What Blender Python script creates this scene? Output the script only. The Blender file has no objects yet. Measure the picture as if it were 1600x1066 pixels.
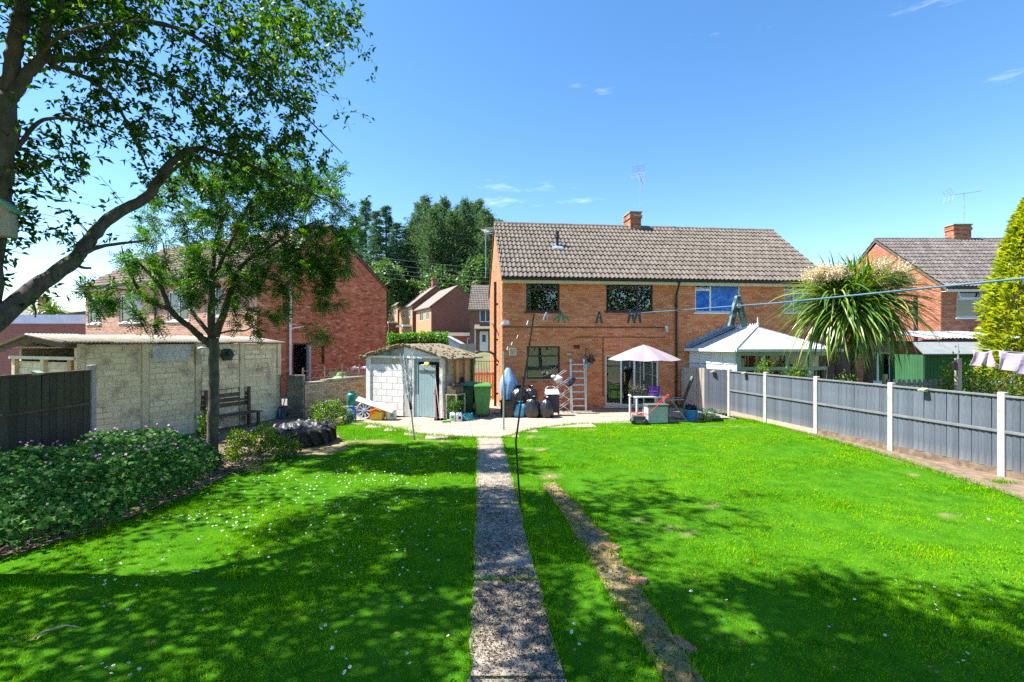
import bpy, math, random
import numpy as np
from mathutils import Vector, Matrix, Euler

# ------------------------------------------------------------ camera, sky, sun, exposure
scene = bpy.context.scene
C = scene.collection
rad = math.radians
F, CH, HY = 760.0, 2.45, 535.0          # focal length in photo pixels, eye height, horizon row
cam_d = bpy.data.cameras.new('camera')
cam = bpy.data.objects.new('camera', cam_d); C.objects.link(cam)
cam.location = (0, 0, CH); cam.rotation_euler = (rad(90), 0, 0)
cam_d.sensor_width = 36; cam_d.lens = 36*F/1600; cam_d.shift_y = 2/1600
cam_d.clip_start = .05; cam_d.clip_end = 2000
scene.camera = cam

SUN_EL = rad(55)
SUN_DIR = Vector((math.cos(SUN_EL)*.999, math.cos(SUN_EL)*-.03, -math.sin(SUN_EL)))   # the way the light travels
w = bpy.data.worlds.new('World'); scene.world = w; w.use_nodes = True
nt = w.node_tree; nt.nodes.clear()
wo = nt.nodes.new('ShaderNodeOutputWorld'); bg = nt.nodes.new('ShaderNodeBackground')
sky = nt.nodes.new('ShaderNodeTexSky'); sky.sky_type = 'NISHITA'; sky.sun_disc = False
sky.sun_elevation = SUN_EL; sky.sun_rotation = rad(270); sky.altitude = 0
sky.air_density = 1.0; sky.dust_density = .2; sky.ozone_density = 2.5
bg.inputs[1].default_value = .107
# thin high cloud
tc = nt.nodes.new('ShaderNodeTexCoord'); mp = nt.nodes.new('ShaderNodeMapping')
mp.inputs['Scale'].default_value = (2.2, 2.2, 11); mp.inputs['Location'].default_value = (.35, .1, .6); mp.inputs['Rotation'].default_value = (.03, .08, .4)
ns = nt.nodes.new('ShaderNodeTexNoise'); ns.inputs['Scale'].default_value = 1.6; ns.inputs['Detail'].default_value = 7; ns.inputs['Roughness'].default_value = .62
cr = nt.nodes.new('ShaderNodeValToRGB'); cr.color_ramp.elements[0].position = .64; cr.color_ramp.elements[1].position = .9
cr.color_ramp.elements[1].color = (.5, .5, .5, 1)
mx = nt.nodes.new('ShaderNodeMix'); mx.data_type = 'RGBA'; mx.inputs[7].default_value = (9, 9.6, 10.4, 1)
L = nt.links.new
L(tc.outputs['Generated'], mp.inputs[0]); L(mp.outputs[0], ns.inputs[0]); L(ns.outputs[0], cr.inputs[0])
L(cr.outputs[0], mx.inputs[0]); hsv = nt.nodes.new('ShaderNodeHueSaturation'); hsv.inputs['Saturation'].default_value = 1.22; L(sky.outputs[0], hsv.inputs['Color']); L(hsv.outputs[0], mx.inputs[6]); L(mx.outputs[2], bg.inputs[0]); L(bg.outputs[0], wo.inputs[0])

sun_d = bpy.data.lights.new('sun', 'SUN'); sun_d.energy = 5.0; sun_d.angle = rad(.53); sun_d.color = (1, .955, .87)
sun = bpy.data.objects.new('sun', sun_d); C.objects.link(sun)
sun.rotation_euler = SUN_DIR.to_track_quat('-Z', 'Y').to_euler(); sun.location = (-30, 0, 40)

vs = scene.view_settings; vs.view_transform = 'Standard'; vs.look = 'None'; vs.gamma = 1; vs.use_curve_mapping = False
vs.exposure = 1.4
cy = scene.cycles
cy.max_bounces = 6; cy.diffuse_bounces = 3; cy.glossy_bounces = 3; cy.transmission_bounces = 4; cy.transparent_max_bounces = 8
cy.use_denoising = False; cy.caustics_reflective = False; cy.caustics_refractive = False
cy.use_adaptive_sampling = True; cy.adaptive_threshold = .015

random.seed(7); rng = np.random.default_rng(7)

# ------------------------------------------------------------ helpers
def P(px, py, Y): return Vector(((px-800)/F*Y, Y, CH-(py-HY)/F*Y))
def G(px, py, z=0.0): return P(px, py, F*(CH-z)/(py-HY))
U = lambda a, b: random.uniform(a, b)

class MB:
    def __init__(s): s.v = []; s.f = []
    def add(s, vs, fs, M=None):
        o = len(s.v)
        s.v += [tuple(M @ Vector(q)) for q in vs] if M is not None else [tuple(q) for q in vs]
        s.f += [tuple(o+i for i in q) for q in fs]; return s
    def box(s, x0, x1, y0, y1, z0, z1, M=None):
        return s.add([(x0,y0,z0),(x1,y0,z0),(x1,y1,z0),(x0,y1,z0),(x0,y0,z1),(x1,y0,z1),(x1,y1,z1),(x0,y1,z1)],
                     [(0,3,2,1),(4,5,6,7),(0,1,5,4),(1,2,6,5),(2,3,7,6),(3,0,4,7)], M)
    def cbox(s, c, d, M=None):
        return s.box(c[0]-d[0]/2, c[0]+d[0]/2, c[1]-d[1]/2, c[1]+d[1]/2, c[2]-d[2]/2, c[2]+d[2]/2, M)
    def bar(s, a, b, wd, th, up=(0,0,1)):
        a, b = Vector(a), Vector(b); d = b-a; l = d.length
        if l < 1e-6: return s
        d.normalize(); u = Vector(up)
        if abs(d.dot(u)) > .98: u = Vector((1,0,0))
        x = d.cross(u).normalized(); z = x.cross(d)
        M = Matrix.Translation(a) @ Matrix((x, d, z)).transposed().to_4x4()
        return s.box(-wd/2, wd/2, 0, l, -th/2, th/2, M)
    def prism(s, poly, y0, y1, M=None):
        """polygon in x,z extruded along y"""
        n = len(poly)
        vs = [(x, y0, z) for x, z in poly]+[(x, y1, z) for x, z in poly]
        fs = [tuple(range(n)), tuple(range(2*n-1, n-1, -1))]+[(i, i+n, (i+1) % n+n, (i+1) % n) for i in range(n)]
        return s.add(vs, fs, M)
    def slab(s, poly, z0, z1, M=None):
        """polygon in x,y extruded along z"""
        n = len(poly)
        vs = [(x, y, z0) for x, y in poly]+[(x, y, z1) for x, y in poly]
        fs = [tuple(range(n-1, -1, -1)), tuple(range(n, 2*n))]+[(i, (i+1) % n, (i+1) % n+n, i+n) for i in range(n)]
        return s.add(vs, fs, M)
    def tube(s, pts, r, n=6, cap=True, M=None):
        pts = [Vector(q) for q in pts]; k = len(pts)
        rs = list(r) if hasattr(r, '__len__') else [r]*k
        vs, fs = [], []; ref = None
        for i, q in enumerate(pts):
            d = (pts[min(i+1, k-1)]-pts[max(i-1, 0)])
            if d.length < 1e-9: d = Vector((0,0,1))
            d.normalize()
            if ref is None: ref = Vector((0,0,1)) if abs(d.z) < .9 else Vector((1,0,0))
            a = d.cross(ref)
            if a.length < 1e-5: a = d.cross(Vector((0,1,0)))
            a.normalize(); b = d.cross(a); ref = -b if False else ref
            for j in range(n):
                t = 2*math.pi*j/n; vs.append(q+(a*math.cos(t)+b*math.sin(t))*rs[i])
        for i in range(k-1):
            for j in range(n):
                j2 = (j+1) % n; fs.append((i*n+j, i*n+j2, (i+1)*n+j2, (i+1)*n+j))
        if cap: fs += [tuple(range(n-1, -1, -1)), tuple(range((k-1)*n, k*n))]
        return s.add(vs, fs, M)
    def lathe(s, prof, n=16, M=None, cap=True):
        vs, fs = [], []
        for r, z in prof:
            for j in range(n):
                t = 2*math.pi*j/n; vs.append((r*math.cos(t), r*math.sin(t), z))
        for i in range(len(prof)-1):
            for j in range(n):
                j2 = (j+1) % n; fs.append((i*n+j, i*n+j2, (i+1)*n+j2, (i+1)*n+j))
        if cap: fs += [tuple(range(n-1, -1, -1)), tuple(range((len(prof)-1)*n, len(prof)*n))]
        return s.add(vs, fs, M)
    def ball(s, c, r, n=10, m=6, fn=None):
        r = (r, r, r) if not hasattr(r, '__len__') else r
        vs, fs = [], []
        for i in range(m+1):
            a = math.pi*i/m-math.pi/2
            for j in range(n):
                t = 2*math.pi*j/n; d = (math.cos(a)*math.cos(t), math.cos(a)*math.sin(t), math.sin(a))
                k = fn(d) if fn else 1
                vs.append((c[0]+d[0]*r[0]*k, c[1]+d[1]*r[1]*k, c[2]+d[2]*r[2]*k))
        for i in range(m):
            for j in range(n):
                j2 = (j+1) % n; fs.append((i*n+j, i*n+j2, (i+1)*n+j2, (i+1)*n+j))
        return s.add(vs, fs)
    def mesh(s, name, smooth=False):
        me = bpy.data.meshes.new(name); me.from_pydata(s.v, [], s.f); me.update()
        if smooth: me.polygons.foreach_set('use_smooth', [True]*len(me.polygons))
        return me
    def build(s, name, mat, parent=None, smooth=False, bevel=0, kind=None, label=None):
        return link(name, s.mesh(name, smooth), mat, parent, bevel, kind, label)

def link(name, me, mat=None, parent=None, bevel=0, kind=None, label=None):
    o = bpy.data.objects.new(name, me); C.objects.link(o)
    if mat is not None and me is not None and len(me.materials) == 0: me.materials.append(mat)
    if parent is not None: o.parent = parent
    if bevel:
        b = o.modifiers.new('edge', 'BEVEL'); b.width = bevel; b.segments = 2; b.limit_method = 'ANGLE'
    if kind: o['kind'] = kind
    if label: o['label'] = label
    return o

def thing(name, label, cat, loc=(0,0,0), rotz=0.0, group=None):
    o = bpy.data.objects.new(name, None); C.objects.link(o)
    o.location = loc; o.rotation_euler = (0, 0, rotz); o.empty_display_size = .2
    return tag(o, label, cat, group)
def tag(o, label, cat, group=None):
    o['label'] = label; o['category'] = cat
    if group: o['group'] = group
    return o
def empty_part(name, parent, loc=(0,0,0), rotz=0.0):
    o = bpy.data.objects.new(name, None); C.objects.link(o); o.parent = parent
    o.location = loc; o.rotation_euler = (0, 0, rotz); o.empty_display_size = .1; return o
def struct(o):
    o['kind'] = 'structure'; return o
def copy_tree(o, parent=None):
    c = o.copy(); C.objects.link(c)
    if parent is not None: c.parent = parent
    for ch in list(o.children): copy_tree(ch, c)
    return c

def fast_mesh(name, verts, faces, attrs=None, smooth=False):
    """verts (N,3) array, faces (M,k) array of one k"""
    verts = np.asarray(verts, np.float32); faces = np.asarray(faces, np.int32); M, k = faces.shape
    me = bpy.data.meshes.new(name)
    me.vertices.add(len(verts)); me.vertices.foreach_set('co', verts.ravel())
    me.loops.add(M*k); me.loops.foreach_set('vertex_index', faces.ravel())
    me.polygons.add(M); me.polygons.foreach_set('loop_start', np.arange(0, M*k, k, dtype=np.int32))
    if smooth: me.polygons.foreach_set('use_smooth', np.ones(M, bool))
    for nm, arr in (attrs or {}).items():
        a = me.attributes.new(nm, 'FLOAT', 'POINT'); a.data.foreach_set('value', np.asarray(arr, np.float32))
    me.update(calc_edges=True); return me

def unit(a): return a/np.maximum(np.linalg.norm(a, axis=-1, keepdims=True), 1e-9)
def leaf_arrays(cen, direc, length, width, fold=.25, up=None, roll=1.0):
    """folded diamond leaves, one quad each"""
    n = len(cen); d = unit(direc)
    nrm = rng.normal(size=(n, 3))*roll+(np.array([0, 0, 1.0]) if up is None else up)
    s = unit(np.cross(d, nrm)); t = np.cross(s, d)
    L_ = np.broadcast_to(np.asarray(length, float), (n,))[:, None]; W_ = np.broadcast_to(np.asarray(width, float), (n,))[:, None]
    v = np.stack([cen, cen+d*L_*.45+s*W_*.5+t*W_*fold, cen+d*L_-t*L_*.12, cen+d*L_*.45-s*W_*.5+t*W_*fold], 1).reshape(-1, 3)
    f = np.arange(n*4).reshape(n, 4); return v, f
def join_arrays(lst):
    vs, fs, o = [], [], 0
    for v, f in lst:
        vs.append(v); fs.append(f+o); o += len(v)
    return np.concatenate(vs), np.concatenate(fs)

# ------------------------------------------------------------ materials
def nodes(name):
    m = bpy.data.materials.new(name); m.use_nodes = True; t = m.node_tree
    return m, t, t.nodes['Principled BSDF'], t.nodes['Material Output']
def N(t, typ, **kw):
    n = t.nodes.new(typ)
    for k, v in kw.items():
        if k.startswith('i_'): n.inputs[k[2:].replace('_', ' ')].default_value = v
        else: setattr(n, k, v)
    return n
def ramp(t, stops):
    r = t.nodes.new('ShaderNodeValToRGB'); e = r.color_ramp.elements
    while len(e) < len(stops): e.new(.5)
    for el, (p, c) in zip(e, stops): el.position = p; el.color = (*c, 1) if len(c) == 3 else c
    return r
def rnd_value(t):
    """one random number per object and loose piece"""
    oi = N(t, 'ShaderNodeObjectInfo'); ge = N(t, 'ShaderNodeNewGeometry'); a = N(t, 'ShaderNodeMath', operation='ADD'); f = N(t, 'ShaderNodeMath', operation='FRACT')
    t.links.new(oi.outputs['Random'], a.inputs[0]); t.links.new(ge.outputs['Random Per Island'], a.inputs[1]); t.links.new(a.outputs[0], f.inputs[0]); return f.outputs[0]
def pm(name, c1, c2=None, scale=6, rough=.75, bump=0, bscale=40, metal=0, spec=.35, rnd=0, stretch=None, lo=.35, hi=.65,
       stain=None, stscale=1.2, stlo=.5, sthi=.7, transl=0, coat=0, foot=None):
    m, t, b, out = nodes(name); l = t.links.new
    b.inputs['Roughness'].default_value = rough; b.inputs['Metallic'].default_value = metal; b.inputs['Specular IOR Level'].default_value = spec
    if coat: b.inputs['Coat Weight'].default_value = coat
    tc = N(t, 'ShaderNodeTexCoord'); co = tc.outputs['Object']
    if stretch:
        mp = N(t, 'ShaderNodeMapping'); mp.inputs['Scale'].default_value = stretch; l(co, mp.inputs[0]); co = mp.outputs[0]
    no = N(t, 'ShaderNodeTexNoise', i_Scale=scale, i_Detail=5.0, i_Roughness=.6); l(co, no.inputs[0])
    r = ramp(t, [(lo, c1), (hi, c2 or tuple(x*.82 for x in c1))]); l(no.outputs[0], r.inputs[0]); col = r.outputs[0]
    if stain:
        n2 = N(t, 'ShaderNodeTexNoise', i_Scale=stscale, i_Detail=6.0, i_Roughness=.65); l(tc.outputs['Object'], n2.inputs[0])
        r2 = ramp(t, [(stlo, (0,0,0)), (sthi, (1,1,1))]); l(n2.outputs[0], r2.inputs[0])
        mx = N(t, 'ShaderNodeMix', data_type='RGBA'); l(r2.outputs[0], mx.inputs[0]); l(col, mx.inputs[6]); mx.inputs[7].default_value = (*stain, 1); col = mx.outputs[2]
    if foot:        # dirt splashed up from the ground: (height, colour)
        sz = N(t, 'ShaderNodeSeparateXYZ'); l(tc.outputs['Object'], sz.inputs[0]); nf = N(t, 'ShaderNodeTexNoise', i_Scale=7.0, i_Detail=4.0); l(tc.outputs['Object'], nf.inputs[0])
        ma = N(t, 'ShaderNodeMath', operation='MULTIPLY_ADD'); l(nf.outputs[0], ma.inputs[0]); ma.inputs[1].default_value = -.55; l(sz.outputs[2], ma.inputs[2])
        mf = N(t, 'ShaderNodeMapRange'); l(ma.outputs[0], mf.inputs[0]); mf.inputs[1].default_value = foot[0]-.35; mf.inputs[2].default_value = foot[0]; mf.inputs[3].default_value = .7; mf.inputs[4].default_value = 0
        mx = N(t, 'ShaderNodeMix', data_type='RGBA'); l(mf.outputs[0], mx.inputs[0]); l(col, mx.inputs[6]); mx.inputs[7].default_value = (*foot[1], 1); col = mx.outputs[2]
    if rnd:
        rv = rnd_value(t); mr = N(t, 'ShaderNodeMapRange'); mr.inputs[3].default_value = 1-rnd; mr.inputs[4].default_value = 1+rnd; l(rv, mr.inputs[0])
        hs = N(t, 'ShaderNodeHueSaturation'); l(mr.outputs[0], hs.inputs['Value']); l(col, hs.inputs['Color']); col = hs.outputs[0]
    l(col, b.inputs['Base Color'])
    if bump:
        nb = N(t, 'ShaderNodeTexNoise', i_Scale=bscale, i_Detail=4.0); l(co, nb.inputs[0])
        bp = N(t, 'ShaderNodeBump', i_Strength=bump, i_Distance=.01); l(nb.outputs[0], bp.inputs['Height']); l(bp.outputs[0], b.inputs['Normal'])
    if transl:
        tr = N(t, 'ShaderNodeBsdfTranslucent'); ms = N(t, 'ShaderNodeMixShader'); ms.inputs[0].default_value = transl
        l(col, tr.inputs[0]); l(b.outputs[0], ms.inputs[1]); l(tr.outputs[0], ms.inputs[2]); l(ms.outputs[0], out.inputs[0])
    return m
def leaf_mat(name, stops, transl=.35, rough=.45, spec=.4, tcol=None):
    m, t, b, out = nodes(name); l = t.links.new
    rv = rnd_value(t); r = ramp(t, stops); l(rv, r.inputs[0]); l(r.outputs[0], b.inputs['Base Color'])
    b.inputs['Roughness'].default_value = rough; b.inputs['Specular IOR Level'].default_value = spec
    tr = N(t, 'ShaderNodeBsdfTranslucent'); ms = N(t, 'ShaderNodeMixShader'); ms.inputs[0].default_value = transl
    hs = N(t, 'ShaderNodeHueSaturation'); hs.inputs['Saturation'].default_value = 1.2; hs.inputs['Value'].default_value = 1.8; hs.inputs['Hue'].default_value = .485
    l(r.outputs[0], hs.inputs['Color']); l(hs.outputs[0], tr.inputs[0]); l(b.outputs[0], ms.inputs[1]); l(tr.outputs[0], ms.inputs[2]); l(ms.outputs[0], out.inputs[0])
    return m
def brick_mat(name, stops, grain=.15, bump=.5):
    m, t, b, out = nodes(name); l = t.links.new
    rv = rnd_value(t); r = ramp(t, stops); l(rv, r.inputs[0])
    tc = N(t, 'ShaderNodeTexCoord'); n1 = N(t, 'ShaderNodeTexNoise', i_Scale=22.0, i_Detail=5.0); l(tc.outputs['Object'], n1.inputs[0])
    n2 = N(t, 'ShaderNodeTexNoise', i_Scale=.9, i_Detail=4.0); l(tc.outputs['Object'], n2.inputs[0])
    ad = N(t, 'ShaderNodeMath', operation='ADD'); l(n1.outputs[0], ad.inputs[0]); l(n2.outputs[0], ad.inputs[1])
    mr = N(t, 'ShaderNodeMapRange'); mr.inputs[1].default_value = .6; mr.inputs[2].default_value = 1.4; mr.inputs[3].default_value = 1-grain; mr.inputs[4].default_value = 1+grain
    l(ad.outputs[0], mr.inputs[0])
    hs = N(t, 'ShaderNodeHueSaturation'); l(r.outputs[0], hs.inputs['Color']); l(mr.outputs[0], hs.inputs['Value']); l(hs.outputs[0], b.inputs['Base Color'])
    b.inputs['Roughness'].default_value = .85; b.inputs['Specular IOR Level'].default_value = .25
    bp = N(t, 'ShaderNodeBump', i_Strength=bump, i_Distance=.006); l(n1.outputs[0], bp.inputs['Height']); l(bp.outputs[0], b.inputs['Normal'])
    return m
def far_brick(name, c1, c2, mortar, axis='x'):
    """brick pattern for walls too far away to tell the bricks apart"""
    m, t, b, out = nodes(name); l = t.links.new
    tc = N(t, 'ShaderNodeTexCoord'); sp = N(t, 'ShaderNodeSeparateXYZ'); cb = N(t, 'ShaderNodeCombineXYZ'); l(tc.outputs['Object'], sp.inputs[0])
    l(sp.outputs[0 if axis == 'x' else 1], cb.inputs[0]); l(sp.outputs[2], cb.inputs[1])
    br = N(t, 'ShaderNodeTexBrick', i_Scale=1.0); br.inputs['Color1'].default_value = (*c1, 1); br.inputs['Color2'].default_value = (*c2, 1); br.inputs['Mortar'].default_value = (*mortar, 1)
    br.inputs['Mortar Size'].default_value = .006; br.inputs['Brick Width'].default_value = .225; br.inputs['Row Height'].default_value = .075
    l(cb.outputs[0], br.inputs[0]); l(br.outputs[0], b.inputs['Base Color']); b.inputs['Roughness'].default_value = .85
    return m
def glass_mat(name, tint=(.8, .85, .85), ior=1.9, rough=.0):
    m, t, b, out = nodes(name); l = t.links.new; t.nodes.remove(b)
    tr = N(t, 'ShaderNodeBsdfTransparent'); tr.inputs[0].default_value = (*tint, 1)
    gl = N(t, 'ShaderNodeBsdfGlossy'); gl.inputs['Roughness'].default_value = rough; gl.inputs[0].default_value = (.95, .97, 1, 1)
    fr = N(t, 'ShaderNodeFresnel'); fr.inputs[0].default_value = ior
    ms = N(t, 'ShaderNodeMixShader'); l(fr.outputs[0], ms.inputs[0]); l(tr.outputs[0], ms.inputs[1]); l(gl.outputs[0], ms.inputs[2]); l(ms.outputs[0], out.inputs[0])
    return m

M = {}
M['brick'] = brick_mat('orange_brick', [(0, (.5,.155,.068)), (.2, (.61,.21,.095)), (.55, (.66,.24,.112)), (.8, (.69,.275,.14)), (.95, (.66,.31,.18)), (1, (.45,.14,.066))])
M['brick_red'] = brick_mat('dark_red_brick', [(0, (.25,.085,.045)), (.2, (.38,.145,.075)), (.6, (.45,.185,.098)), (.88, (.5,.225,.13)), (.93, (.6,.37,.26)), (1, (.2,.08,.05))])
M['brick_pink'] = brick_mat('pale_red_brick', [(0, (.34,.12,.075)), (.4, (.42,.17,.105)), (.8, (.48,.2,.13)), (1, (.3,.1,.065))])
M['brick_buff'] = brick_mat('buff_brick', [(0, (.3,.23,.15)), (.35, (.42,.34,.24)), (.8, (.5,.42,.31)), (1, (.36,.22,.12))])
M['mortar'] = pm('mortar', (.52,.31,.18), (.6,.38,.24), 14, .9, .3)
M['mortar_grey'] = pm('grey_mortar', (.3,.22,.18), (.36,.27,.22), 14, .9, .3)
M['tile'] = pm('concrete_tile', (.17,.142,.118), (.125,.104,.085), 9, .85, .6, 60, rnd=.13, stain=(.1,.085,.05), stscale=1.6, stlo=.56, sthi=.72)
M['tile_dark'] = pm('dark_tile', (.15,.13,.125), (.1,.085,.08), 9, .8, .6, 60, rnd=.22)
M['tile_left'] = pm('brown_tile', (.26,.19,.15), (.18,.13,.1), 9, .85, .6, 60, rnd=.25)
M['felt'] = pm('roof_underlay', (.05,.045,.04), None, 5, .9)
M['black_pl'] = pm('black_plastic', (.012,.012,.013), (.02,.02,.02), 5, .4, spec=.5)
M['brown_fr'] = pm('brown_frame', (.06,.014,.009), (.085,.02,.012), 5, .35, spec=.5)
M['white_pl'] = pm('white_plastic', (.78,.79,.8), (.72,.73,.74), 3, .35, spec=.5)
M['cream'] = pm('cream_board', (.72,.66,.5), (.6,.54,.4), 6, .6)
M['sage'] = pm('sage_frame', (.36,.5,.44), (.32,.46,.4), 5, .45)
M['glass'] = glass_mat('window_glass')
M['glass_clear'] = glass_mat('clear_glass', (.92,.95,.95), 1.6)
M['blue_blind'] = pm('blue_film', (.01,.09,.5), (.02,.16,.62), 5, .3, stain=(.12,.32,.8), stscale=4)
M['room'] = pm('room_wall', (.1,.095,.09), None, 2, .9)
M['lead'] = pm('lead_flashing', (.2,.25,.32), (.28,.33,.4), 6, .5, .2)
M['alu'] = pm('aluminium', (.7,.71,.73), (.6,.61,.63), 10, .35, metal=.7)
M['galv'] = pm('galvanised', (.36,.39,.42), (.46,.49,.52), 12, .5, metal=.4)
M['concrete'] = pm('post_concrete', (.46,.45,.43), (.36,.35,.33), 9, .9, .5, 80, stain=(.26,.25,.21), stscale=3, stlo=.55, sthi=.75)
M['conc_old'] = pm('old_concrete', (.4,.37,.31), (.28,.26,.2), 5, .95, .6, 60, stain=(.13,.12,.09), stscale=2)
M['slab'] = pm('paving', (.42,.34,.27), (.35,.28,.22), 4, .9, .4, 70, rnd=.08, stain=(.25,.21,.165), stscale=1.4)
M['soil'] = pm('soil', (.26,.19,.13), (.13,.095,.065), 7, .95, .8, 40)
M['wood_grey'] = pm('blue_grey_boards', (.085,.102,.13), (.12,.14,.175), 5, .8, .4, 30, rnd=.22, stretch=(6, 6, .6), stain=(.2,.17,.145), stscale=1.8, stlo=.6, sthi=.8, foot=(.1, (.27,.23,.185)))
M['rail_grey'] = pm('grey_rail', (.15,.155,.165), (.21,.21,.21), 5, .8, .4, 30, rnd=.08)
M['wood_pale'] = pm('weathered_boards', (.36,.31,.26), (.45,.4,.34), 5, .85, .4, 30, rnd=.14, stretch=(6, 6, .6))
M['wood_dark'] = pm('dark_green_boards', (.06,.058,.048), (.085,.08,.055), 5, .85, .4, 30, rnd=.22, stretch=(6, 6, .7), stain=(.07,.1,.025), stscale=1.7, stlo=.5, sthi=.68)
M['wood_orange'] = pm('new_timber', (.55,.29,.11), (.64,.37,.16), 5, .7, .3, 30, rnd=.1, stretch=(8, 8, .8))
M['wood_old'] = pm('old_timber', (.1,.075,.055), (.15,.115,.085), 6, .9, .5, 30, rnd=.15)
M['wood_green'] = pm('green_boards', (.03,.115,.045), (.04,.15,.06), 5, .8, .3, 30, rnd=.13, stretch=(6, 6, .6))
M['bark'] = pm('bark', (.06,.05,.04), (.125,.108,.085), 5, .95, .9, 26, stretch=(3, 3, 1), stain=(.12,.14,.06), stscale=2.5, stlo=.58, sthi=.75)
M['bark_smooth'] = pm('smooth_bark', (.07,.062,.05), (.13,.118,.095), 7, .9, .7, 40, stain=(.1,.13,.05), stscale=3, stlo=.56, sthi=.75)
def at_mat(name, ramp_stops, attr='rnd', **k):
    m, t, b, out = nodes(name); l = t.links.new; a = N(t, 'ShaderNodeAttribute', attribute_name=attr); r = ramp(t, ramp_stops)
    l(a.outputs['Fac'], r.inputs[0]); l(r.outputs[0], b.inputs['Base Color']); b.inputs['Roughness'].default_value = k.get('rough', .5)
    b.inputs['Specular IOR Level'].default_value = k.get('spec', .3)
    if k.get('transl'):
        tr = N(t, 'ShaderNodeBsdfTranslucent'); ms = N(t, 'ShaderNodeMixShader'); ms.inputs[0].default_value = k['transl']
        l(r.outputs[0], tr.inputs[0]); l(b.outputs[0], ms.inputs[1]); l(tr.outputs[0], ms.inputs[2]); l(ms.outputs[0], out.inputs[0])
    return m
# ------------------------------------------------------------ the setting
def sstep(a, b, x): t = np.clip((x-a)/(b-a), 0, 1); return t*t*(3-2*t)
def terrain(x, y): return -.06+sstep(27, 48, y)*1.65+sstep(55, 95, y)*4.5+sstep(90, 200, y)*10
xs = np.concatenate([np.linspace(-400, -60, 9), np.linspace(-50, 50, 26), np.linspace(60, 400, 9)]); ys = np.concatenate([np.linspace(-300, -20, 6), np.linspace(-10, 130, 50), np.linspace(150, 600, 8)])
gx, gy = np.meshgrid(xs, ys); gz = terrain(gx, gy); nx, ny = len(xs), len(ys)
gv = np.stack([gx, gy, gz], -1).reshape(-1, 3)
ii = np.arange(ny-1)[:, None]*nx+np.arange(nx-1)[None]; gf = np.stack([ii, ii+1, ii+nx+1, ii+nx], -1).reshape(-1, 4)
M['ground'] = pm('ground_earth', (.09,.13,.035), (.17,.15,.08), .6, .95, .4, 8)
struct(link('ground', fast_mesh('ground', gv, gf, smooth=True), M['ground']))

def in_poly(x, y, poly):
    x = np.asarray(x, float); y = np.asarray(y, float); r = np.zeros(x.shape, bool); n = len(poly)
    for i in range(n):
        x0, y0 = poly[i]; x1, y1 = poly[(i+1) % n]
        if abs(y1-y0) < 1e-9: continue
        c = ((y0 > y) != (y1 > y)) & (x < (x1-x0)*(y-y0)/(y1-y0)+x0); r ^= c
    return r
g2 = lambda px, py: tuple(G(px, py))[:2]
def vnoise(x, y, s, seed=0):
    """cheap smooth value noise"""
    q = np.random.default_rng(seed).random((64, 64)); x = np.asarray(x)/s; y = np.asarray(y)/s
    xi = np.floor(x).astype(int); yi = np.floor(y).astype(int); fx = x-xi; fy = y-yi; fx = fx*fx*(3-2*fx); fy = fy*fy*(3-2*fy)
    g = lambda a, b: q[a % 64, b % 64]
    return (g(xi, yi)*(1-fx)+g(xi+1, yi)*fx)*(1-fy)+(g(xi, yi+1)*(1-fx)+g(xi+1, yi+1)*fx)*fy

LAWN = [(-7.6, 1.4), g2(-30, 880), g2(60, 855), g2(140, 832), g2(225, 800), g2(310, 764), g2(362, 738), g2(395, 725), g2(432, 712), g2(455, 715), g2(520, 712), g2(545, 700),
        g2(530, 682), g2(505, 668), g2(540, 662), g2(620, 660), g2(652, 662), g2(660, 672), g2(636, 682), g2(700, 684), g2(745, 687), g2(786, 684), g2(835, 671), g2(900, 663), g2(1000, 658), g2(1100, 654),
        g2(1150, 654), g2(1195, 661), g2(1276, 684), g2(1393, 717), g2(1480, 744), g2(1567, 773), g2(1600, 785), (8.9, 3.2), (9.2, 1.4)]
PATH = [g2(746, 686), g2(735, 1066), (g2(735, 1066)[0]-.02, 1.0), (.62, 1.0), g2(880, 1066), g2(785, 684)]
OLD = [g2(845, 758), g2(876, 800), g2(905, 850), g2(945, 920), g2(985, 985), g2(1040, 1066), (.95, 1.6), (1.3, 1.6), g2(1098, 1066), g2(1030, 965), g2(985, 900), g2(945, 840), g2(905, 795), g2(868, 756)]
BARE = [(*g2(575, 692), .85, .35), (*g2(520, 698), .7, .3), (*g2(830, 684), .35, .2), (*g2(842, 703), .3, .3), (*g2(850, 745), .3, .2), (*g2(905, 672), .9, .1), (*g2(1010, 669), 1.2, .08), (*g2(1140, 668), 1.1, .09),
        (*g2(1412, 743), .3, .12), (*g2(1100, 790), .25, .12), (*g2(1075, 832), .22, .1), (*g2(1490, 808), .22, .08), (*g2(595, 712), .5, .07), (*g2(690, 690), .9, .05), (*g2(1010, 820), .2, .1)]
def bareness(x, y):
    b = np.zeros(np.shape(x)); x0_, y0_ = x, y; x = x0_+.5*(vnoise(x0_, y0_, .33, 81)-.5)+.16*(vnoise(x0_, y0_, .1, 82)-.5); y = y0_+.3*(vnoise(x0_, y0_, .33, 83)-.5)+.1*(vnoise(x0_, y0_, .1, 84)-.5)
    for cx, cy_, rx, ry in BARE:
        d = ((x-cx)/rx)**2+((y-cy_)/ry)**2; b = np.maximum(b, np.clip(1.35-d, 0, 1))
    return np.clip(b*1.2-.9*vnoise(x, y, .14, 5)-.25*vnoise(x, y, .05, 6), 0, 1)
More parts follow.
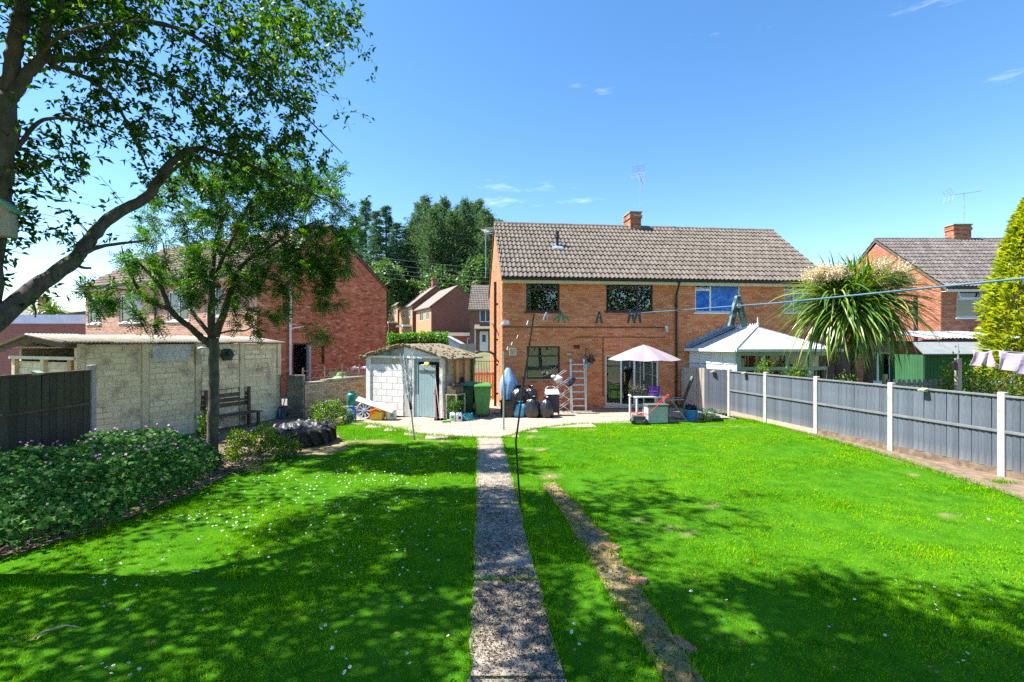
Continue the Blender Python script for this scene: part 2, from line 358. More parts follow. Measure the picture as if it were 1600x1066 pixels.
# turf sheet
xs = np.arange(-9.6, 9.81, .16); ys = np.arange(.9, 15.4, .16); gx, gy = np.meshgrid(xs, ys)
gz = .004+.018*vnoise(gx, gy, 1.1, 2)+.008*vnoise(gx, gy, .35, 3); nx, ny = len(xs), len(ys)
dry = np.clip(np.maximum(bareness(gx, gy), (~in_poly(gx, gy, LAWN))*1.0), 0, 1)
gv = np.stack([gx, gy, gz], -1).reshape(-1, 3); ii = np.arange(ny-1)[:, None]*nx+np.arange(nx-1)[None]
gf = np.stack([ii, ii+1, ii+nx+1, ii+nx], -1).reshape(-1, 4)
m, t, b, out = nodes('turf'); l = t.links.new
at = N(t, 'ShaderNodeAttribute', attribute_name='dry'); tc = N(t, 'ShaderNodeTexCoord')
no = N(t, 'ShaderNodeTexNoise', i_Scale=3.0, i_Detail=8.0, i_Roughness=.7); l(tc.outputs['Object'], no.inputs[0])
r1 = ramp(t, [(.35, (.03,.12,.006)), (.6, (.06,.19,.01)), (.75, (.1,.2,.02))]); l(no.outputs[0], r1.inputs[0])
r2 = ramp(t, [(.35, (.34,.28,.15)), (.65, (.24,.19,.09))]); l(no.outputs[0], r2.inputs[0])
mx = N(t, 'ShaderNodeMix', data_type='RGBA'); l(at.outputs['Fac'], mx.inputs[0]); l(r1.outputs[0], mx.inputs[6]); l(r2.outputs[0], mx.inputs[7]); l(mx.outputs[2], b.inputs['Base Color'])
b.inputs['Roughness'].default_value = .95; b.inputs['Specular IOR Level'].default_value = 0
nb = N(t, 'ShaderNodeTexNoise', i_Scale=60.0, i_Detail=3.0); l(tc.outputs['Object'], nb.inputs[0]); bp = N(t, 'ShaderNodeBump', i_Strength=.8, i_Distance=.02); l(nb.outputs[0], bp.inputs['Height']); l(bp.outputs[0], b.inputs['Normal'])
struct(link('lawn', fast_mesh('lawn', gv, gf, {'dry': dry.ravel()}, smooth=True), m))

# concrete path of cast slabs
M['path'] = pm('path_concrete', (.36,.31,.25), (.23,.195,.155), 9, .95, .9, 60, stain=(.36,.31,.25), stscale=2.2, stlo=.52, sthi=.7)
path = struct(bpy.data.objects.new('garden_path', None)); C.objects.link(path)
cuts = [686, 697, 765, 791, 912, 1066]
def path_edge(py):
    t = (py-686)/(1066-686); return 746+(735-746)*t, 784.5+(880-784.5)*t
for i in range(len(cuts)):
    if i < len(cuts)-1:
        a, c = cuts[i], cuts[i+1]; (l0, r0), (l1, r1_) = path_edge(a), path_edge(c); q = [g2(l0, a), g2(r0, a), g2(r1_, c), g2(l1, c)]
    else: q = [g2(735, 1066), g2(880, 1066), (.66, 1.0), (-.32, 1.0)]
    q = [(x, y+(-.015 if k < 2 else .015)) for k, (x, y) in enumerate(q)]
    n = 10; mb = MB(); rows = []
    for j in range(n+1):
        s_ = j/n; L0 = Vector(q[0]).lerp(Vector(q[3]), s_); R0 = Vector(q[1]).lerp(Vector(q[2]), s_)
        rows.append((L0.x+U(-.022, .022), L0.y, R0.x+U(-.022, .022), R0.y))
    zt = .036+U(-.004, .004)
    mb.slab([(r[0], r[1]) for r in rows][::-1]+[(r[2], r[3]) for r in rows], -.02, zt)
    mb.build('path_slab', M['path'], path)
# mossy remains of an older path, with bricks along its far edge
M['moss'] = pm('mossy_earth', (.2,.155,.06), (.3,.22,.085), 6, .95, .8, 50, stain=(.19,.175,.155), stscale=2.4)
oldp = struct(bpy.data.objects.new('old_path', None)); C.objects.link(oldp)
MB().slab(OLD[::-1], -.02, .031).build('moss_bed', M['moss'], oldp)
M['edge_brick'] = pm('edging_brick', (.3,.13,.1), (.38,.19,.14), 14, .9, .6, rnd=.2)
bm_ = MB().box(-.11, .11, -.05, .05, -.03, .03).mesh('brick')
for px, py, a in [(936, 836, -55), (951, 858, -57), (981, 897, -50), (990, 910, -40), (1062, 1012, -55)]:
    q = G(px+4, py); o = link('edging_brick', bm_, M['edge_brick'], oldp); o.location = (q.x, q.y, .012+U(-.008, .006)); o.rotation_euler = (U(-.1, .1), U(-.1, .1), rad(a+U(-8, 8)))
# patio of square slabs, laid square to the house
TH = rad(6.4); HO = Vector((-.34, 17.27, 0))
hx, hy = Vector((math.cos(TH), math.sin(TH), 0)), Vector((-math.sin(TH), math.cos(TH), 0))
HW = lambda x, y, z=0: HO+hx*x+hy*y+Vector((0, 0, z))            # a point of the main house's frame
patio = struct(bpy.data.objects.new('patio', None)); C.objects.link(patio); patio.location = HO; patio.rotation_euler = (0, 0, TH)
PAT = [g2(540, 658), g2(640, 682), g2(700, 687), g2(786, 688), g2(835, 675), g2(900, 667), g2(1000, 661), g2(1100, 657), g2(1140, 655), tuple(HW(7.0, -.6))[:2], tuple(HW(6.5, 0))[:2], tuple(HW(0, 0))[:2], tuple(HW(-.1, 6))[:2], tuple(HW(-1.9, 6))[:2], tuple(HW(-2.4, -1.0))[:2], tuple(HW(-5.6, -.8))[:2]]
sm = MB().box(-.297, .297, -.297, .297, -.03, 0).mesh('paving_slab')
for i in range(-10, 12):
    for j in range(-9, 11):
        c = HW(i*.6+.3, j*.6-.3)
        if in_poly(c.x, c.y, PAT):
            o = link('paving_slab', sm, M['slab'], patio, bevel=.006); o.location = (i*.6+.3, j*.6-.3, .026+U(-.003, .004)); o.rotation_euler = (U(-.004, .004), U(-.004, .004), 0)
# bare soil along the fence and behind the flower bed; raised drive of the left neighbour
def sheet(name, poly, z, mat):
    return struct(MB().add([(x, y, z) for x, y in poly], [tuple(range(len(poly)))]).build(name, mat))
sheet('soil_strip', [g2(1150, 654), g2(1195, 661), g2(1276, 684), g2(1393, 717), g2(1480, 744), g2(1567, 773), g2(1600, 785), (9.0, 4.2), (10.2, 4.2), (9.1, 8.8), (7.4, 16.4)][::-1], .034, M['soil'])
sheet('flower_bed_soil', [(-9.6, 3.0), (-7.4, 2.2), g2(-30, 884), g2(60, 859), g2(140, 836), g2(225, 804), g2(310, 767), g2(362, 741), g2(395, 727), g2(432, 712), g2(455, 715), g2(505, 668), g2(540, 660), (-5.5, 15.6), (-7.4, 15.6), (-9.5, 10.7)][::1], .03, M['soil'])
struct(MB().slab([(-40, 13.8), (-9.9, 11.2), (-7.9, 16.2), (-6.4, 16.0), (-5.2, 18.6), (-4.2, 26.5), (-40, 26.5)], -.05, .33).build('driveway', pm('drive_tarmac', (.22,.2,.19), (.16,.15,.14), 5, .95, .5, 60)))
# ------------------------------------------------------------ walls, windows, roofs
def wall_cells(mb, x0, x1, z0, z1, ops, y0, y1):
    X = sorted({x0, x1, *[max(x0, min(x1, o[k])) for o in ops for k in (0, 1)]}); Z = sorted({z0, z1, *[max(z0, min(z1, o[k])) for o in ops for k in (2, 3)]})
    for i in range(len(X)-1):
        run = None
        for j in range(len(Z)-1):
            cx, cz = (X[i]+X[i+1])/2, (Z[j]+Z[j+1])/2
            hole = any(o[0] < cx < o[1] and o[2] < cz < o[3] for o in ops)
            if hole:
                if run is not None: mb.box(X[i], X[i+1], y0, y1, run, Z[j]); run = None
            elif run is None: run = Z[j]
        if run is not None: mb.box(X[i], X[i+1], y0, y1, run, Z[-1])
    return mb
def brick_spots(x0, x1, z0, z1, ops=(), span=None):
    """(x centre, z centre, width) of each brick of a stretcher-bond face; span(z) gives the x range of a gable"""
    out = []; k = 0; z = z0
    while z+.06 <= z1:
        zc = z+.0375; a, c = (span(zc) if span else (x0, x1)); free = [(a, c)]
        for o in ops:
            if o[2] < zc < o[3]:
                nf = []
                for p, q in free:
                    if o[1] <= p or o[0] >= q: nf.append((p, q)); continue
                    if o[0] > p: nf.append((p, o[0]))
                    if o[1] < q: nf.append((o[1], q))
                free = nf
        for p, q in free:
            s = x0-.1125*(k % 2)
            i = math.floor((p-s)/.225)
            while s+i*.225 < q:
                l_, r_ = max(p, s+i*.225+.005), min(q, s+i*.225+.22); i += 1
                if r_-l_ > .035: out.append(((l_+r_)/2, zc, r_-l_))
        z += .075; k += 1
    return out
def brick_face(wall, spots, mat, singles=0, M_=None, pick=None, M4=None):
    """real bricks on a face in x,z at y=0 (facing -y); up to `singles` of them are objects of their own"""
    T = M4 if M4 is not None else Matrix.Identity(4); mb = MB(); n = 0; full = None
    for x, z, wd in spots:
        d = U(-.0025, .0025)
        if n < singles and wd > .2 and (pick is None or pick(x, z)):
            if full is None: full = MB().box(-.1075, .1075, -.009, .02, -.0325, .0325).mesh('brick')
            o = link('brick', full, mat, wall); o.matrix_local = T @ Matrix.Translation((x, d, z)); n += 1
        else:
            mb.add([(x-wd/2,-.009+d,z-.0325),(x+wd/2,-.009+d,z-.0325),(x+wd/2,-.009+d,z+.0325),(x-wd/2,-.009+d,z+.0325),(x-wd/2,.004,z-.0325),(x+wd/2,.004,z-.0325),(x+wd/2,.004,z+.0325),(x-wd/2,.004,z+.0325)],
                   [(0,1,2,3),(0,4,5,1),(1,5,6,2),(2,6,7,3),(3,7,4,0)], T)
    if mb.f: mb.build('brickwork', mat, wall, kind='stuff')
def window(par, x0, x1, z0, z1, mat, vbars=(), hbars=(), y=.07, fw=.055, sill=None, glass='glass', name='window', label=None, glaze=None):
    """frame in the opening with one pane per light; vbars: (x, z0, z1), hbars: (z, x0, x1)"""
    f = MB()
    for a in ((x0, x0+fw, z0, z1), (x1-fw, x1, z0, z1)): f.box(a[0], a[1], y, y+.07, a[2], a[3])
    f.box(x0+fw, x1-fw, y+.002, y+.068, z0, z0+fw); f.box(x0+fw, x1-fw, y+.002, y+.068, z1-fw, z1)
    for x, a, c in vbars: f.box(x-fw*.55, x+fw*.55, y+.004, y+.066, a, c)
    for z, a, c in hbars: f.box(a, c, y+.006, y+.064, z-fw*.55, z+fw*.55)
    win = f.build(name, mat, par, label=label, bevel=.006)
    xs_ = [x0+fw*.7]+[v[0] for v in vbars if v[1] <= z0+.01]+[x1-fw*.7]
    for i in range(len(xs_)-1):
        xm = (xs_[i]+xs_[i+1])/2; zs = [z0+fw*.7]+sorted(h[0] for h in hbars if h[1] <= xm <= h[2])+[z1-fw*.7]
        for j in range(len(zs)-1):
            MB().box(xs_[i], xs_[i+1], y+.03, y+.036, zs[j], zs[j+1]).build('pane', M[glaze(i, j)] if glaze else M[glass], win)
    if sill: MB().box(x0-.06, x1+.06, -.05, y+.01, z0-.06, z0-.004).build('sill', sill, win, bevel=.005)
    return win
# one interlocking roof tile with two rolls: x across, y up the slope, z out of the roof
def tile_mesh(wd=.33, ln=.40):
    prof = [(-.165,.0),(-.145,.03),(-.11,.046),(-.075,.03),(-.055,.004),(-.01,.002),(.012,.03),(.047,.046),(.082,.03),(.105,.004),(.165,.0)]
    k = wd/.33; n = len(prof); vs = []
    for y, dz in ((0, .042), (ln, .0)):
        vs += [(x*k, y, z+dz) for x, z in prof]
    vs += [(x*k, .0, z-.002) for x, z in prof]
    fs = [(i, i+1, i+1+n, i+n) for i in range(n-1)]+[(2*n+i, 2*n+i+1, i+1, i) for i in range(n-1)]
    me = bpy.data.meshes.new('roof_tile'); me.from_pydata(vs, [], fs); me.update(); return me
TILE = tile_mesh()
def tiled(roof, origin, width, length, pitch, mat, singles=300, gauge=.345, yaw=0.0):
    """tiles on a slope whose eave starts at origin and runs along local x (turned by yaw)"""
    T = Matrix.Translation(origin) @ Matrix.Rotation(yaw, 4, 'Z') @ Matrix.Rotation(pitch, 4, 'X')
    rows = int(round(length/gauge)); g = length/rows; cols = int(round(width/.33)); cw = width/cols
    me = TILE.copy(); me.materials.clear(); me.materials.append(mat); mb = MB(); n = 0
    base_v = [tuple(v.co) for v in TILE.vertices]; base_f = [tuple(p.vertices) for p in TILE.polygons]
    for r in range(rows):
        off = cw/2 if r % 2 else 0
        for c in range(cols+(1 if off else 0)):
            x = c*cw+cw/2-off; half = off and (c == 0 or c == cols); sx = cw/.33*(.5 if half else 1)
            if half: x = cw/4 if c == 0 else width-cw/4
            L_ = T @ Matrix.Translation((x, r*g, U(-.003, .006))) @ Euler((U(-.012, .012), U(-.014, .014), U(-.012, .012))).to_matrix().to_4x4() @ Matrix.Diagonal((sx, g*1.16/.40, 1, 1))
            if n < singles and not half:
                o = link('roof_tile', me, None, roof); o.matrix_local = L_; n += 1
            else: mb.add(base_v, base_f, L_)
    if mb.f: mb.build('roof_tile_rows', mat, roof, kind='stuff')
def chimney(par, x, y, z0, z1, wx, wy, mat, name='chimney'):
    mb = MB().box(x-wx/2, x+wx/2, y-wy/2, y+wy/2, z0, z1-.02); ch = mb.build(name, M['mortar_grey'], par)
    zz = z0; k = 0; b_ = MB()
    while zz < z1-.03:
        e = .022 if zz > z1-.32 and zz < z1-.12 else 0.0; e = .04 if z1-.32 < zz < z1-.18 else e
        for side in range(4):
            Ls = wx if side % 2 == 0 else wy; Dp = wy if side % 2 == 0 else wx
            nb = max(2, round(Ls/.225)); s0 = -Ls/2-e
            T = Matrix.Translation((x, y, zz)) @ Matrix.Rotation(side*math.pi/2, 4, 'Z')
            edges = [-Ls/2-e]+[-Ls/2+Ls*(i+(.5 if k % 2 else 0))/nb for i in range(0 if k % 2 else 1, nb)]+[Ls/2+e]
            for i in range(len(edges)-1):
                if edges[i+1]-edges[i] > .03: b_.box(edges[i]+.004, edges[i+1]-.004, -Dp/2-.012-e+U(-.003, .003), -Dp/2+.02, .004, .07, T)
        zz += .075; k += 1
    b_.build('brickwork', mat, ch, kind='stuff')
    MB().box(x-wx/2-.05, x+wx/2+.05, y-wy/2-.05, y+wy/2+.05, z1-.02, z1+.03).build('cap', M['conc_old'], ch)
    return ch
def house_shell(par, W, D, ze, zr, mat_mortar, mat_brick, front_ops=(), left_ops=(), bricks=('front', 'left'), singles=300, pick=None, oh=.28, right_wall=True, z0=0.0):
    """walls of a gabled house: front at y=0, ridge along x; returns front wall, gable wall"""
    fw_ = wall_cells(MB(), 0, W, z0, ze, front_ops, 0, .25).build('front_wall', mat_mortar, par)
    gab = [(0, z0), (D, z0), (D, ze), (D/2, zr-.12), (0, ze)]
    Tl = Matrix.Rotation(-math.pi/2, 4, 'Z')                      # local x -> -y ; face -y -> -x
    mb = MB()
    if left_ops:
        wall_cells(mb, .25, D, z0, ze, left_ops, 0, .25); v = [Matrix(((0,1,0,0),(1,0,0,0),(0,0,1,0),(0,0,0,1))) @ Vector(q) for q in mb.v]; mb.v = [tuple(q) for q in v]; mb.f = [f[::-1] for f in mb.f]
    else: mb.box(0, .25, .25, D, z0, ze)
    S = Matrix(((0,1,0,0),(1,0,0,0),(0,0,1,0),(0,0,0,1)))
    mb.prism([(0.001, ze), (D, ze), (D/2, zr-.12)], 0, .25, S)
    gw = mb.build('gable_wall', mat_mortar, par)
    bw = MB().box(.25, W, D-.25, D, z0, ze); bw.build('rear_wall', mat_mortar, par)
    if right_wall:
        mb = MB().box(W-.25, W, .25, D-.25, z0, ze); mb.prism([(0, ze), (D, ze), (D/2, zr-.12)], W-.25, W, S); mb.build('end_wall', mat_brick, par)
    if 'front' in bricks: brick_face(fw_, brick_spots(0, W, z0+.02, ze, front_ops), mat_brick, singles, pick=pick)
    if 'left' in bricks:
        # face coordinate u = D - y so that u runs to the viewer's right
        def span(z):
            if z < ze: return (.0, D)
            k = (z-ze)/(zr-.12-ze); return (D/2*k+.02, D-D/2*k-.02)
        T = Matrix(((0,1,0,0),(-1,0,0,D),(0,0,1,0),(0,0,0,1)))   # (u, v, z) -> (v, D-u, z)
        lo = [(D-o[1], D-o[0], o[2], o[3]) for o in left_ops]
        brick_face(gw, brick_spots(0, D, z0+.02, zr-.2, lo, span), mat_brick, 0, M4=T)
    return fw_, gw
def roof_on(par, W, D, ze, zr, mat, singles=300, oh=.28, vg=.06, back_tiles=True, gutter='black_pl', fascia='cream'):
    rise = zr-ze; pitch = math.atan2(rise, D/2); run = D/2+oh; zeave = ze-oh*math.tan(pitch)+.12; ln = run/math.cos(pitch)
    roof = MB(); t_ = .06
    for sgn in (0, 1):
        y0, y1 = (-oh, D/2) if sgn == 0 else (D+oh, D/2)
        q = [(-vg+.01, y0, zeave-.05), (W+vg-.01, y0, zeave-.05), (W+vg-.01, y1, zr+.07), (-vg+.01, y1, zr+.07)]; n = len(q)
        vs_ = q+[(x, y, z-t_) for x, y, z in q]; fs_ = [(0,1,2,3),(7,6,5,4)]+[(i, (i+1) % 4, (i+1) % 4+4, i+4) for i in range(4)]; roof.add(vs_, fs_)
    rf = roof.build('roof', M['felt'], par)
    tiled(rf, (-vg, -oh-.04, zeave-.03), W+2*vg, ln+.03, pitch, mat, singles)
    if back_tiles: tiled(rf, (W+vg, D+oh+.04, zeave-.03), W+2*vg, ln+.03, pitch, mat, 0, yaw=math.pi)
    # ridge tiles
    rt = MB()
    for i in range(int(W/.42)+1):
        a = -vg+i*.42; c = min(a+.43, W+vg)
        if c-a < .1: continue
        pr = [(-.13, -.06), (-.1, .03), (-.045, .08), (.045, .08), (.1, .03), (.13, -.06)]
        rt.prism([(p, q+zr+.1) for p, q in pr], a, c-.008, Matrix(((0,1,0,0),(1,0,0,D/2),(0,0,1,U(-.004, .006)),(0,0,0,1))))
    rt.build('ridge_tiles', mat, rf)
    if gutter:
        g = MB(); pts = [(-vg, -oh-.07, zeave-.07), (W+vg, -oh-.07, zeave-.07)]
        prof = [(-.06, .04), (-.05, -.02), (0, -.045), (.05, -.02), (.06, .04), (.05, .04), (.04, -.012), (0, -.033), (-.04, -.012), (-.05, .04)]
        g.prism(prof, -vg, W+vg, Matrix(((-1,0,0,-oh-.085),(0,1,0,0),(0,0,1,zeave-.07),(0,0,0,1))) if False else Matrix(((0,1,0,0),(1,0,0,-oh-.085),(0,0,1,zeave-.07),(0,0,0,1))))
        g.build('gutter', M[gutter], rf)
        fb = MB().box(-.02, W+.02, -oh-.02, -oh+.005, zeave-.2, zeave-.06); fb.box(-.02, W+.02, -oh+.005, -.012, zeave-.2, zeave-.18); fb.build('fascia', M[fascia], rf)
    # bargeboards
    for x in (-vg, W+vg-.03):
        bb = MB()
        for sgn in (0, 1):
            y0, y1 = (-oh, D/2) if sgn == 0 else (D/2, D+oh); z0_, z1_ = (zeave-.02, zr+.1) if sgn == 0 else (zr+.1, zeave-.02)
            bb.add([(x, y0, z0_-.14), (x, y1, z1_-.14), (x, y1, z1_-.03), (x, y0, z0_-.03), (x+.03, y0, z0_-.14), (x+.03, y1, z1_-.14), (x+.03, y1, z1_-.03), (x+.03, y0, z0_-.03)],
                   [(0,3,2,1),(4,5,6,7),(0,1,5,4),(1,2,6,5),(2,3,7,6),(3,0,4,7)])
        bb.build('bargeboard', M['wood_old'], rf)
    return rf, zeave, pitch
def aerial(label, base, h, yaw, tilt=-.12, blen=1.0, rear=True):
    """roof aerial on a mast, the boom carrying elements and a mesh reflector"""
    a = thing('television_aerial', label, 'aerial', base, yaw, 'roof aerials')
    MB().tube([(0, 0, 0), (0, 0, h)], .016, 6).build('mast', M['galv'], a)
    MB().tube([(-.16, 0, .1), (0, 0, .1)], .01, 5).tube([(-.16, 0, .02), (0, 0, .02)], .01, 5).build('bracket', M['galv'], a)
    bm = MB(); T = Matrix.Translation((0, 0, h)) @ Matrix.Rotation(tilt, 4, 'Y')
    bm.tube([T @ Vector((-blen*.55, 0, 0)), T @ Vector((blen*.45, 0, 0))], .012, 5); boom = bm.build('boom', M['galv'], a)
    el = MB()
    for i in range(11):
        x = -blen*.52+i*blen*.082; el.tube([T @ Vector((x, -.12, .015)), T @ Vector((x, .12, .015))], .006, 4)
    el.build('elements', M['galv'], boom)
    rf = MB(); x0 = blen*.45
    for s in (1, -1):
        for i in range(4):
            k = i/3; rf.tube([T @ Vector((x0+k*.12, -.26, s*(.05+.26*k))), T @ Vector((x0+k*.12, .26, s*(.05+.26*k)))], .006, 4)
        for y in (-.26, 0, .26): rf.tube([T @ Vector((x0, y, s*.05)), T @ Vector((x0+.12, y, s*.31))], .006, 4)
    rf.build('reflector', M['galv'], boom)
    return a

# ------------------------------------------------------------ the brick semi in the middle
HWID, HDEP, HE, HR = 12.5, 6.6, 4.86, 7.36
def HF(px, py):
    u = (px-800)/F; x = (17.27*u+.34)/(math.cos(TH)-math.sin(TH)*u); Y = 17.27+math.sin(TH)*x; return x, CH-(py-HY)/F*Y
def HR4(a, b, c, d):
    x0, z1 = HF(a, b); x1, z0 = HF(c, d); return (x0, x1, z0, z1)
W1 = HR4(822, 438.5, 874.5, 487); W2 = HR4(947, 438.5, 1020.5, 487); W3 = HR4(1086, 437.5, 1157, 488.5); W4 = HR4(1225, 437.5, 1290, 488.5); W4 = (W4[0], min(W4[1], 11.95), W4[2], W4[3]); W5 = HR4(823, 541, 875, 592); WD = HR4(946, 554.5, 1029.5, 640); WD = (WD[0], WD[1], .12, WD[3])
house = thing('semi_detached_house', 'orange brick pair of semis with long tiled roof behind the patio', 'house', HO, TH)
OPS = [W1, W2, W3, W4, W5, WD]
fwall, gwall = house_shell(house, HWID, HDEP, HE, HR, M['mortar'], M['brick'], OPS, singles=300, pick=lambda x, z: 2.0 < x < 8 and .15 < z < 2.7)
roof, zeave, HP = roof_on(house, HWID, HDEP, HE-.02, HR, M['tile'], 300)
zz = lambda w_, k: w_[2]+(w_[3]-w_[2])*k
for w_, side in ((W1, 0), (W5, 0)):
    wn = window(house, *w_, M['brown_fr'], hbars=[(zz(w_, .73 if w_ is W1 else .7), w_[0], w_[1])], sill=M['brown_fr'] if w_ is W1 else M['slab'])
    if w_ is W5:
        bl = MB(); n = 17
        for i in range(n):
            x = w_[0]+.06+(w_[1]-w_[0]-.12)*(i+.5)/n; bl.cbox((x, .2, (w_[2]+w_[3])/2), (.055, .003, w_[3]-w_[2]-.1), Matrix.Translation((x, .2, 0)) @ Matrix.Rotation(.55, 4, 'Z') @ Matrix.Translation((-x, -.2, 0)))
        bl.build('vertical_blind', pm('grey_blind', (.34,.38,.42), (.42,.46,.5), 3, .7), wn)
    else:
        bo = MB().lathe([(.03, 0), (.032, .13), (.012, .16), (.012, .2)], 10, Matrix.Translation((w_[1]-.22, .2, w_[2]+.05))); bo.build('spray_bottle', M['white_pl'], wn)
        MB().box(w_[0]+.03, w_[0]+.2, .19, .22, w_[2]+.05, w_[3]-.05).build('curtain', pm('pale_curtain', (.42,.48,.46), None, 3, .9), wn)
wm = W2[0]+(W2[1]-W2[0])*.68
wn = window(house, *W2, M['brown_fr'], vbars=[(wm, W2[2], W2[3])], hbars=[(zz(W2, .76), W2[0], wm)], sill=M['brown_fr'])
lead = MB()
for k in (.28, .62, 1.0, 1.45):
    x = W2[0]+(wm-W2[0])*k if k < 1 else wm+(W2[1]-wm)*(k-1)*1.0
    if k != 1.0: lead.box(x-.012, x+.012, .16, .17, W2[2]+.06, W2[3]-.06)
lead.build('blind_cords', M['white_pl'], wn)
bl = MB()
for i in range(30): zb = W2[2]+.08+i*(W2[3]-W2[2]-.14)/30; bl.box(W2[0]+.06, W2[1]-.06, .185, .215, zb, zb+.003)
bl.build('slatted_blind', pm('dark_blind', (.1,.12,.1), None, 3, .8), wn)
for w_, k in ((W3, .42), (W4, .42)):
    xm = w_[0]+(w_[1]-w_[0])*.35
    window(house, *w_, M['white_pl'], vbars=[(xm, w_[2], w_[3])], hbars=[(zz(w_, .7), w_[0], xm)], sill=M['white_pl'], fw=.06, y=.05, glaze=(lambda i, j: 'glass' if (i, j) == (0, 1) else 'blue_blind') if w_ is W3 else None)
# sliding patio door
pd = window(house, *WD, M['white_pl'], vbars=[(WD[0]+(WD[1]-WD[0])*.3, WD[2], WD[3]), (WD[0]+(WD[1]-WD[0])*.55, WD[2]+.03, WD[3]-.03)], fw=.06, y=.05, name='patio_door', sill=M['alu'])
MB().box(WD[0]+.7, WD[0]+.74, .0, .05, 1.0, 1.35).build('handle', pm('brass_handle', (.5,.35,.1), None, 5, .4, metal=.5), pd)
bl = MB(); x0, x1 = WD[0]+.07, WD[0]+(WD[1]-WD[0])*.29
for i in range(12):
    x = x0+(x1-x0)*(i+.5)/12; bl.box(x-.022, x+.022, .2+.01*(i % 2), .204+.01*(i % 2), WD[2]+.06, WD[3]-.06)
bl.build('striped_blind', pm('purple_blind', (.2,.15,.28), (.32,.3,.34), 2, .8, rnd=.35), pd)
bl = MB()
for i in range(16):
    x = x1+.55+i*.06; bl.box(x-.02, x+.02, .22+.012*(i % 2), .224+.012*(i % 2), WD[2]+.06, WD[3]-.3)
bl.build('grey_curtain', pm('grey_curtain', (.13,.17,.19), None, 3, .9, rnd=.2), pd)
MB().cbox((WD[0]+1.05, .9, .75), (.5, .3, .5)).build('box_indoors', pm('cardboard', (.4,.27,.13), None, 4, .9), pd)
# chimney, flue, pipes and small fittings
chimney(house, 6.05, 3.45, 6.9, 8.06, .46, .82, M['brick_red'])
fl = MB(); fx, fy = HF(874.5, 400)[0]+.25, 1.62; fz = HE+fy*math.tan(HP)
flue = fl.lathe([(.06, 0), (.06, .42), (.085, .43), (.085, .5), (.06, .51), (.06, .62), (.08, .63), (.08, .7), (.03, .72)], 12, Matrix.Translation((fx, fy, fz+.02))).build('flue', M['black_pl'], house, smooth=False)
MB().cbox((0, 0, .05), (.42, .42, .02), Matrix.Translation((fx, fy-.03, fz+.08)) @ Matrix.Rotation(HP, 4, 'X')).build('flashing', M['lead'], flue)
px_ = HF(1056, 500)[0]
dp = MB(); dp.tube([(px_-.02, -.34, zeave-.1), (px_-.02, -.3, zeave-.22), (px_, -.1, zeave-.45), (px_, -.06, zeave-.6), (px_, -.06, .05)], .037, 8)
for z in (1.0, 2.4, 3.8): dp.cbox((px_, -.03, z), (.12, .06, .05))
dp.build('downpipe', M['black_pl'], house, smooth=False)
sp = MB().tube([(-.16, 1.25, .02), (-.16, 1.25, 4.75)], .055, 10).tube([(-.16, 1.25, 2.9), (-.16, 2.6, 3.2)], .03, 8).tube([(-.16, 1.25, 1.9), (-.1, 3.2, 1.9)], .03, 8)
for z in (.5, 1.6, 2.55, 3.9): sp.cbox((-.12, 1.25, z), (.14, .15, .07))
sp.build('soil_pipe', M['black_pl'], house)
cb = MB(); zc = HF(900, 511.5)[1]; cb.box(.02, HF(1040, 500)[0], -.035, -.012, zc-.014, zc+.014); zc = HF(900, 527)[1]; cb.box(HF(900, 500)[0], HF(1040, 500)[0], -.03, -.012, zc-.01, zc+.01)
xv = HF(942, 500)[0]; cb.box(xv-.012, xv+.012, -.031, -.013, .5, zc-.012); cb.build('wall_cable', M['black_pl'], house)
cx, cz = HF(788, 504.5); cam_ = MB().cbox((cx+.06, -.05, cz), (.22, .07, .15)).ball((cx-.08, -.12, cz-.06), .06).build('security_camera', M['white_pl'], house)
cx, cz = HF(1040, 512); MB().cbox((cx, -.05, cz), (.09, .08, .1)).ball((cx+.01, -.08, cz-.1), .05).build('security_camera', M['white_pl'], house)
cx, cz = HF(801, 549.5); vt = MB().cbox((cx, -.04, cz), (.26, .08, .27)).build('vent_cover', M['cream'], house)
sl = MB()
for i in range(6): sl.cbox((cx, -.085, cz-.09+i*.036), (.2, .012, .014))
sl.build('slats', M['conc_old'], vt)
cx, cz = HF(888, 553.5); MB().cbox((cx, -.06, cz), (.15, .1, .08)).build('wall_light', pm('lamp_body', (.55,.53,.42), None, 4, .4), house)
ab = MB(); 
for a, b_ in ((805, 440), (806, 445)): pass
for a, b_ in ((805, 440.5), (1036, 442), (1071, 442), (901, 542)):
    cx, cz = HF(a, b_); ab.cbox((cx, -.012, cz), (.22, .016, .14))
ab.build('air_bricks', pm('air_brick', (.14,.045,.025), None, 20, .9), house)
cx, cz = HF(905, 588); 
aerial('tall roof aerial on the central chimney of the orange semi', HW(6.42, 3.45, 7.75), 1.95, rad(-115), -.16, 1.15)
a2 = aerial('small aerial on a mast at the far gable of the orange semi', HW(-.2, 6.75, 5.6), 2.3, rad(60), .1, .5)

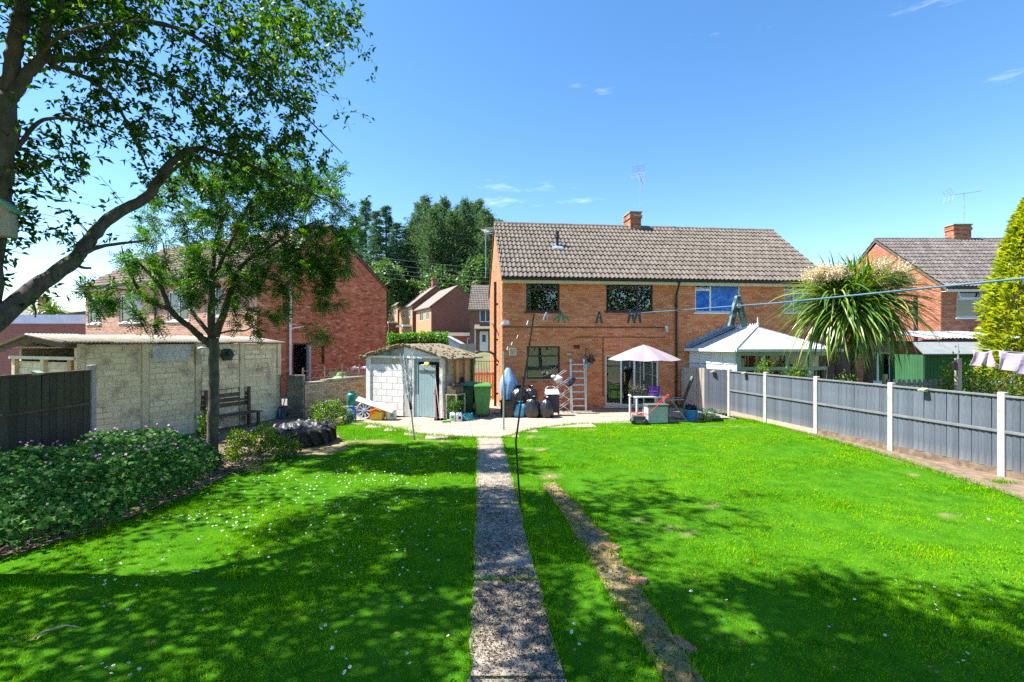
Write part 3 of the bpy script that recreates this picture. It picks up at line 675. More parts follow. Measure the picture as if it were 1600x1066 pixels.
# conservatory of the right-hand half: its side follows the slanting boundary
cons = thing('conservatory', 'white roofed conservatory with sage green window frames beside the grey fence', 'conservatory', HW(6.95, 0), TH)
CZ, CRZ = 2.18, 3.0; cA, cB, cC, cD = (0, 0), (.78, -1.84), (4.3, -1.84), (4.5, 0)
M['poly'] = pm('polycarbonate', (.62,.645,.61), (.56,.58,.54), 3, .35, spec=.5, stain=(.6,.63,.55), stscale=1.2)
M['seal'] = pm('bar_seal', (.3,.32,.34), None, 5, .5)
def rp(name, pts, mat=None, th=.03):
    n = len(pts); return MB().add(list(pts)+[(x, y, z-th) for x, y, z in pts], [tuple(range(n)), tuple(range(2*n-1, n-1, -1))]+[(i, i+n, (i+1) % n+n, (i+1) % n) for i in range(n)]).build(name, mat or M['poly'], cons)
A, B, Cc, D_ = (-.13, -.02, CZ+.02), (.66, -1.98, CZ+.02), (4.42, -1.98, CZ+.02), (4.64, -.02, CZ+.02); R0, R1 = (1.78, -.02, CRZ), (2.13, -.9, CRZ)
lerp = lambda p, q, k: tuple(p[i]+(q[i]-p[i])*k for i in range(3))
for k in range(4): rp('roof_panel', [lerp(A, B, k/4+.004), lerp(A, B, (k+1)/4-.004), lerp(R0, R1, (k+1)/4-.004), lerp(R0, R1, k/4+.004)])
for k in range(4): rp('roof_panel', [lerp(B, Cc, k/4+.004), lerp(B, Cc, (k+1)/4-.004), R1])
for k in range(4): rp('roof_panel', [lerp(Cc, D_, k/4+.004), lerp(Cc, D_, (k+1)/4-.004), lerp(R1, R0, (k+1)/4-.004), lerp(R1, R0, k/4+.004)])
bars = MB()
for k in range(5): bars.bar(lerp(A, B, k/4), lerp(R0, R1, k/4), .045, .03); bars.bar(lerp(Cc, D_, k/4), lerp(R1, R0, k/4), .045, .03)
for k in (1, 2, 3): bars.bar(lerp(B, Cc, k/4), R1, .03, .03)
bars.build('glazing_bars', pm('grey_bar', (.42,.44,.46), None, 4, .5), cons)
MB().bar((B[0], B[1], B[2]+.03), (R1[0], R1[1], R1[2]+.03), .025, .02).build('hip_seal', M['seal'], cons)
rd = (Vector(R1)-Vector(R0)).normalized(); rg = MB().bar(R0, R1, .12, .07); k = 0.0
while k < .86:
    p0, p1 = Vector(R0)+rd*k, Vector(R0)+rd*(k+.09); rg.add([(p0.x-.01, p0.y, CRZ+.03), (p1.x-.01, p1.y, CRZ+.03), ((p0.x+p1.x)/2, (p0.y+p1.y)/2, CRZ+.14), (p0.x+.01, p0.y, CRZ+.03), (p1.x+.01, p1.y, CRZ+.03)], [(0,1,2),(3,2,4),(0,2,3),(1,4,2)]); k += .1
rg.build('ridge_crest', M['white_pl'], cons)
MB().lathe([(.05, 0), (.03, .05), (.04, .1), (.015, .16), (.025, .22), (.004, .34)], 10, Matrix.Translation((R1[0], R1[1], CRZ+.02))).build('finial', M['white_pl'], cons)
MB().bar((-.17, -.03, CZ), (B[0]-.05, B[1]-.05, CZ), .1, .09).bar((B[0]-.05, B[1]-.05, CZ), (Cc[0]+.05, Cc[1]-.05, CZ), .1, .09).build('gutter', M['white_pl'], cons)
fs = MB(); n = 8
for k in range(n):
    x0, x1 = A[0]+(R0[0]-A[0])*k/n, A[0]+(R0[0]-A[0])*(k+1)/n; za, zb = CZ+.02+(CRZ-CZ)*k/n, CZ+.02+(CRZ-CZ)*(k+1)/n
    fs.prism([(x0, za-.02), (x1, zb-.02), (x1, zb+.16), (x0, zb+.16)], -.03, -.014)
fs.build('lead_flashing', M['lead'], cons)
MB().bar((-.1, -.1, CZ+.08), (R0[0], -.1, CRZ+.06), .2, .012, up=(-.4, 0, .9)).build('flashing_apron', M['lead'], cons)
# side wall of white panels
sa = math.atan2(cB[1], cB[0]); sln = math.hypot(*cB); sw = empty_part('side_wall', cons, (0, 0, 0), sa)
MB().box(.0, sln-.05, .0, .06, 0, CZ-.05).build('wall_frame', M['white_pl'], sw)
for k in range(4):
    x0, x1 = .02+(sln-.06)*k/4, .02+(sln-.06)*(k+1)/4
    for z0_, z1_ in ((1.24, 1.66), (1.70, 2.12), (.1, 1.2)): MB().box(x0+.03, x1-.03, -.018, -.001, z0_, z1_).build('side_panel', M['white_pl'], sw, bevel=.006)
    MB().box(x0+.05, x1-.05, -.022, -.002, 1.672, 1.69).build('bead', M['seal'], sw)
MB().box(cB[0]+.07, cC[0], cB[1], cB[1]+.1, 0, .6).build('dwarf_wall', M['brick'], cons)
MB().box(cB[0]-.02, cB[0]+.07, cB[1]-.02, cB[1]+.07, 0, CZ-.04).build('corner_post', M['sage'], cons)
for k in range(4):
    ww = cC[0]-cB[0]-.07; x0, x1 = cB[0]+.07+ww*k/4, cB[0]+.07+ww*(k+1)/4; w_ = MB(); yy = cB[1]
    for a in (x0, x1-.06): w_.box(a, a+.06, yy-.01, yy+.06, .6, CZ-.03)
    for z0_, z1_ in ((.6, .68), (1.5, 1.62), (CZ-.18, CZ-.03)): w_.box(x0+.06, x1-.06, yy-.008, yy+.058, z0_, z1_)
    w_.box(x0+.06, x0+.12, yy-.006, yy+.05, .68, 1.5); w_.box(x1-.12, x1-.06, yy-.006, yy+.05, .68, 1.5)
    w_ = w_.build('front_window', M['sage'], cons, bevel=.006)
    for z0_, z1_ in ((.68, 1.5), (1.62, CZ-.18)): MB().box(x0+.05, x1-.05, yy+.02, yy+.026, z0_, z1_).build('pane', M['glass_clear'], w_)
MB().bar((cC[0], cC[1]+.05, CZ/2), (cD[0], cD[1], CZ/2), .05, CZ-.1).build('end_wall', M['sage'], cons)
MB().box(1.2, 1.7, -.5, -.1, 0, 1.4).box(2.4, 3.2, -.45, -.15, 0, .9).build('furniture_indoors', M['wood_old'], cons)
# ------------------------------------------------------------ the red brick house on the left (corner towards us)
lh = thing('neighbour_house', 'red brick house with brown tiled roof behind the concrete garage', 'house', (-9.6, 18.3, 0), rad(-25.8)); lh.scale = (-1, 1, 1)
LW, LD, LE, LR = 12.4, 7.3, 5.12, 7.5
lf = lambda px: -(18.3*((px-800)/F)+9.6)/(.9+.436*((px-800)/F))
lg = lambda px: (18.3*((px-800)/F)+9.6)/(.436-.9*((px-800)/F))
fo = [(lf(222), lf(187), 3.35, 4.62), (lf(295), lf(262), 3.35, 4.62), (lf(345), lf(325), 3.5, 4.62), (lf(158), lf(138), 3.35, 4.62)]
go = [(1.62, 2.5, .33, 2.42), (lg(497), lg(507), 1.5, 2.3), (lg(485), lg(503), 3.75, 4.7)]
lfw, lgw = house_shell(lh, LW, LD, LE, LR, M['mortar_grey'], M['brick_red'], fo, go, singles=0, z0=.2)
M['brick_lit'] = brick_mat('lit_front_brick', [(0, (.5,.26,.17)), (.4, (.58,.34,.24)), (.8, (.64,.4,.3)), (1, (.46,.22,.14))])  # paler copy of the brick, sunlight on the front put into its colour
for c in lfw.children:
    c.data.materials.clear(); c.data.materials.append(M['brick_lit'])
lr, lze, lp = roof_on(lh, LW, LD, LE, LR, M['tile_left'], 300, oh=.26, back_tiles=True)
for o in fo: window(lh, *o, M['white_pl'], vbars=[((o[0]+o[1])/2, o[2], o[3])], sill=M['white_pl'], fw=.07, y=.04)
S_ = Matrix(((0,1,0,0),(1,0,0,0),(0,0,1,0),(0,0,0,1)))
def side_window(par, o, mat, name='window', depth=.05, pane='glass'):
    """frame and pane set into the gable opening o = (y0, y1, z0, z1)"""
    f = MB(); y0, y1, z0, z1 = o
    for a in ((y0, y0+.06, z0, z1), (y1-.06, y1, z0, z1)): f.box(depth, depth+.07, a[0], a[1], a[2], a[3])
    f.box(depth+.002, depth+.068, y0+.06, y1-.06, z0, z0+.06); f.box(depth+.002, depth+.068, y0+.06, y1-.06, z1-.06, z1)
    wn = f.build(name, mat, par); MB().box(depth+.03, depth+.036, y0+.05, y1-.05, z0+.05, z1-.05).build('pane', M[pane], wn); return wn
side_window(lh, go[1], M['brown_fr']); side_window(lh, go[2], M['brown_fr'])
dr = side_window(lh, go[0], M['brown_fr'], 'doorway', .08, 'glass_clear')
MB().box(.02, .06, -.8, 0, .35, 2.36, Matrix.Translation((.14, 2.44, 0)) @ Matrix.Rotation(rad(-60), 4, 'Z')).build('open_door', pm('white_door', (.6,.62,.66), None, 4, .5), dr)
MB().box(-.02, .0, 1.5, 2.62, 2.43, 2.6).build('lintel', M['brick_red'], lh)
pp = lg(451); MB().tube([(-.1, pp, .3), (-.1, pp, 4.95)], .05, 10).tube([(-.1, pp, 3.0), (-.08, pp+.75, 3.12)], .03, 8).build('white_drainpipe', M['white_pl'], lh)
MB().tube([(-.04, lg(493), 3.2), (-.04, lg(493), 2.2)], .008, 4).build('wall_cable', M['black_pl'], lh)
dpx = lf(245); MB().tube([(dpx, -.4, lze-.1), (dpx, -.06, lze-.5), (dpx, -.06, .4)], .04, 8).build('downpipe', M['black_pl'], lh)
chimney(lh, 6.2, 3.65, 7.1, 8.3, .6, .5, M['brick_red'])

# ------------------------------------------------------------ the house on the far right
rh = thing('gabled_house', 'red brick house with sunlit gable behind the spiky palm', 'house', (17.9, 20.3, 0))
ro = [(.66, 1.72, 3.48, 4.66), (4.2, 5.6, 3.48, 4.66)]
house_shell(rh, 10, 7.2, 4.84, 7.4, M['mortar_grey'], M['brick_pink'], ro, (), singles=0)
roof_on(rh, 10, 7.2, 4.84, 7.4, M['tile_dark'], 300, oh=.3, fascia='white_pl')
for k, o in enumerate(ro):
    wn = window(rh, *o, M['white_pl'], hbars=[(o[2]+(o[3]-o[2])*.66, o[0], o[1])], sill=M['white_pl'], fw=.06, y=.04)
    if k == 0:
        T = Matrix.Translation((0, .03, o[3]-.03)) @ Matrix.Rotation(rad(-22), 4, 'X'); f = MB()
        for a in (o[0]+.04, o[1]-.09): f.box(a, a+.05, -.02, .02, -.4, 0, T)
        f.box(o[0]+.09, o[1]-.09, -.018, .018, -.4, -.35, T); f.box(o[0]+.09, o[1]-.09, -.018, .018, -.05, 0, T); f.build('open_fanlight', M['white_pl'], wn)
        MB().lathe([(.0, 0), (.24, .005), (.24, .02), (0, .025)], 24, Matrix.Translation(((o[0]+o[1])/2-.08, .3, o[2]+.36)) @ Matrix.Rotation(rad(90), 4, 'X'), cap=False).build('round_mirror', pm('mirror_back', (.32,.4,.38), None, 2, .3), wn)
MB().tube([(-.08, 1.2, 4.5), (-.08, 1.2, 0)], .06, 8).build('downpipe', pm('blue_black_pipe', (.03,.04,.07), None, 4, .4), rh)
MB().cbox((.45, -.012, 4.68), (.22, .016, .14)).build('air_brick', M['felt'], rh)
chimney(rh, 4.1, 3.7, 6.9, 8.2, .85, .5, M['brick_red'])
aerial('roof aerial on the chimney of the far gabled house', (22.3, 24.0, 7.6), 2.2, rad(175), .12, 1.5)
# brick outbuilding and lean-to in front of it
ob = thing('brick_outbuilding', 'low brick outbuilding with white window behind the palm trunk', 'outbuilding', (12.75, 18.0, 0))
oo = [(.35, 1.35, .95, 2.1)]
wl = wall_cells(MB(), 0, 2.55, 0, 2.4, oo, 0, .22).box(0, .22, .22, 2.6, 0, 2.4).box(2.33, 2.55, .22, 2.6, 0, 2.4).build('wall', M['mortar_grey'], ob); brick_face(wl, brick_spots(0, 2.55, .02, 2.4, oo), M['brick_pink'])
window(ob, *oo[0], M['white_pl'], vbars=[(.85, .95, 2.1)], sill=M['white_pl'], fw=.07)
MB().box(-.1, 2.65, -.15, 2.7, 2.4, 2.5).build('flat_roof', M['felt'], ob)
MB().tube([(2.42, -.06, 2.4), (2.42, -.06, 0)], .04, 8).build('downpipe', M['black_pl'], ob)
lt = thing('lean_to', 'lean-to shelter with corrugated roof sheets against the far gabled house', 'shelter', (15.5, 18.4, 0))
M['corr'] = pm('grey_corrugated', (.34,.36,.4), (.27,.29,.33), 3, .5, .2, 20, stain=(.3,.24,.18), stscale=2)
for k in range(5):
    vs_, fs_ = [], []; n = 24
    for j in range(2):
        for i in range(n+1): vs_.append((i*.036, j*2.05, 2.6+j*.3+.018*math.cos(i*math.pi/2)))
    fs_ = [(i, i+1, n+2+i, n+1+i) for i in range(n)]
    o = link('roof_sheet', (lambda m_: (m_.from_pydata(vs_, [], fs_), m_.update(), m_)[-1])(bpy.data.meshes.new('roof_sheet')), M['corr'], lt); o.location = (k*.8-.05, -.15, .012*(k % 2)); o.rotation_euler = (0, 0, U(-.01, .01))
MB().box(0, 3.8, -.02, .06, 2.42, 2.56).build('front_beam', M['wood_old'], lt)
for x in (.05, 1.8, 3.7): MB().box(x, x+.1, .0, .1, 0, 2.42).build('post', M['wood_old'], lt)
MB().box(0, 3.8, 1.2, 1.28, 0, 2.5).build('back_boarding', M['wood_old'], lt)
# green board shed in front of the lean-to
gs = thing('garden_shed', 'green boarded shed with grey felt roof behind the washing', 'shed', (14.05, 16.6, 0))
bm = MB().box(-.052, .052, -.012, .012, 0, 2.0).mesh('board')
for k in range(28): o = link('board', bm, M['wood_green'], gs); o.location = (.06+k*.112, 0, .02)
for k in range(14): o = link('board', bm, M['wood_green'], gs); o.location = (0, .07+k*.112, .02); o.rotation_euler = (0, 0, rad(90))
MB().add([(-.1, -.12, 2.02), (3.25, -.12, 2.02), (3.25, .9, 2.42), (.35, .9, 2.42), (-.1, -.12, 2.06), (3.25, -.12, 2.06), (3.25, .9, 2.46), (.35, .9, 2.46)], [(3,2,1,0),(4,5,6,7),(0,1,5,4),(1,2,6,5),(2,3,7,6),(3,0,4,7)]).build('roof', pm('roof_felt', (.22,.24,.25), (.18,.2,.21), 4, .9, .3), gs)
MB().box(.02, 3.14, .02, 1.55, 0, 1.98).build('frame', M['wood_old'], gs)

# ------------------------------------------------------------ houses up the street
FB = {a: far_brick('far_brick_'+a, (.27,.105,.07), (.17,.065,.045), (.2,.11,.08), a) for a in 'xy'}
FBlit = far_brick('far_lit_brick', (.5,.26,.13), (.44,.21,.1), (.45,.28,.17), 'y')  # sunlight on the left-facing walls put into a lighter, warmer brick colour
FT = pm('far_roof', (.25,.21,.18), (.18,.15,.13), 2, .9, stretch=(1, 8, 8))
def pane_box(par, x0, x1, y0, y1, z0, z1, axis, frame='white_pl', name='window'):
    """window with frame and pane standing 3 cm proud of a wall; axis is the wall's normal"""
    f = MB(); e = .07
    if axis == 'y':
        for q in ((x0, x0+e, z0, z1), (x1-e, x1, z0, z1), (x0+e, x1-e, z0, z0+e), (x0+e, x1-e, z1-e, z1), ((x0+x1)/2-e/2, (x0+x1)/2+e/2, z0+e, z1-e)): f.box(q[0], q[1], y0-.03, y0+.05, q[2], q[3])
        wn = f.build(name, M[frame], par); MB().box(x0+e, x1-e, y0-.008, y0+.04, z0+e, z1-e).build('pane', M['dark_pane'], wn)
    else:
        for q in ((y0, y0+e, z0, z1), (y1-e, y1, z0, z1), (y0+e, y1-e, z0, z0+e), (y0+e, y1-e, z1-e, z1), ((y0+y1)/2-e/2, (y0+y1)/2+e/2, z0+e, z1-e)): f.box(x0-.03, x0+.05, q[0], q[1], q[2], q[3])
        wn = f.build(name, M[frame], par); MB().box(x0-.008, x0+.04, y0+e, y1-e, z0+e, z1-e).build('pane', M['dark_pane'], wn)
    return wn
M['dark_pane'] = pm('far_pane', (.05,.07,.09), (.1,.13,.16), 2, .08, spec=.8)
def far_house(label, loc, rot, gl, fl_, ze, zr, wins_f=(), wins_g=(), chim=None, scale=1, gable_mat=None, low=None):
    """gable end faces -y (width gl), long front faces -x (length fl_)"""
    h = thing('street_house', label, 'house', loc, rot)
    MB().prism([(0, -1), (gl, -1), (gl, ze), (gl/2, zr), (0, ze)], 0, .2).build('gable_wall', gable_mat or FB['x'], h)
    MB().box(-.01, .2, .2, fl_, -1, ze).build('front_wall', FBlit, h)
    MB().prism([(.2, -1), (gl, -1), (gl, ze), (gl/2, zr), (.2, ze)], fl_-.2, fl_).box(gl-.2, gl, .2, fl_-.2, -1, ze).build('rear_wall', FB['x'], h)
    rf = MB()
    for s in (0, 1):
        xa, xb = (-.3, gl/2) if s == 0 else (gl+.3, gl/2); k = (zr-ze)/(gl/2); za, zb = ze-.3*k+.06, zr+.06
        rf.add([(xa, -.15, za), (xa, fl_+.15, za), (xb, fl_+.15, zb), (xb, -.15, zb), (xa, -.15, za+.12), (xa, fl_+.15, za+.12), (xb, fl_+.15, zb+.12), (xb, -.15, zb+.12)], [(0,1,2,3),(7,6,5,4),(0,4,5,1),(1,5,6,2),(2,6,7,3),(3,7,4,0)])
    rf = rf.build('roof', FT, h)
    for y0, y1, z0, z1 in wins_f: pane_box(h, -.01, 0, y0, y1, z0, z1, 'x')
    for x0, x1, z0, z1 in wins_g: pane_box(h, x0, x1, 0, 0, z0, z1, 'y')
    if chim: MB().box(chim[0]-.35, chim[0]+.35, chim[1]-.4, chim[1]+.4, zr-.6, zr+1.3).box(chim[0]-.42, chim[0]+.42, chim[1]-.47, chim[1]+.47, zr+1.05, zr+1.2).build('chimney', FB['x'], rf)
    return h
a_ = rad(25.5)
ha = far_house('brown gabled house up the street with one narrow side window', (-9.6, 58, 1.65), a_, 6.5, 7.2, 5.1, 7.6, [(1, 2.2, 3.5, 4.7), (3.6, 5.4, 3.5, 4.7)], [(5.0, 5.9, 3.1, 4.5)])
MB().box(.2, 6.8, -2.6, -.01, 1.55, 1.95).build('garage_fascia', M['white_pl'], ha); MB().box(.3, 6.6, -2.5, -.02, -1, 1.55).build('garage_wall', FB['x'], ha); MB().box(.15, 6.85, -2.65, -.01, 1.95, 2.05).build('garage_roof', M['felt'], ha)
pane_box(ha, 3.6, 5.6, -2.5, 0, .35, 1.3, 'y')
hb = far_house('middle house of the far row with brick chimney on its ridge', (-13.4, 65.6, 2.4), a_, 6.5, 8, 5.1, 7.7, [(1, 2.2, 3.5, 4.7), (4.2, 5.6, 3.5, 4.7)], (), (3.25, .8))
MB().box(-1.2, -.02, .5, 5, 2.2, 2.45).build('porch_roof', M['white_pl'], hb)
hc = far_house('farthest house of the row up the street beside the trees', (-17.6, 75, 3.2), a_, 6.5, 12, 5.1, 7.6, [(1, 2.2, 3.5, 4.7), (3.6, 5.2, 3.5, 4.7), (7, 8.6, 3.5, 4.7), (9.6, 10.8, 3.5, 4.7)], (), (3.25, 6.5))
MB().box(-1.4, -.02, .5, 7, 2.2, 2.45).build('porch_roof', M['white_pl'], hc); MB().box(-1.4, -.02, .2, .5, -1, 2.2).build('porch_side', FB['x'], hc)
# nearer street house whose front shows beside the semi's gable
hn = thing('street_house', 'street house with white front door seen past the semi\'s gable', 'house', (-4.25, 49, 1.5))
MB().box(0, 8, 0, .2, -1, 4.3).build('front_wall', FB['x'], hn); MB().box(0, .2, .2, 6.5, -1, 4.3).prism([(0, 4.3), (6.5, 4.3), (3.25, 6.9)], 0, .2, S_).build('gable_wall', FBlit, hn)
rf = MB(); k = 2.6/3.25
for s in (0, 1):
    ya, yb = (-.3, 3.25) if s == 0 else (6.8, 3.25); rf.add([(-.12, ya, 4.3-.3*k+.06), (8.12, ya, 4.3-.3*k+.06), (8.12, yb, 6.96), (-.12, yb, 6.96), (-.12, ya, 4.3-.3*k+.16), (8.12, ya, 4.3-.3*k+.16), (8.12, yb, 7.06), (-.12, yb, 7.06)], [(3,2,1,0),(4,5,6,7),(0,1,5,4),(1,2,6,5),(2,3,7,6),(3,0,4,7)])
rf = rf.build('roof', FT, hn); tiled(rf, (-.12, -.32, 4.3-.3*k+.15), 8.24, 4.5, math.atan(k), M['tile'], 0, gauge=.4)
pane_box(hn, 1.0, 2.2, 0, 0, 3.0, 4.2, 'y')
d_ = MB().box(1.0, 1.85, -.04, .0, 0, 2.05).build('front_door', M['white_pl'], hn); MB().box(1.25, 1.6, -.05, -.03, 1.0, 1.7).build('door_light', M['dark_pane'], d_)
MB().add([(.5, -.9, 2.3), (3, -.9, 2.3), (3, 0, 2.75), (.5, 0, 2.75), (.5, -.9, 2.2), (3, -.9, 2.2), (3, 0, 2.2), (.5, 0, 2.2)], [(0,1,2,3),(7,6,5,4),(0,4,5,1),(1,5,6,2),(2,6,7,3),(3,7,4,0)]).build('porch', M['tile'], hn)
for x in (.55, 2.85): MB().box(x, x+.1, -.85, -.75, 0, 2.2).build('porch_post', M['white_pl'], hn)
# white garage and low fence beyond the shed
wg = thing('white_garage', 'small white gabled garage beyond the ivy hedge', 'garage', (-6.3, 38, .7))
MB().prism([(0, -1), (2.3, -1), (2.3, 1.55), (1.15, 2.15), (0, 1.55)], 0, 3).build('wall', pm('white_render', (.62,.68,.74), None, 3, .8), wg)
rf = MB()
for s in (0, 1):
    xa, xb = (-.12, 1.15) if s == 0 else (2.42, 1.15); rf.add([(xa, -.1, 1.5), (xa, 3.1, 1.5), (xb, 3.1, 2.18), (xb, -.1, 2.18), (xa, -.1, 1.58), (xa, 3.1, 1.58), (xb, 3.1, 2.26), (xb, -.1, 2.26)], [(0,1,2,3),(7,6,5,4),(0,4,5,1),(1,5,6,2),(2,6,7,3),(3,7,4,0)])
rf.build('roof', pm('grey_sheet', (.5,.54,.58), None, 3, .7), wg)
bf = thing('board_fence', 'short brown board fence beside the small white garage', 'fence', (-4.0, 37.5, .6))
bm = MB().box(-.07, .07, -.01, .01, 0, 1.75).mesh('board')
for k in range(8): o = link('board', bm, M['wood_pale'], bf); o.location = (.05+k*.15, 0, 0)
MB().box(0, 1.2, .015, .05, .4, .5).box(0, 1.2, .015, .05, 1.3, 1.4).build('rail', M['wood_pale'], bf)
# flat-roofed extension and roofs beyond the left-hand garage
fe = thing('flat_roofed_extension', 'long flat roofed brick building with white fascia beyond the garage', 'building', (-27.5, 25.3, 0))
MB().box(0, 5.4, 0, 4, 0, 3.42).build('wall', far_brick('far_red_wall', (.3,.1,.07), (.24,.075,.055), (.32,.22,.18), 'x'), fe); MB().box(-.1, 5.5, -.12, 4.1, 3.42, 3.88).build('fascia', pm('fascia_white', (.7,.72,.82), None, 3, .6), fe)
MB().add([(3.2, .5, 3.88), (5.4, .5, 3.88), (5.4, .5, 4.2), (3.2, 3, 3.88), (5.4, 3, 3.88), (5.4, 3, 4.2)], [(0,1,2),(5,4,3),(0,3,4,1),(1,4,5,2),(2,5,3,0)]).build('roof', M['felt'], fe)
hl = far_house('pale distant house with brick chimney at the picture\'s far left edge', (-47.5, 46, .6), rad(70), 6.5, 8, 3.6, 5.2, [], [(1, 2, 2, 3.2)], (3.2, 1.2), gable_mat=pm('pale_render', (.55,.42,.38), None, 3, .8))
hl2 = far_house('distant brick house showing a corner above the white fascia', (-48.5, 52.5, .5), rad(20), 6, 8, 4.2, 5.6, [], [], None, gable_mat=FB['x'])
M['wire'] = pm('wire_grey', (.16,.17,.18), None, 5, .7)
# wires across the gap between the houses
for k, (l_, r_) in enumerate([(393, 421), (403, 428.5), (411, 435.5), (418, 441.5), (426, 447.5)]):
    a, b_ = P(535, l_, 44+k*.4), P(800, r_-.2, 40+k*.4); pts = [a.lerp(b_, i/12)+Vector((0, 0, -.25*math.sin(math.pi*i/12))) for i in range(13)]
    o = MB().tube([p for p in pts], .008, 5).build('overhead_wire', M['wire'])
    tag(o, '%s of the overhead wires strung between the houses, counting from the top' % ['first', 'second', 'third', 'fourth', 'lowest'][k], 'wire', 'overhead wires')
# ------------------------------------------------------------ fences
M['gap'] = pm('gap_shade', (.03,.033,.04), None, 5, .95)  # near-black colour standing in for shade between the boards
def panel_fence(fence, a, b, z0, z1, bmat, rmat, name='fence_panel', nb=18, rails=(.06, .72, 1.38), cap=True, front=1, lap=True, zfn=None):
    """one feather-edge panel between points a and b (x,y): boards, rails and capping; front=+1 puts the rails on the -normal side"""
    a, b = Vector((a[0], a[1], 0)), Vector((b[0], b[1], 0)); d = b-a; ln = d.length; ang = math.atan2(d.y, d.x)
    p = empty_part(name, fence, (a.x, a.y, 0), ang); bw = ln/nb
    q4 = [(-bw*.43, -.010*front), (bw*.43, -.024*front), (bw*.43, .006*front), (-bw*.43, .006*front)]; me = MB().slab(q4 if front > 0 else q4[::-1], z0, z1).mesh('board')
    for k in range(nb):
        o = link('board', me, bmat, p); o.location = (bw*(k+.5), U(-.002, .002), U(-.008, .008)); o.rotation_euler = (0, U(-.006, .006), U(-.02, .02))
    MB().box(.004, ln-.004, *sorted((.01*front, .018*front)), z0+.01, z1-.01).build('gap_shade_sheet', M['gap'], p)  # dark sheet added so the gaps between boards show as shadow lines
    for z in rails: MB().box(0, ln, -front*.03-.022, -front*.03+.022, z0+z-.025, z0+z+.025).build('rail', rmat, p, bevel=.004)
    if cap: MB().box(0, ln, *sorted((-.05*front, .03*front)), z1-.01, z1+.025).build('capping', rmat, p, bevel=.004)
    return p
FP = [(8.06*0+P(1846, 0, 6.75).x, 6.75), (P(1567, 0, 8.8).x, 8.8), (P(1393, 0, 10.85).x, 10.85), (P(1276, 0, 12.86).x, 12.86), (P(1197, 0, 14.7).x, 14.7), (P(1140, 0, 16.4).x, 16.4)]
rfence = thing('garden_fence', 'blue grey feather-edge fence with white concrete posts along the sunny lawn', 'fence')
for k, (x, y) in enumerate(FP):
    po = MB().box(-.052, .052, -.06, .06, -.05, 1.55).add([], []); po = po.build('post', M['concrete'], rfence, bevel=.012); po.location = (x, y, 0); po.rotation_euler = (0, 0, math.atan2(2.05, -.41)-math.pi/2+U(-.02, .02))
for k in range(len(FP)-1):
    a, b_ = Vector(FP[k]), Vector(FP[k+1]); d = (b_-a).normalized(); a2_, b2_ = a+d*.05, b_-d*.05
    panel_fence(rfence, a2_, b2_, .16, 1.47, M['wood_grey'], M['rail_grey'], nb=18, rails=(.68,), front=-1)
    gb = MB().bar((a2_.x, a2_.y, .07), (b2_.x, b2_.y, .07), .045, .17).build('gravel_board', M['soil'] if k < 3 else M['slab'], rfence)
mid = (6.79, 17.15); wend = tuple(HW(6.62, -.1))[:2]
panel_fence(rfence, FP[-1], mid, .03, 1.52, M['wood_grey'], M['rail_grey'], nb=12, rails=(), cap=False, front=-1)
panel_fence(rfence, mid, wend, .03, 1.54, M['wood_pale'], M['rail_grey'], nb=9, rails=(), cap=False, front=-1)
lfence = thing('timber_fence', 'dark mossy board fence with one white concrete post in the tree shade', 'fence')
LP_ = [(-8.75, 10.12), (-8.74, 8.25), (-8.72, 6.4)]
for k in (0,):
    po = MB().box(-.06, .06, -.06, .06, -.05, 1.98).build('post', M['concrete'], lfence, bevel=.012); po.location = (*LP_[k], 0)
for k in range(2):
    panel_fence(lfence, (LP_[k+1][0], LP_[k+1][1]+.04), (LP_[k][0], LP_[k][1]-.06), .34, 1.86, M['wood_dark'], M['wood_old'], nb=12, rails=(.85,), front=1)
    MB().bar((LP_[k][0], LP_[k][1]-.06, .17), (LP_[k+1][0], LP_[k+1][1]+.04, .17), .05, .34).build('gravel_board', M['conc_old'], lfence)
def solar(label, loc, rz):
    s = thing('solar_light', label, 'solar light', loc, rz, 'solar lights on the fences')
    MB().prism([(-.07, 0), (.07, 0), (.07, .03), (-.07, .03)], -.11, .02, Matrix.Rotation(rad(18), 4, 'X')).build('panel', pm('solar_panel', (.25,.27,.2), (.4,.42,.3), 20, .3), s)
    MB().box(-.065, .065, -.06, -.01, -.045, .0).build('lamp', pm('lamp_yellow', (.7,.66,.2), None, 5, .4), s)
fa = math.atan2(2.05, -.41)+math.pi
pt = Vector(FP[1]).lerp(Vector(FP[2]), .63); solar('pale solar light on the grey fence panel nearest the picket fence', (pt.x-.05, pt.y, 1.47), fa+math.pi*0)
pt = Vector(FP[4]).lerp(Vector(FP[5]), .5); solar('small solar light on the grey fence in front of the conservatory window', (pt.x-.05, pt.y, 1.47), fa)
pt = Vector(FP[5]).lerp(Vector(mid), .55); solar('small solar light on the grey boards by the white conservatory wall', (pt.x-.06, pt.y, 1.44), fa)
solar('solar light on top of the dark mossy fence', (-8.68, 8.85, 1.9), rad(90))

# ------------------------------------------------------------ concrete sectional garage on the left
ga = thing('concrete_garage', 'cream concrete panel garage with mossy corrugated roof on the left', 'garage', (-7.42, 15.5, 0), math.atan2(-1.21, -.51))
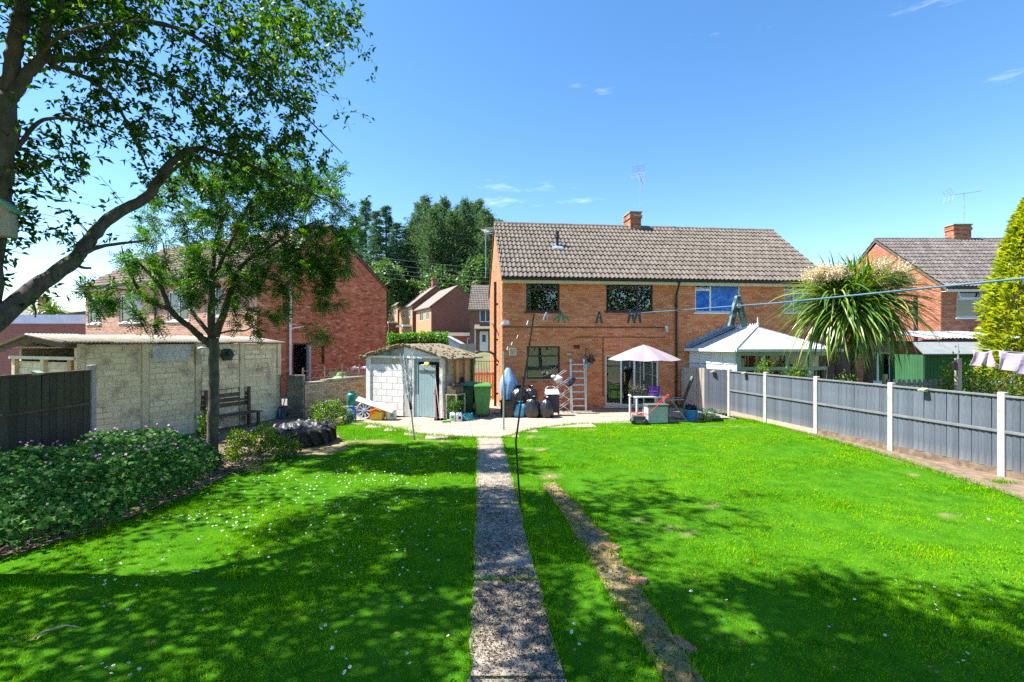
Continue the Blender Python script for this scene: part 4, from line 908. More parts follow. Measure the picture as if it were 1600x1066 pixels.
# local x runs from the far end towards the viewer; the wall faces local +y; panels are 1.31 m wide
M['panel'] = pm('cast_panel', (.76,.67,.46), (.64,.55,.37), 5, .95, .5, 40, stain=(.17,.14,.1), stscale=1.3, stlo=.5, sthi=.72)
M['cast_brick'] = pm('cast_brick', (.84,.75,.52), (.74,.65,.45), 7, .95, .6, 40, rnd=.09, stain=(.2,.16,.12), stscale=1.6, stlo=.5, sthi=.7)
PW, GH = 1.31, 2.4
for k in range(4):
    pn = MB().box(k*PW+.09, (k+1)*PW-.05, -.06, 0, 0, GH).build('wall_panel', M['panel'], ga)
    rows = 17; rh_ = (GH-.06)/rows
    for r in range(rows):
        x = k*PW+.13; end = (k+1)*PW-.07; first = True
        if k == 2 and False: pass
        while x < end-.05:
            wd = (U(.14, .24) if first and r % 2 else U(.3, .42)); wd = min(wd, end-x); first = False
            if end-(x+wd) < .1: wd = end-x
            if not (k in (1, 2) and 0):
                e = .004; o = MB().add([(x, -.01, .03+r*rh_), (x+wd-.014, -.01, .03+r*rh_), (x+wd-.014, -.01, .03+(r+1)*rh_-.016), (x, -.01, .03+(r+1)*rh_-.016),
                    (x+e, .011, .03+r*rh_+e), (x+wd-.014-e, .011, .03+r*rh_+e), (x+wd-.014-e, .011, .03+(r+1)*rh_-.016-e), (x+e, .011, .03+(r+1)*rh_-.016-e)], [(4,7,6,5),(0,4,5,1),(1,5,6,2),(2,6,7,3),(3,7,4,0)]).build('brick', M['cast_brick'], pn)
            x += wd
for k in range(5): MB().box(k*PW-.05, k*PW+.09, -.08, .035, 0, GH+.02).build('wall_post', M['panel'], ga, bevel=.01)
# near gable end, rear wall
EN = 4*PW+.04; DEP = 2.7
ew = MB().box(EN-.09, EN-.03, -DEP, -.08, 0, 2.0).build('end_wall', M['panel'], ga)
for r in range(14):
    x = -DEP+.1
    while x < -.15:
        wd = min(U(.25, .4), -.12-x)
        if 2 <= r: MB().box(EN-.031, EN-.02, x, x+wd-.012, .1+r*.135, .1+(r+1)*.135-.014).build('brick', M['cast_brick'], ew)
        x += wd
for y in (-DEP+.1, -DEP/2, -.25): MB().box(EN-.03, EN+.06, y-.07, y+.07, 0, 2.06).build('end_post', M['wood_orange'] if y > -1 else M['panel'], ga)
MB().box(EN-.05, EN+.1, -DEP, -.02, 2.06, 2.13).build('end_beam', M['cream'], ga)
MB().box(0, EN-.1, -DEP, -DEP+.08, 0, 2.3).box(-.05, .0, -DEP, -.1, 0, 2.4).build('rear_wall', M['panel'], ga)
M['asb'] = pm('mossy_sheet', (.4,.37,.31), (.3,.27,.22), 5, .95, .6, 30, stain=(.36,.2,.06), stscale=3.5, stlo=.55, sthi=.68)
def corrug(x0, x1, y0, z0, y1, z1, pitch=.075, amp=.022, nrm=None):
    n = int((x1-x0)/pitch*4); vs_, fs_ = [], []
    for th in (0, -.012):
        for j in range(2):
            for i in range(n+1):
                x = x0+(x1-x0)*i/n; vs_.append((x, (y0, y1)[j], (z0, z1)[j]+amp*math.sin(i*math.pi/2)+th))
    k = n+1
    for i in range(n): fs_ += [(i, i+1, k+i+1, k+i), (2*k+i, 3*k+i, 3*k+i+1, 2*k+i+1), (i, 2*k+i, 2*k+i+1, i+1)]
    m_ = bpy.data.meshes.new('roof_sheet'); m_.from_pydata(vs_, [], fs_); m_.update(); m_.polygons.foreach_set('use_smooth', [True]*len(m_.polygons)); return m_
ns_ = 6; EW = EN+.5
for k in range(ns_):
    x0, x1 = -.15+EW*k/ns_, -.15+EW*(k+1)/ns_+.03
    for side in (0, 1):
        o = link('roof_sheet', corrug(x0, x1, .12 if side == 0 else -DEP-.12, GH+.02 if side == 0 else 2.3, -DEP/2, 2.6), M['asb'], ga); o.location = (0, 0, .014*(k % 2)+.02)
vb = MB().bar((EN+.28, .1, GH-.0), (EN+.28, -DEP/2, 2.56), .03, .16).bar((EN+.28, -DEP/2, 2.56), (EN+.28, -DEP-.1, 2.26), .03, .16); vb.build('bargeboard', M['wood_old'], ga)
MB().bar((EN+.0, -.02, 2.38), (EN+.25, -.02, 2.38), .1, .1).build('purlin', M['wood_old'], ga)
GT = Matrix.Translation(ga.location) @ Matrix.Rotation(ga.rotation_euler.z, 4, 'Z')
GA = lambda x, y, z: GT @ Vector((x, y, z)); grz = ga.rotation_euler.z
def galoc(px): # wall coordinate along the garage for a photo column
    u = (px-800)/F; c, s = math.cos(grz), math.sin(grz); return (u*15.5+7.42)/(c-u*s)
# clear plastic sheet over a panel
vs_, fs_ = [], []; x0, x1 = galoc(297), galoc(237); n1, n2 = 40, 10
for j in range(n2+1):
    for i in range(n1+1):
        k = j/n2; vs_.append((x0+(x1-x0)*i/n1, .035+.028*math.sin(i*.9+math.sin(j*.8)*2)*(.4+.6*k)+.01*math.sin(i*2.3+j), 2.36-.40*k-.03*math.sin(i*.35)*k))
for j in range(n2):
    for i in range(n1): q = j*(n1+1)+i; fs_.append((q, q+1, q+n1+2, q+n1+1))
ps = bpy.data.meshes.new('plastic_sheet'); ps.from_pydata(vs_, [], fs_); ps.update(); ps.polygons.foreach_set('use_smooth', [True]*len(fs_))
m, t, b, out = nodes('clear_sheet'); b.inputs['Base Color'].default_value = (.75,.8,.86,1); b.inputs['Roughness'].default_value = .22; b.inputs['Alpha'].default_value = .55
o = link('plastic_sheet', ps, m); o.location = ga.location; o.rotation_euler = ga.rotation_euler; tag(o, 'crumpled clear plastic sheet hung high on the cream garage wall', 'plastic sheet')

# ------------------------------------------------------------ pillar, brick wall and railing beside the garage
pl = thing('stone_pillar', 'dark rough stone gate pillar at the end of the cream garage', 'pillar', (-6.98, 15.75, 0), rad(15))
for k in range(9):
    z0 = k*.155; 
    for j in range(2):
        xs0 = -.24+j*.24+(.05 if k % 2 else -.04); MB().box(max(-.25, xs0-.0) if j else -.25+U(0, .02), (.25-U(0, .02)) if j else -.24+.24+(.05 if k % 2 else -.04)-.012, -.24-U(0, .02), .24, z0, z0+.143).build('stone', pm('pillar_stone', (.13,.12,.1), (.22,.2,.16), 7, .95, .9, 30, rnd=.25, stain=(.06,.06,.045), stscale=3) if 'pst' not in M else M['pst'], pl, bevel=.02)
    if 'pst' not in M: M['pst'] = bpy.data.materials['pillar_stone']
MB().box(-.235, .235, -.225, .23, 0, 1.38).build('core', M['conc_old'], pl)
bw_a, bw_b = Vector((-6.72, 15.75, 0)), Vector((-5.5, 18.3, 0)); bd = bw_b-bw_a; bl_ = bd.length
bwall = thing('brick_wall', 'low buff brick wall with rusty railing between the pillar and the shed', 'wall', bw_a, math.atan2(bd.y, bd.x))
MB().box(0, bl_, 0, .2, 0, 1.08).build('core', M['mortar_grey'], bwall)
bme = MB().box(-.105, .105, -.012, .02, -.0325, .0325).mesh('brick'); hme = MB().box(-.05, .05, -.012, .02, -.0325, .0325).mesh('brick')
for x, z, wd in brick_spots(0, bl_, .03, 1.1):
    o = link('brick', bme if wd > .16 else hme, M['brick_buff'] if not (x > 2.0 and z > .6) else M['brick'], bwall); o.location = (x, U(-.004, .003), z); o.rotation_euler = (0, U(-.015, .015), U(-.02, .02))
for k in range(13): MB().box(k*.215+.004, k*.215+.208, -.04, .24, 1.083, 1.14+(.0 if k < 4 else .05)).build('coping', M['conc_old'], bwall, bevel=.012)
M['rust'] = pm('rusty_iron', (.2,.12,.09), (.28,.19,.15), 12, .8, .4, 40)
ra = MB().tube([(0, .1, 1.5), (bl_, .1, 1.55)], .018, 6).tube([(0, .1, 1.24), (bl_, .1, 1.29)], .016, 6)
ra.build('rail', M['rust'], bwall)
for x in (.03, .95, 1.75, 2.6): MB().box(x-.02, x+.02, .08, .12, 1.13, 1.62).build('upright', M['rust'], bwall)
sc = MB()
for k in range(9): x = .25+k*.28; sc.tube([(x-.1, .1, 1.26), (x, .06, 1.38), (x+.1, .1, 1.5)], .009, 4)
sc.build('scrolls', M['rust'], bwall)
gd = thing('compost_bin', 'rounded green plastic bin behind the rusty railing', 'bin', (-6.35, 18.1, .33))
MB().lathe([(.34, 0), (.4, .3), (.38, .62), (.3, .82), (.14, .93), (.02, .96)], 18).build('body', pm('lime_plastic', (.14,.34,.08), (.2,.42,.1), 3, .5), gd, smooth=True); MB().lathe([(.17, .9), (.15, .99), (.02, 1.0)], 14).build('lid', pm('lime_lid', (.22,.42,.14), None, 3, .5), gd)
pc = MB()
for k in range(7): pc.ball((k*.24, .05*math.sin(k*2), .0), (.2, .12, .07), 8, 5, lambda d: 1+.25*math.sin(d[0]*7+d[2]*9+k))
o = pc.build('pink_cloths', pm('pink_cloth', (.75,.42,.62), (.6,.5,.68), 6, .9)); o.location = (-6.1, 18.9, 1.45); o.rotation_euler = (0, 0, rad(40)); tag(o, 'pink and lilac washing bundled behind the rusty railing', 'cloth')
MB().box(-1, 1.8, -.05, .05, -1.1, -.1).build('ledge', M['mortar_grey'], o)

# ------------------------------------------------------------ white block shed
SR = rad(-24); s0 = P(693, 655, 15.45)
shed = thing('block_shed', 'small white block shed with blue plank door and mossy roof', 'shed', (s0.x, s0.y, 0), SR)
SW, SD, SE, SA = 3.05, 2.05, 1.95, 2.38      # local x from -SW (left) to 0 (right corner), front at y=0
M['block'] = pm('white_block', (.78,.78,.76), (.7,.7,.68), 4, .9, .5, 50, rnd=.05)
M['block_grey'] = pm('bare_block', (.42,.38,.28), (.5,.46,.36), 4, .95, .5, 50, rnd=.1)
MB().box(-SW, -1.12, .01, .15, 0, 1.9).build('front_wall', pm('block_joint', (.5,.5,.49), None, 6, .95), shed)
for r in range(9):
    x = -SW+.16
    L_ = [.45, .45, .45] if r % 2 == 0 else [.22, .45, .45, .22]
    for wd in L_:
        e = min(x+wd, -1.3)
        if e-x > .06: MB().box(x+.006, e-.006, -.008, .06, r*.215+.006, (r+1)*.215-.006).build('block', M['block'] if r < 8 else M['block_grey'], shed, bevel=.006)
        x += wd
MB().box(-SW-.02, -SW+.16, -.05, .12, 0, 1.93).build('corner_post', M['block'], shed, bevel=.01)
MB().box(-1.3, -1.1, -.045, .12, 0, 1.93).build('door_post', pm('flaking_white', (.74,.74,.72), (.5,.48,.42), 5, .9, .6, 30, stain=(.4,.36,.28), stscale=3), shed, bevel=.01)
MB().box(-.13, 0, -.045, .12, 0, 1.93).build('right_post', bpy.data.materials['flaking_white'], shed, bevel=.01)
MB().box(-SW, 0, -.06, .1, 1.93, 2.0).build('lintel', M['block'], shed)
MB().prism([(-SW+.02, 2.0), (-SW/2, 2.0), (-SW/2, SA-.08)], -.02, .1).build('gable_left', M['conc_old'], shed)
MB().prism([(-SW/2+.01, 2.0), (-.02, 2.0), (-SW/2+.01, SA-.08)], -.02, .1).build('gable_right', M['block'], shed)
M['blue_door'] = pm('faded_blue_paint', (.24,.36,.4), (.3,.42,.46), 5, .8, .4, 30, rnd=.06, stretch=(8, 8, .7), stain=(.33,.3,.24), stscale=4, stlo=.6, sthi=.75)
dframe = MB().box(-1.1, -.16, .0, .08, 1.82, 1.92).box(-1.1, -.98, .0, .08, 0, 1.82).build('door_frame', M['blue_door'], shed)
door = empty_part('door', shed, (-.92, .0, .0))
for k in range(6): MB().box(k*.105+.003, (k+1)*.105-.003, -.015, .012, .03+U(0, .03), 1.72).build('plank', M['blue_door'], door)
MB().box(0, .63, -.035, -.016, 1.5, 1.55).build('ledge', M['wood_old'], door); MB().box(.56, .68, -.04, -.016, .8, .84).build('latch', M['rust'], door)
for k in range(2): MB().box(-1.1+k*.1, -1.02+k*.1, -.02, .01, .02, .75).build('side_plank', M['blue_door'], shed)
# right side: concrete posts and brick-coloured panels, warm light off the house put into their colour
MB().box(-.1, -.02, .12, SD, 0, 1.86).build('side_wall', pm('warm_lit_panel', (.56,.34,.18), (.48,.28,.14), 3, .9, .4, 30), shed)
for k in range(2):
    for r in range(8):
        y0 = .3+k*.78; 
        for j in range(2): MB().box(-.022, -.008, y0+j*.36+.01, y0+j*.36+.345, .1+r*.215+.006, .1+(r+1)*.215-.006).build('block', M['wood_pale'] if 0 else bpy.data.materials['warm_lit_panel'], shed)
for y, m_ in ((.22, 'conc_old'), (.72, 'wood_orange'), (1.3, 'wood_orange'), (1.85, 'ivy_post')):
    if m_ == 'ivy_post': M[m_] = pm('mossy_post', (.08,.11,.03), (.14,.16,.06), 8, .95, .8, 40)
    MB().box(-.03, .09, y-.07, y+.07, 0, 1.95).build('side_post', M[m_], shed)
M['moss_roof'] = pm('mossy_roof_sheet', (.16,.13,.1), (.27,.23,.185), 14, .95, 1.0, 26, stain=(.22,.2,.08), stscale=5, stlo=.5, sthi=.64)
for side in (0, 1):
    for k in range(4):
        y0, y1 = -.13+(SD+.31)*k/4, -.13+(SD+.31)*(k+1)/4+.03; vs_, fs_ = [], []; n = 16; m2 = 24
        for th in (0, -.05):
            for i in range(n+1):
                for j in range(m2+1):
                    q = i/n; x = (-SW/2-(SW/2+.26)*q) if side == 0 else (-SW/2+(SW/2+.24)*q); z = SA+.0-(SA-SE+.02)*q**1.15; y = y0+(y1-y0)*j/m2
                    vs_.append((x, y, z+th+.016*math.sin(j*math.pi/2)+U(-.008, .008)+.012*(k % 2)))
        A_ = (n+1)*(m2+1)
        for i in range(n):
            for j in range(m2): p_ = i*(m2+1)+j; q4 = (p_, p_+1, p_+m2+2, p_+m2+1); q4 = q4 if side == 0 else q4[::-1]; fs_ += [q4, tuple(A_+x for x in q4[::-1])]
        for j in range(m2): p_ = n*(m2+1)+j; fs_.append((p_, p_+1, A_+p_+1, A_+p_))
        for i in range(n): p_ = i*(m2+1); fs_.append((p_, A_+p_, A_+p_+m2+1, p_+m2+1))
        m_ = bpy.data.meshes.new('roof_sheet'); m_.from_pydata(vs_, [], fs_); m_.update(); link('roof_sheet', m_, M['moss_roof'], shed)
MB().box(-SW+.05, -SW+.15, .15, SD, 0, 1.86).box(-SW+.15, -.1, SD-.1, SD, 0, 1.9).build('rear_wall', M['block_grey'], shed)
clump = MB()
for k in range(240):
    sd = random.random() < .5; y = U(-.13, SD); q = U(0, 1); x = (-SW/2-(SW/2+.24)*q) if sd else (-SW/2+(SW/2+.22)*q); z = SA-(SA-SE)*q**1.15+.02
    if random.random() < .35: y = -.13
    s_ = U(.015, .05); clump.ball((x, y, z), (s_*1.4, s_*1.4, s_*.6), 6, 4)
clump.build('moss', pm('moss_clumps', (.16,.13,.06), (.24,.2,.12), 20, .95, .8), shed, kind='stuff')
SHT = Matrix.Translation(shed.location) @ Matrix.Rotation(SR, 4, 'Z'); SHL = lambda x, y, z=0: SHT @ Vector((x, y, z))
# ------------------------------------------------------------ things standing about
TR = Matrix.Translation
def RX(a): return Matrix.Rotation(rad(a), 4, 'X')
def RY(a): return Matrix.Rotation(rad(a), 4, 'Y')
def RZ(a): return Matrix.Rotation(rad(a), 4, 'Z')
def col(name, c, c2=None, **k): return pm(name, c, c2, **k)
# wheelie bins
def wheelie(label, loc, rz, body, lid):
    b_ = thing('wheelie_bin', label, 'bin', loc, rz, 'wheelie bins by the gate')
    o = MB().add([(-.21,-.24,.06),(.21,-.24,.06),(.21,.22,.06),(-.21,.22,.06),(-.28,-.33,.98),(.28,-.33,.98),(.28,.31,.98),(-.28,.31,.98)], [(0,3,2,1),(4,5,6,7),(0,1,5,4),(1,2,6,5),(2,3,7,6),(3,0,4,7)]).build('body', body, b_, bevel=.03)
    MB().box(-.295, .295, -.345, .325, .93, .985).build('rim', body, b_, bevel=.012)
    MB().add([(-.3,-.38,.99),(.3,-.38,.99),(.3,.36,1.0),(-.3,.36,1.0),(-.26,-.32,1.05),(.26,-.32,1.05),(.26,.3,1.08),(-.26,.3,1.08)], [(0,3,2,1),(4,5,6,7),(0,1,5,4),(1,2,6,5),(2,3,7,6),(3,0,4,7)]).build('lid', lid, b_, bevel=.02)
    MB().tube([(-.22, .39, .97), (.22, .39, .97)], .018, 8).build('handle', body, b_)
    for x in (-.25, .25): MB().lathe([(.09, -.025), (.1, -.015), (.1, .015), (.09, .025)], 14, TR((x, .24, .1)) @ RY(90)).build('wheel', M['black_pl'], b_)
    MB().box(-.02, .02, -.305, -.27, .3, .9).build('rib', body, b_); return b_
gb_ = col('bin_green', (.045,.2,.05), (.06,.24,.06), scale=3, rough=.45)
wheelie('green wheelie bin with matching lid, the nearer of the two', (P(753, 0, 16.0).x, 16.0, .03), rad(8), gb_, col('bin_lid', (.07,.26,.06), scale=3, rough=.45))
wheelie('dark green wheelie bin with teal lid behind the other bin', (P(731.5, 0, 16.35).x, 16.35, .03), rad(-10), col('bin_dark', (.02,.11,.05), scale=3, rough=.45), col('bin_teal', (.04,.3,.2), scale=3, rough=.45))
# slatted gate and metal arch beyond it
gt = thing('slatted_gate', 'orange timber slatted gate between the shed and the house', 'gate', (P(738, 0, 20.0).x, 20.0, .06), rad(2))
bm = MB().box(-.042, .042, -.01, .01, .02, 1.16).mesh('slat')
for k in range(9): o = link('slat', bm, M['wood_orange'], gt); o.location = (.05+k*.112, 0, U(-.01, .01))
for z in (.14, .62, 1.08): MB().box(0, 1.0, .012, .04, z-.045, z+.045).build('rail', M['wood_orange'], gt)
ar = thing('metal_gate', 'black metal arched gate behind the orange slatted gate', 'gate', (P(739, 0, 21.2).x, 21.2, 0), 0)
MB().tube([(0, 0, 0), (0, 0, 1.75), (.08, 0, 1.95), (.25, 0, 2.04), (.72, 0, 2.04), (.89, 0, 1.95), (.97, 0, 1.75), (.97, 0, 0)], .055, 8).build('frame', M['black_pl'], ar)
for k in range(7): MB().tube([(.12+k*.12, .02, .1), (.12+k*.12, .02, 1.62)], .009, 5).build('bar', M['black_pl'], ar)
MB().tube([(.04, .02, 1.62), (.93, .02, 1.62)], .012, 5).build('cross_rail', M['black_pl'], ar)
wp = thing('white_gate', 'low white picket gate glimpsed through the black metal arch', 'gate', (P(744, 0, 24).x, 24, .05), 0)
for k in range(6): MB().box(k*.13, k*.13+.07, 0, .02, 0, 1.15).build('picket', M['white_pl'], wp)
MB().box(-.02, .8, .02, .05, .85, .93).build('rail', M['white_pl'], wp)
# tub, covered barbecue, clothes post
tb = thing('black_tub', 'round black plastic tub beneath the blue cover', 'tub', (P(795, 0, 15.9).x, 15.9, .03)); MB().lathe([(.24, 0), (.27, .2), (.28, .46), (.31, .47), (.31, .52), (.28, .52), (.26, .1)], 20, cap=False).build('body', M['black_pl'], tb, smooth=False); MB().lathe([(.265, .3), (.0, .31)], 16, cap=False).build('contents', M['felt'], tb)
M['blue_cover'] = col('blue_cover', (.2,.34,.6), (.27,.42,.68), scale=4, rough=.6, bump=.5, bscale=14)
n, m2 = 28, 14; vs_, fs_ = [], []
for j in range(m2+1):
    k = j/m2
    for i in range(n):
        a = 2*math.pi*i/n; r = (.05+.24*min(1, k*2.2)**.8)*(1+.13*math.sin(5*a+2*k)*k+.06*math.sin(9*a+5*k)); r *= 1-.35*max(0, k-.75)*2
        vs_.append((r*math.cos(a), r*.8*math.sin(a), 1.56-1.06*k-.05*math.sin(3*a)*k))
for j in range(m2):
    for i in range(n): fs_.append((j*n+i, (j+1)*n+i, (j+1)*n+(i+1) % n, j*n+(i+1) % n))
cv = thing('covered_heater', 'tall patio heater wrapped in a loose blue cover by the house corner', 'heater', (P(794, 0, 16.45).x, 16.45, .03))
m_ = bpy.data.meshes.new('cover'); m_.from_pydata(vs_, [], fs_); m_.update(); m_.polygons.foreach_set('use_smooth', [True]*len(fs_)); link('cover', m_, M['blue_cover'], cv)
MB().tube([(0, 0, 0), (0, 0, 1.4)], .03, 8).lathe([(.2, 0), (.2, .04), (.04, .08)], 14).build('stand', M['galv'], cv)
post_xy = (P(787, 0, 13.45).x, 13.45)
cp = thing('clothes_post', 'slim green metal washing line post at the head of the path', 'post', (*post_xy, 0))
M['post_green'] = col('post_green', (.2,.27,.24), (.26,.32,.29), scale=5, rough=.5)
MB().tube([(0, 0, 0), (0, 0, 2.2)], .024, 8).build('pole', M['post_green'], cp); MB().tube([(-.07, 0, 2.15), (.08, .02, 2.12)], .012, 6).build('hook', M['galv'], cp)
# bags
def bag(name, label, loc, r, h, mat, seed, neck=True):
    rs = random.Random(seed); ph = [rs.uniform(0, 6.28) for _ in range(8)]; vs_, fs_ = [], []; n, m2 = 36, 22
    for j in range(m2+1):
        k = j/m2; z = h*k
        pr = math.sqrt(max(0, 1-(abs(k-.36)/.66)**2.4)) if k < .86 else 0
        pr = max(pr*(1 if k < .5 else 1-.3*(k-.5)), .16 if k < .9 else .16+(k-.9)*2.2)
        if k == 0: pr = .72
        for i in range(n):
            a = 2*math.pi*i/n
            w_ = 1+.05*math.sin(3*a+ph[0]+4*k)+.045*math.sin(7*a+ph[1]-6*k)+.04*math.sin(11*a+ph[2]+9*k)+.03*abs(math.sin(9*a+ph[3]))*math.sin(8*k+ph[4])+rs.uniform(-.022, .022)
            vs_.append((r*pr*w_*math.cos(a), r*.85*pr*w_*math.sin(a), z+rs.uniform(-.008, .008)*(1 if 0 < j < m2 else 0)))
    for j in range(m2):
        for i in range(n): fs_.append((j*n+i, j*n+(i+1) % n, (j+1)*n+(i+1) % n, (j+1)*n+i))
    fs_.append(tuple(range(n-1, -1, -1)))
    m_ = bpy.data.meshes.new(name); m_.from_pydata(vs_, [], fs_); m_.update(); m_.polygons.foreach_set('use_smooth', [True]*len(fs_))
    o = link(name, m_, mat); o.location = loc; o.rotation_euler = (0, 0, rs.uniform(0, 6)); return tag(o, label, 'bag', 'rubbish bags against the house')
M['bin_bag'] = col('bin_bag', (.014,.014,.016), (.03,.03,.034), scale=6, rough=.28, spec=.7, bump=.8, bscale=22)
M['blue_bag'] = col('blue_bag', (.1,.36,.55), (.14,.44,.62), scale=5, rough=.5, bump=.7, bscale=18, stain=(.6,.68,.72), stscale=7, stlo=.62, sthi=.68)
bag('rubbish_bag', 'black rubbish bag in front of the airer, rightmost of the bags', (P(853.5, 0, 15.75).x, 15.75, .02), .27, .66, M['bin_bag'], 3)
bag('rubbish_bag', 'black rubbish bag between the blue bag and the shopping trolley', (P(832, 0, 15.75).x, 15.75, .02), .26, .68, M['bin_bag'], 5)
bag('carrier_bag', 'blue printed rubbish sack below the piled black bag', (P(812, 0, 15.9).x, 15.9, .02), .27, .5, M['blue_bag'], 8)
bag('rubbish_bag', 'black rubbish bag piled highest, behind the blue sack', (P(811, 0, 16.35).x, 16.35, .34), .34, .66, M['bin_bag'], 11)
bag('rubbish_bag', 'small black rubbish bag wedged against the wall behind the others', (P(829, 0, 16.5).x, 16.5, .3), .25, .68, M['bin_bag'], 13)
bag('rubbish_bag', 'black rubbish bag hidden low behind the blue sack, against the wall', (P(815, 0, 16.75).x, 16.75, .02), .3, .4, M['bin_bag'], 17)
# wheeled shopping trolley
tr = thing('shopping_trolley', 'dark wheeled shopping trolley with white lid and arched handle', 'trolley', (P(863, 0, 16.1).x, 16.1, .03), rad(12))
MB().box(-.22, .22, -.12, .12, .1, .68).build('bag', col('dark_canvas', (.06,.04,.06), (.09,.07,.09), scale=5, rough=.8), tr, bevel=.03); MB().add([(-.23,-.14,.7),(.23,-.14,.7),(.23,.13,.72),(-.23,.13,.72),(-.2,-.06,.84),(.2,-.06,.84),(.2,.1,.86),(-.2,.1,.86)], [(0,3,2,1),(4,5,6,7),(0,1,5,4),(1,2,6,5),(2,3,7,6),(3,0,4,7)]).build('lid', M['white_pl'], tr, bevel=.015)
MB().tube([(-.2, .15, .1), (-.2, .16, .85), (-.12, .17, .94), (.12, .17, .94), (.2, .16, .85), (.2, .15, .1)], .015, 6).build('handle', M['alu'], tr)
for x in (-.25, .25): MB().lathe([(.08, -.015), (.09, -.01), (.09, .01), (.08, .015)], 14, TR((x, .14, .09)) @ RY(90)).build('wheel', M['black_pl'], tr)
# folding airer with things on it
ai = thing('clothes_airer', 'folded metal lattice clothes airer beside the ladder', 'airer', (P(880, 0, 16.75).x, 16.75, .03), TH)
for yy in (-.1, .22):
    f = MB()
    for k in range(3):
        z0, z1 = .02+k*.38, .44+k*.38; f.tube([(-.32, yy, z0), (.3, yy, z1)], .011, 6).tube([(.3, yy+.02, z0), (-.32, yy+.02, z1)], .011, 6)
    f.tube([(-.32, yy, 1.18), (.1, yy, 1.46)], .011, 6).build('side_frame', M['alu'], ai)
for k in range(10): MB().tube([(-.3+.062*k, -.1, .05+.12*k), (-.3+.062*k, .22, .05+.12*k)], .007, 5).build('rod', M['alu'], ai)
o = MB().ball((0, 0, 0), (.17, .1, .13), 14, 9, lambda d: 1+.2*math.sin(6*d[0]+3*d[2])+.12*math.sin(11*d[1]+5*d[0])).ball((-.18, 0, .1), (.09, .07, .06), 8, 6).build('white_cloth', col('white_cloth', (.6,.63,.7), (.7,.5,.42), scale=8), smooth=True); o.location = (P(873, 0, 16.6).x, 16.6, 1.18); tag(o, 'bundled white cloth lying on top of the folded airer', 'cloth')
o = MB().ball((0, 0, 0), (.12, .1, .2), 14, 9, lambda d: 1+.15*math.sin(6*d[0]+5*d[2])).build('dark_shoe_bag', col('navy_cloth', (.03,.04,.08), scale=6)); o.location = (P(892, 0, 16.6).x, 16.6, 1.12); o.rotation_euler = (0, .5, 0); tag(o, 'navy cloth bag hung between airer and ladder', 'cloth bag')
# ladder
la = thing('ladder', 'folded aluminium ladder leaning on the wall left of the patio door', 'ladder', (P(905.5, 0, 16.85).x, 16.85, .03), TH)
T = RX(-9)
for x in (-.25, .22): MB().box(x-.02, x+.02, -.03, .03, 0, 1.78, T).build('stile', M['alu'], la, bevel=.006)
for x in (-.29, .27): MB().box(x-.015, x+.015, .1, .15, 0, 1.66, RX(-2)).build('rear_stile', M['alu'], la)
for k in range(7): MB().box(-.23, .2, -.025, .025, .2+k*.24, .235+k*.24, T).build('rung', M['alu'], la)
for x in (-.25, .22): MB().lathe([(.05, -.03), (.06, 0), (.05, .03)], 10, T @ TR((x, 0, 1.8)) @ RY(90)).build('hinge', M['white_pl'], la)
for x in (-.27, .25): MB().box(x-.04, x+.04, -.05, .05, -.01, .05).build('foot', M['alu'], la)
# parasol, table, chair and the things on and round them
um = thing('parasol', 'open pale pink parasol over the patio table', 'parasol', (P(1006, 0, 15.9).x, 15.9, .03))
M['canopy'] = col('canopy_cloth', (.36,.3,.34), (.4,.34,.38), scale=3, rough=.9, transl=.25)
n = 8; R_ = 1.22; vs_, fs_ = [(0, 0, 2.34)], []
for ring, (k, z) in enumerate(((.18, 2.28), (.5, 2.13), (.8, 1.98), (1.0, 1.87))):
    for i in range(n*4):
        a = 2*math.pi*i/(n*4)+rad(8); c = abs(((i % 4)-2)/2); r = R_*k*(1-.075*(1-c)); vs_.append((r*math.cos(a), r*math.sin(a), z-.035*(1-c)*k))
N4 = n*4
for i in range(N4): fs_.append((0, 1+i, 1+(i+1) % N4))
for ring in range(3):
    for i in range(N4): fs_.append((1+ring*N4+i, 1+(ring+1)*N4+i, 1+(ring+1)*N4+(i+1) % N4, 1+ring*N4+(i+1) % N4))
m_ = bpy.data.meshes.new('canopy'); m_.from_pydata(vs_, [], fs_); m_.update(); link('canopy', m_, M['canopy'], um)
for i in range(n):
    a = 2*math.pi*i/n+rad(8)+math.pi/8*0; c, s = math.cos(a+math.pi/16*0), math.sin(a); MB().tube([(0, 0, 2.29), (R_*.5*c, R_*.5*s, 2.1), (R_*.99*c, R_*.99*s, 1.855)], .007, 5).build('rib', M['black_pl'], um)
for i in range(n):
    a = 2*math.pi*i/n+rad(8); MB().tube([(0, 0, 1.75), (R_*.5*math.cos(a), R_*.5*math.sin(a), 2.09)], .006, 5).build('strut', M['black_pl'], um)
MB().tube([(0, 0, 0), (0, 0, 2.36)], .019, 8).build('pole', M['galv'], um); MB().lathe([(.26, 0), (.26, .05), (.04, .1), (.03, .3)], 16).build('base', M['black_pl'], um); MB().lathe([(.03, 0), (.04, .06), (.02, .12)], 8, TR((0, 0, 1.05))).build('crank', M['black_pl'], um)
ta = thing('patio_table', 'white metal patio table under the pink parasol', 'table', (P(1009, 0, 15.2).x, 15.2, .03), TH)
MB().box(-.45, .5, -.35, .35, .72, .76).build('tabletop', M['white_pl'], ta, bevel=.008)
for x in (-.4, .45):
    for y in (-.3, .3): MB().box(x-.025, x+.025, y-.025, y+.025, 0, .72).build('leg', M['white_pl'], ta)
pt = thing('trough_planter', 'dark leafy plants in a low trough on the patio table', 'planter', (P(999, 0, 15.1).x, 15.1, .79))
MB().box(-.25, .25, -.1, .1, 0, .1).build('trough', M['black_pl'], pt)
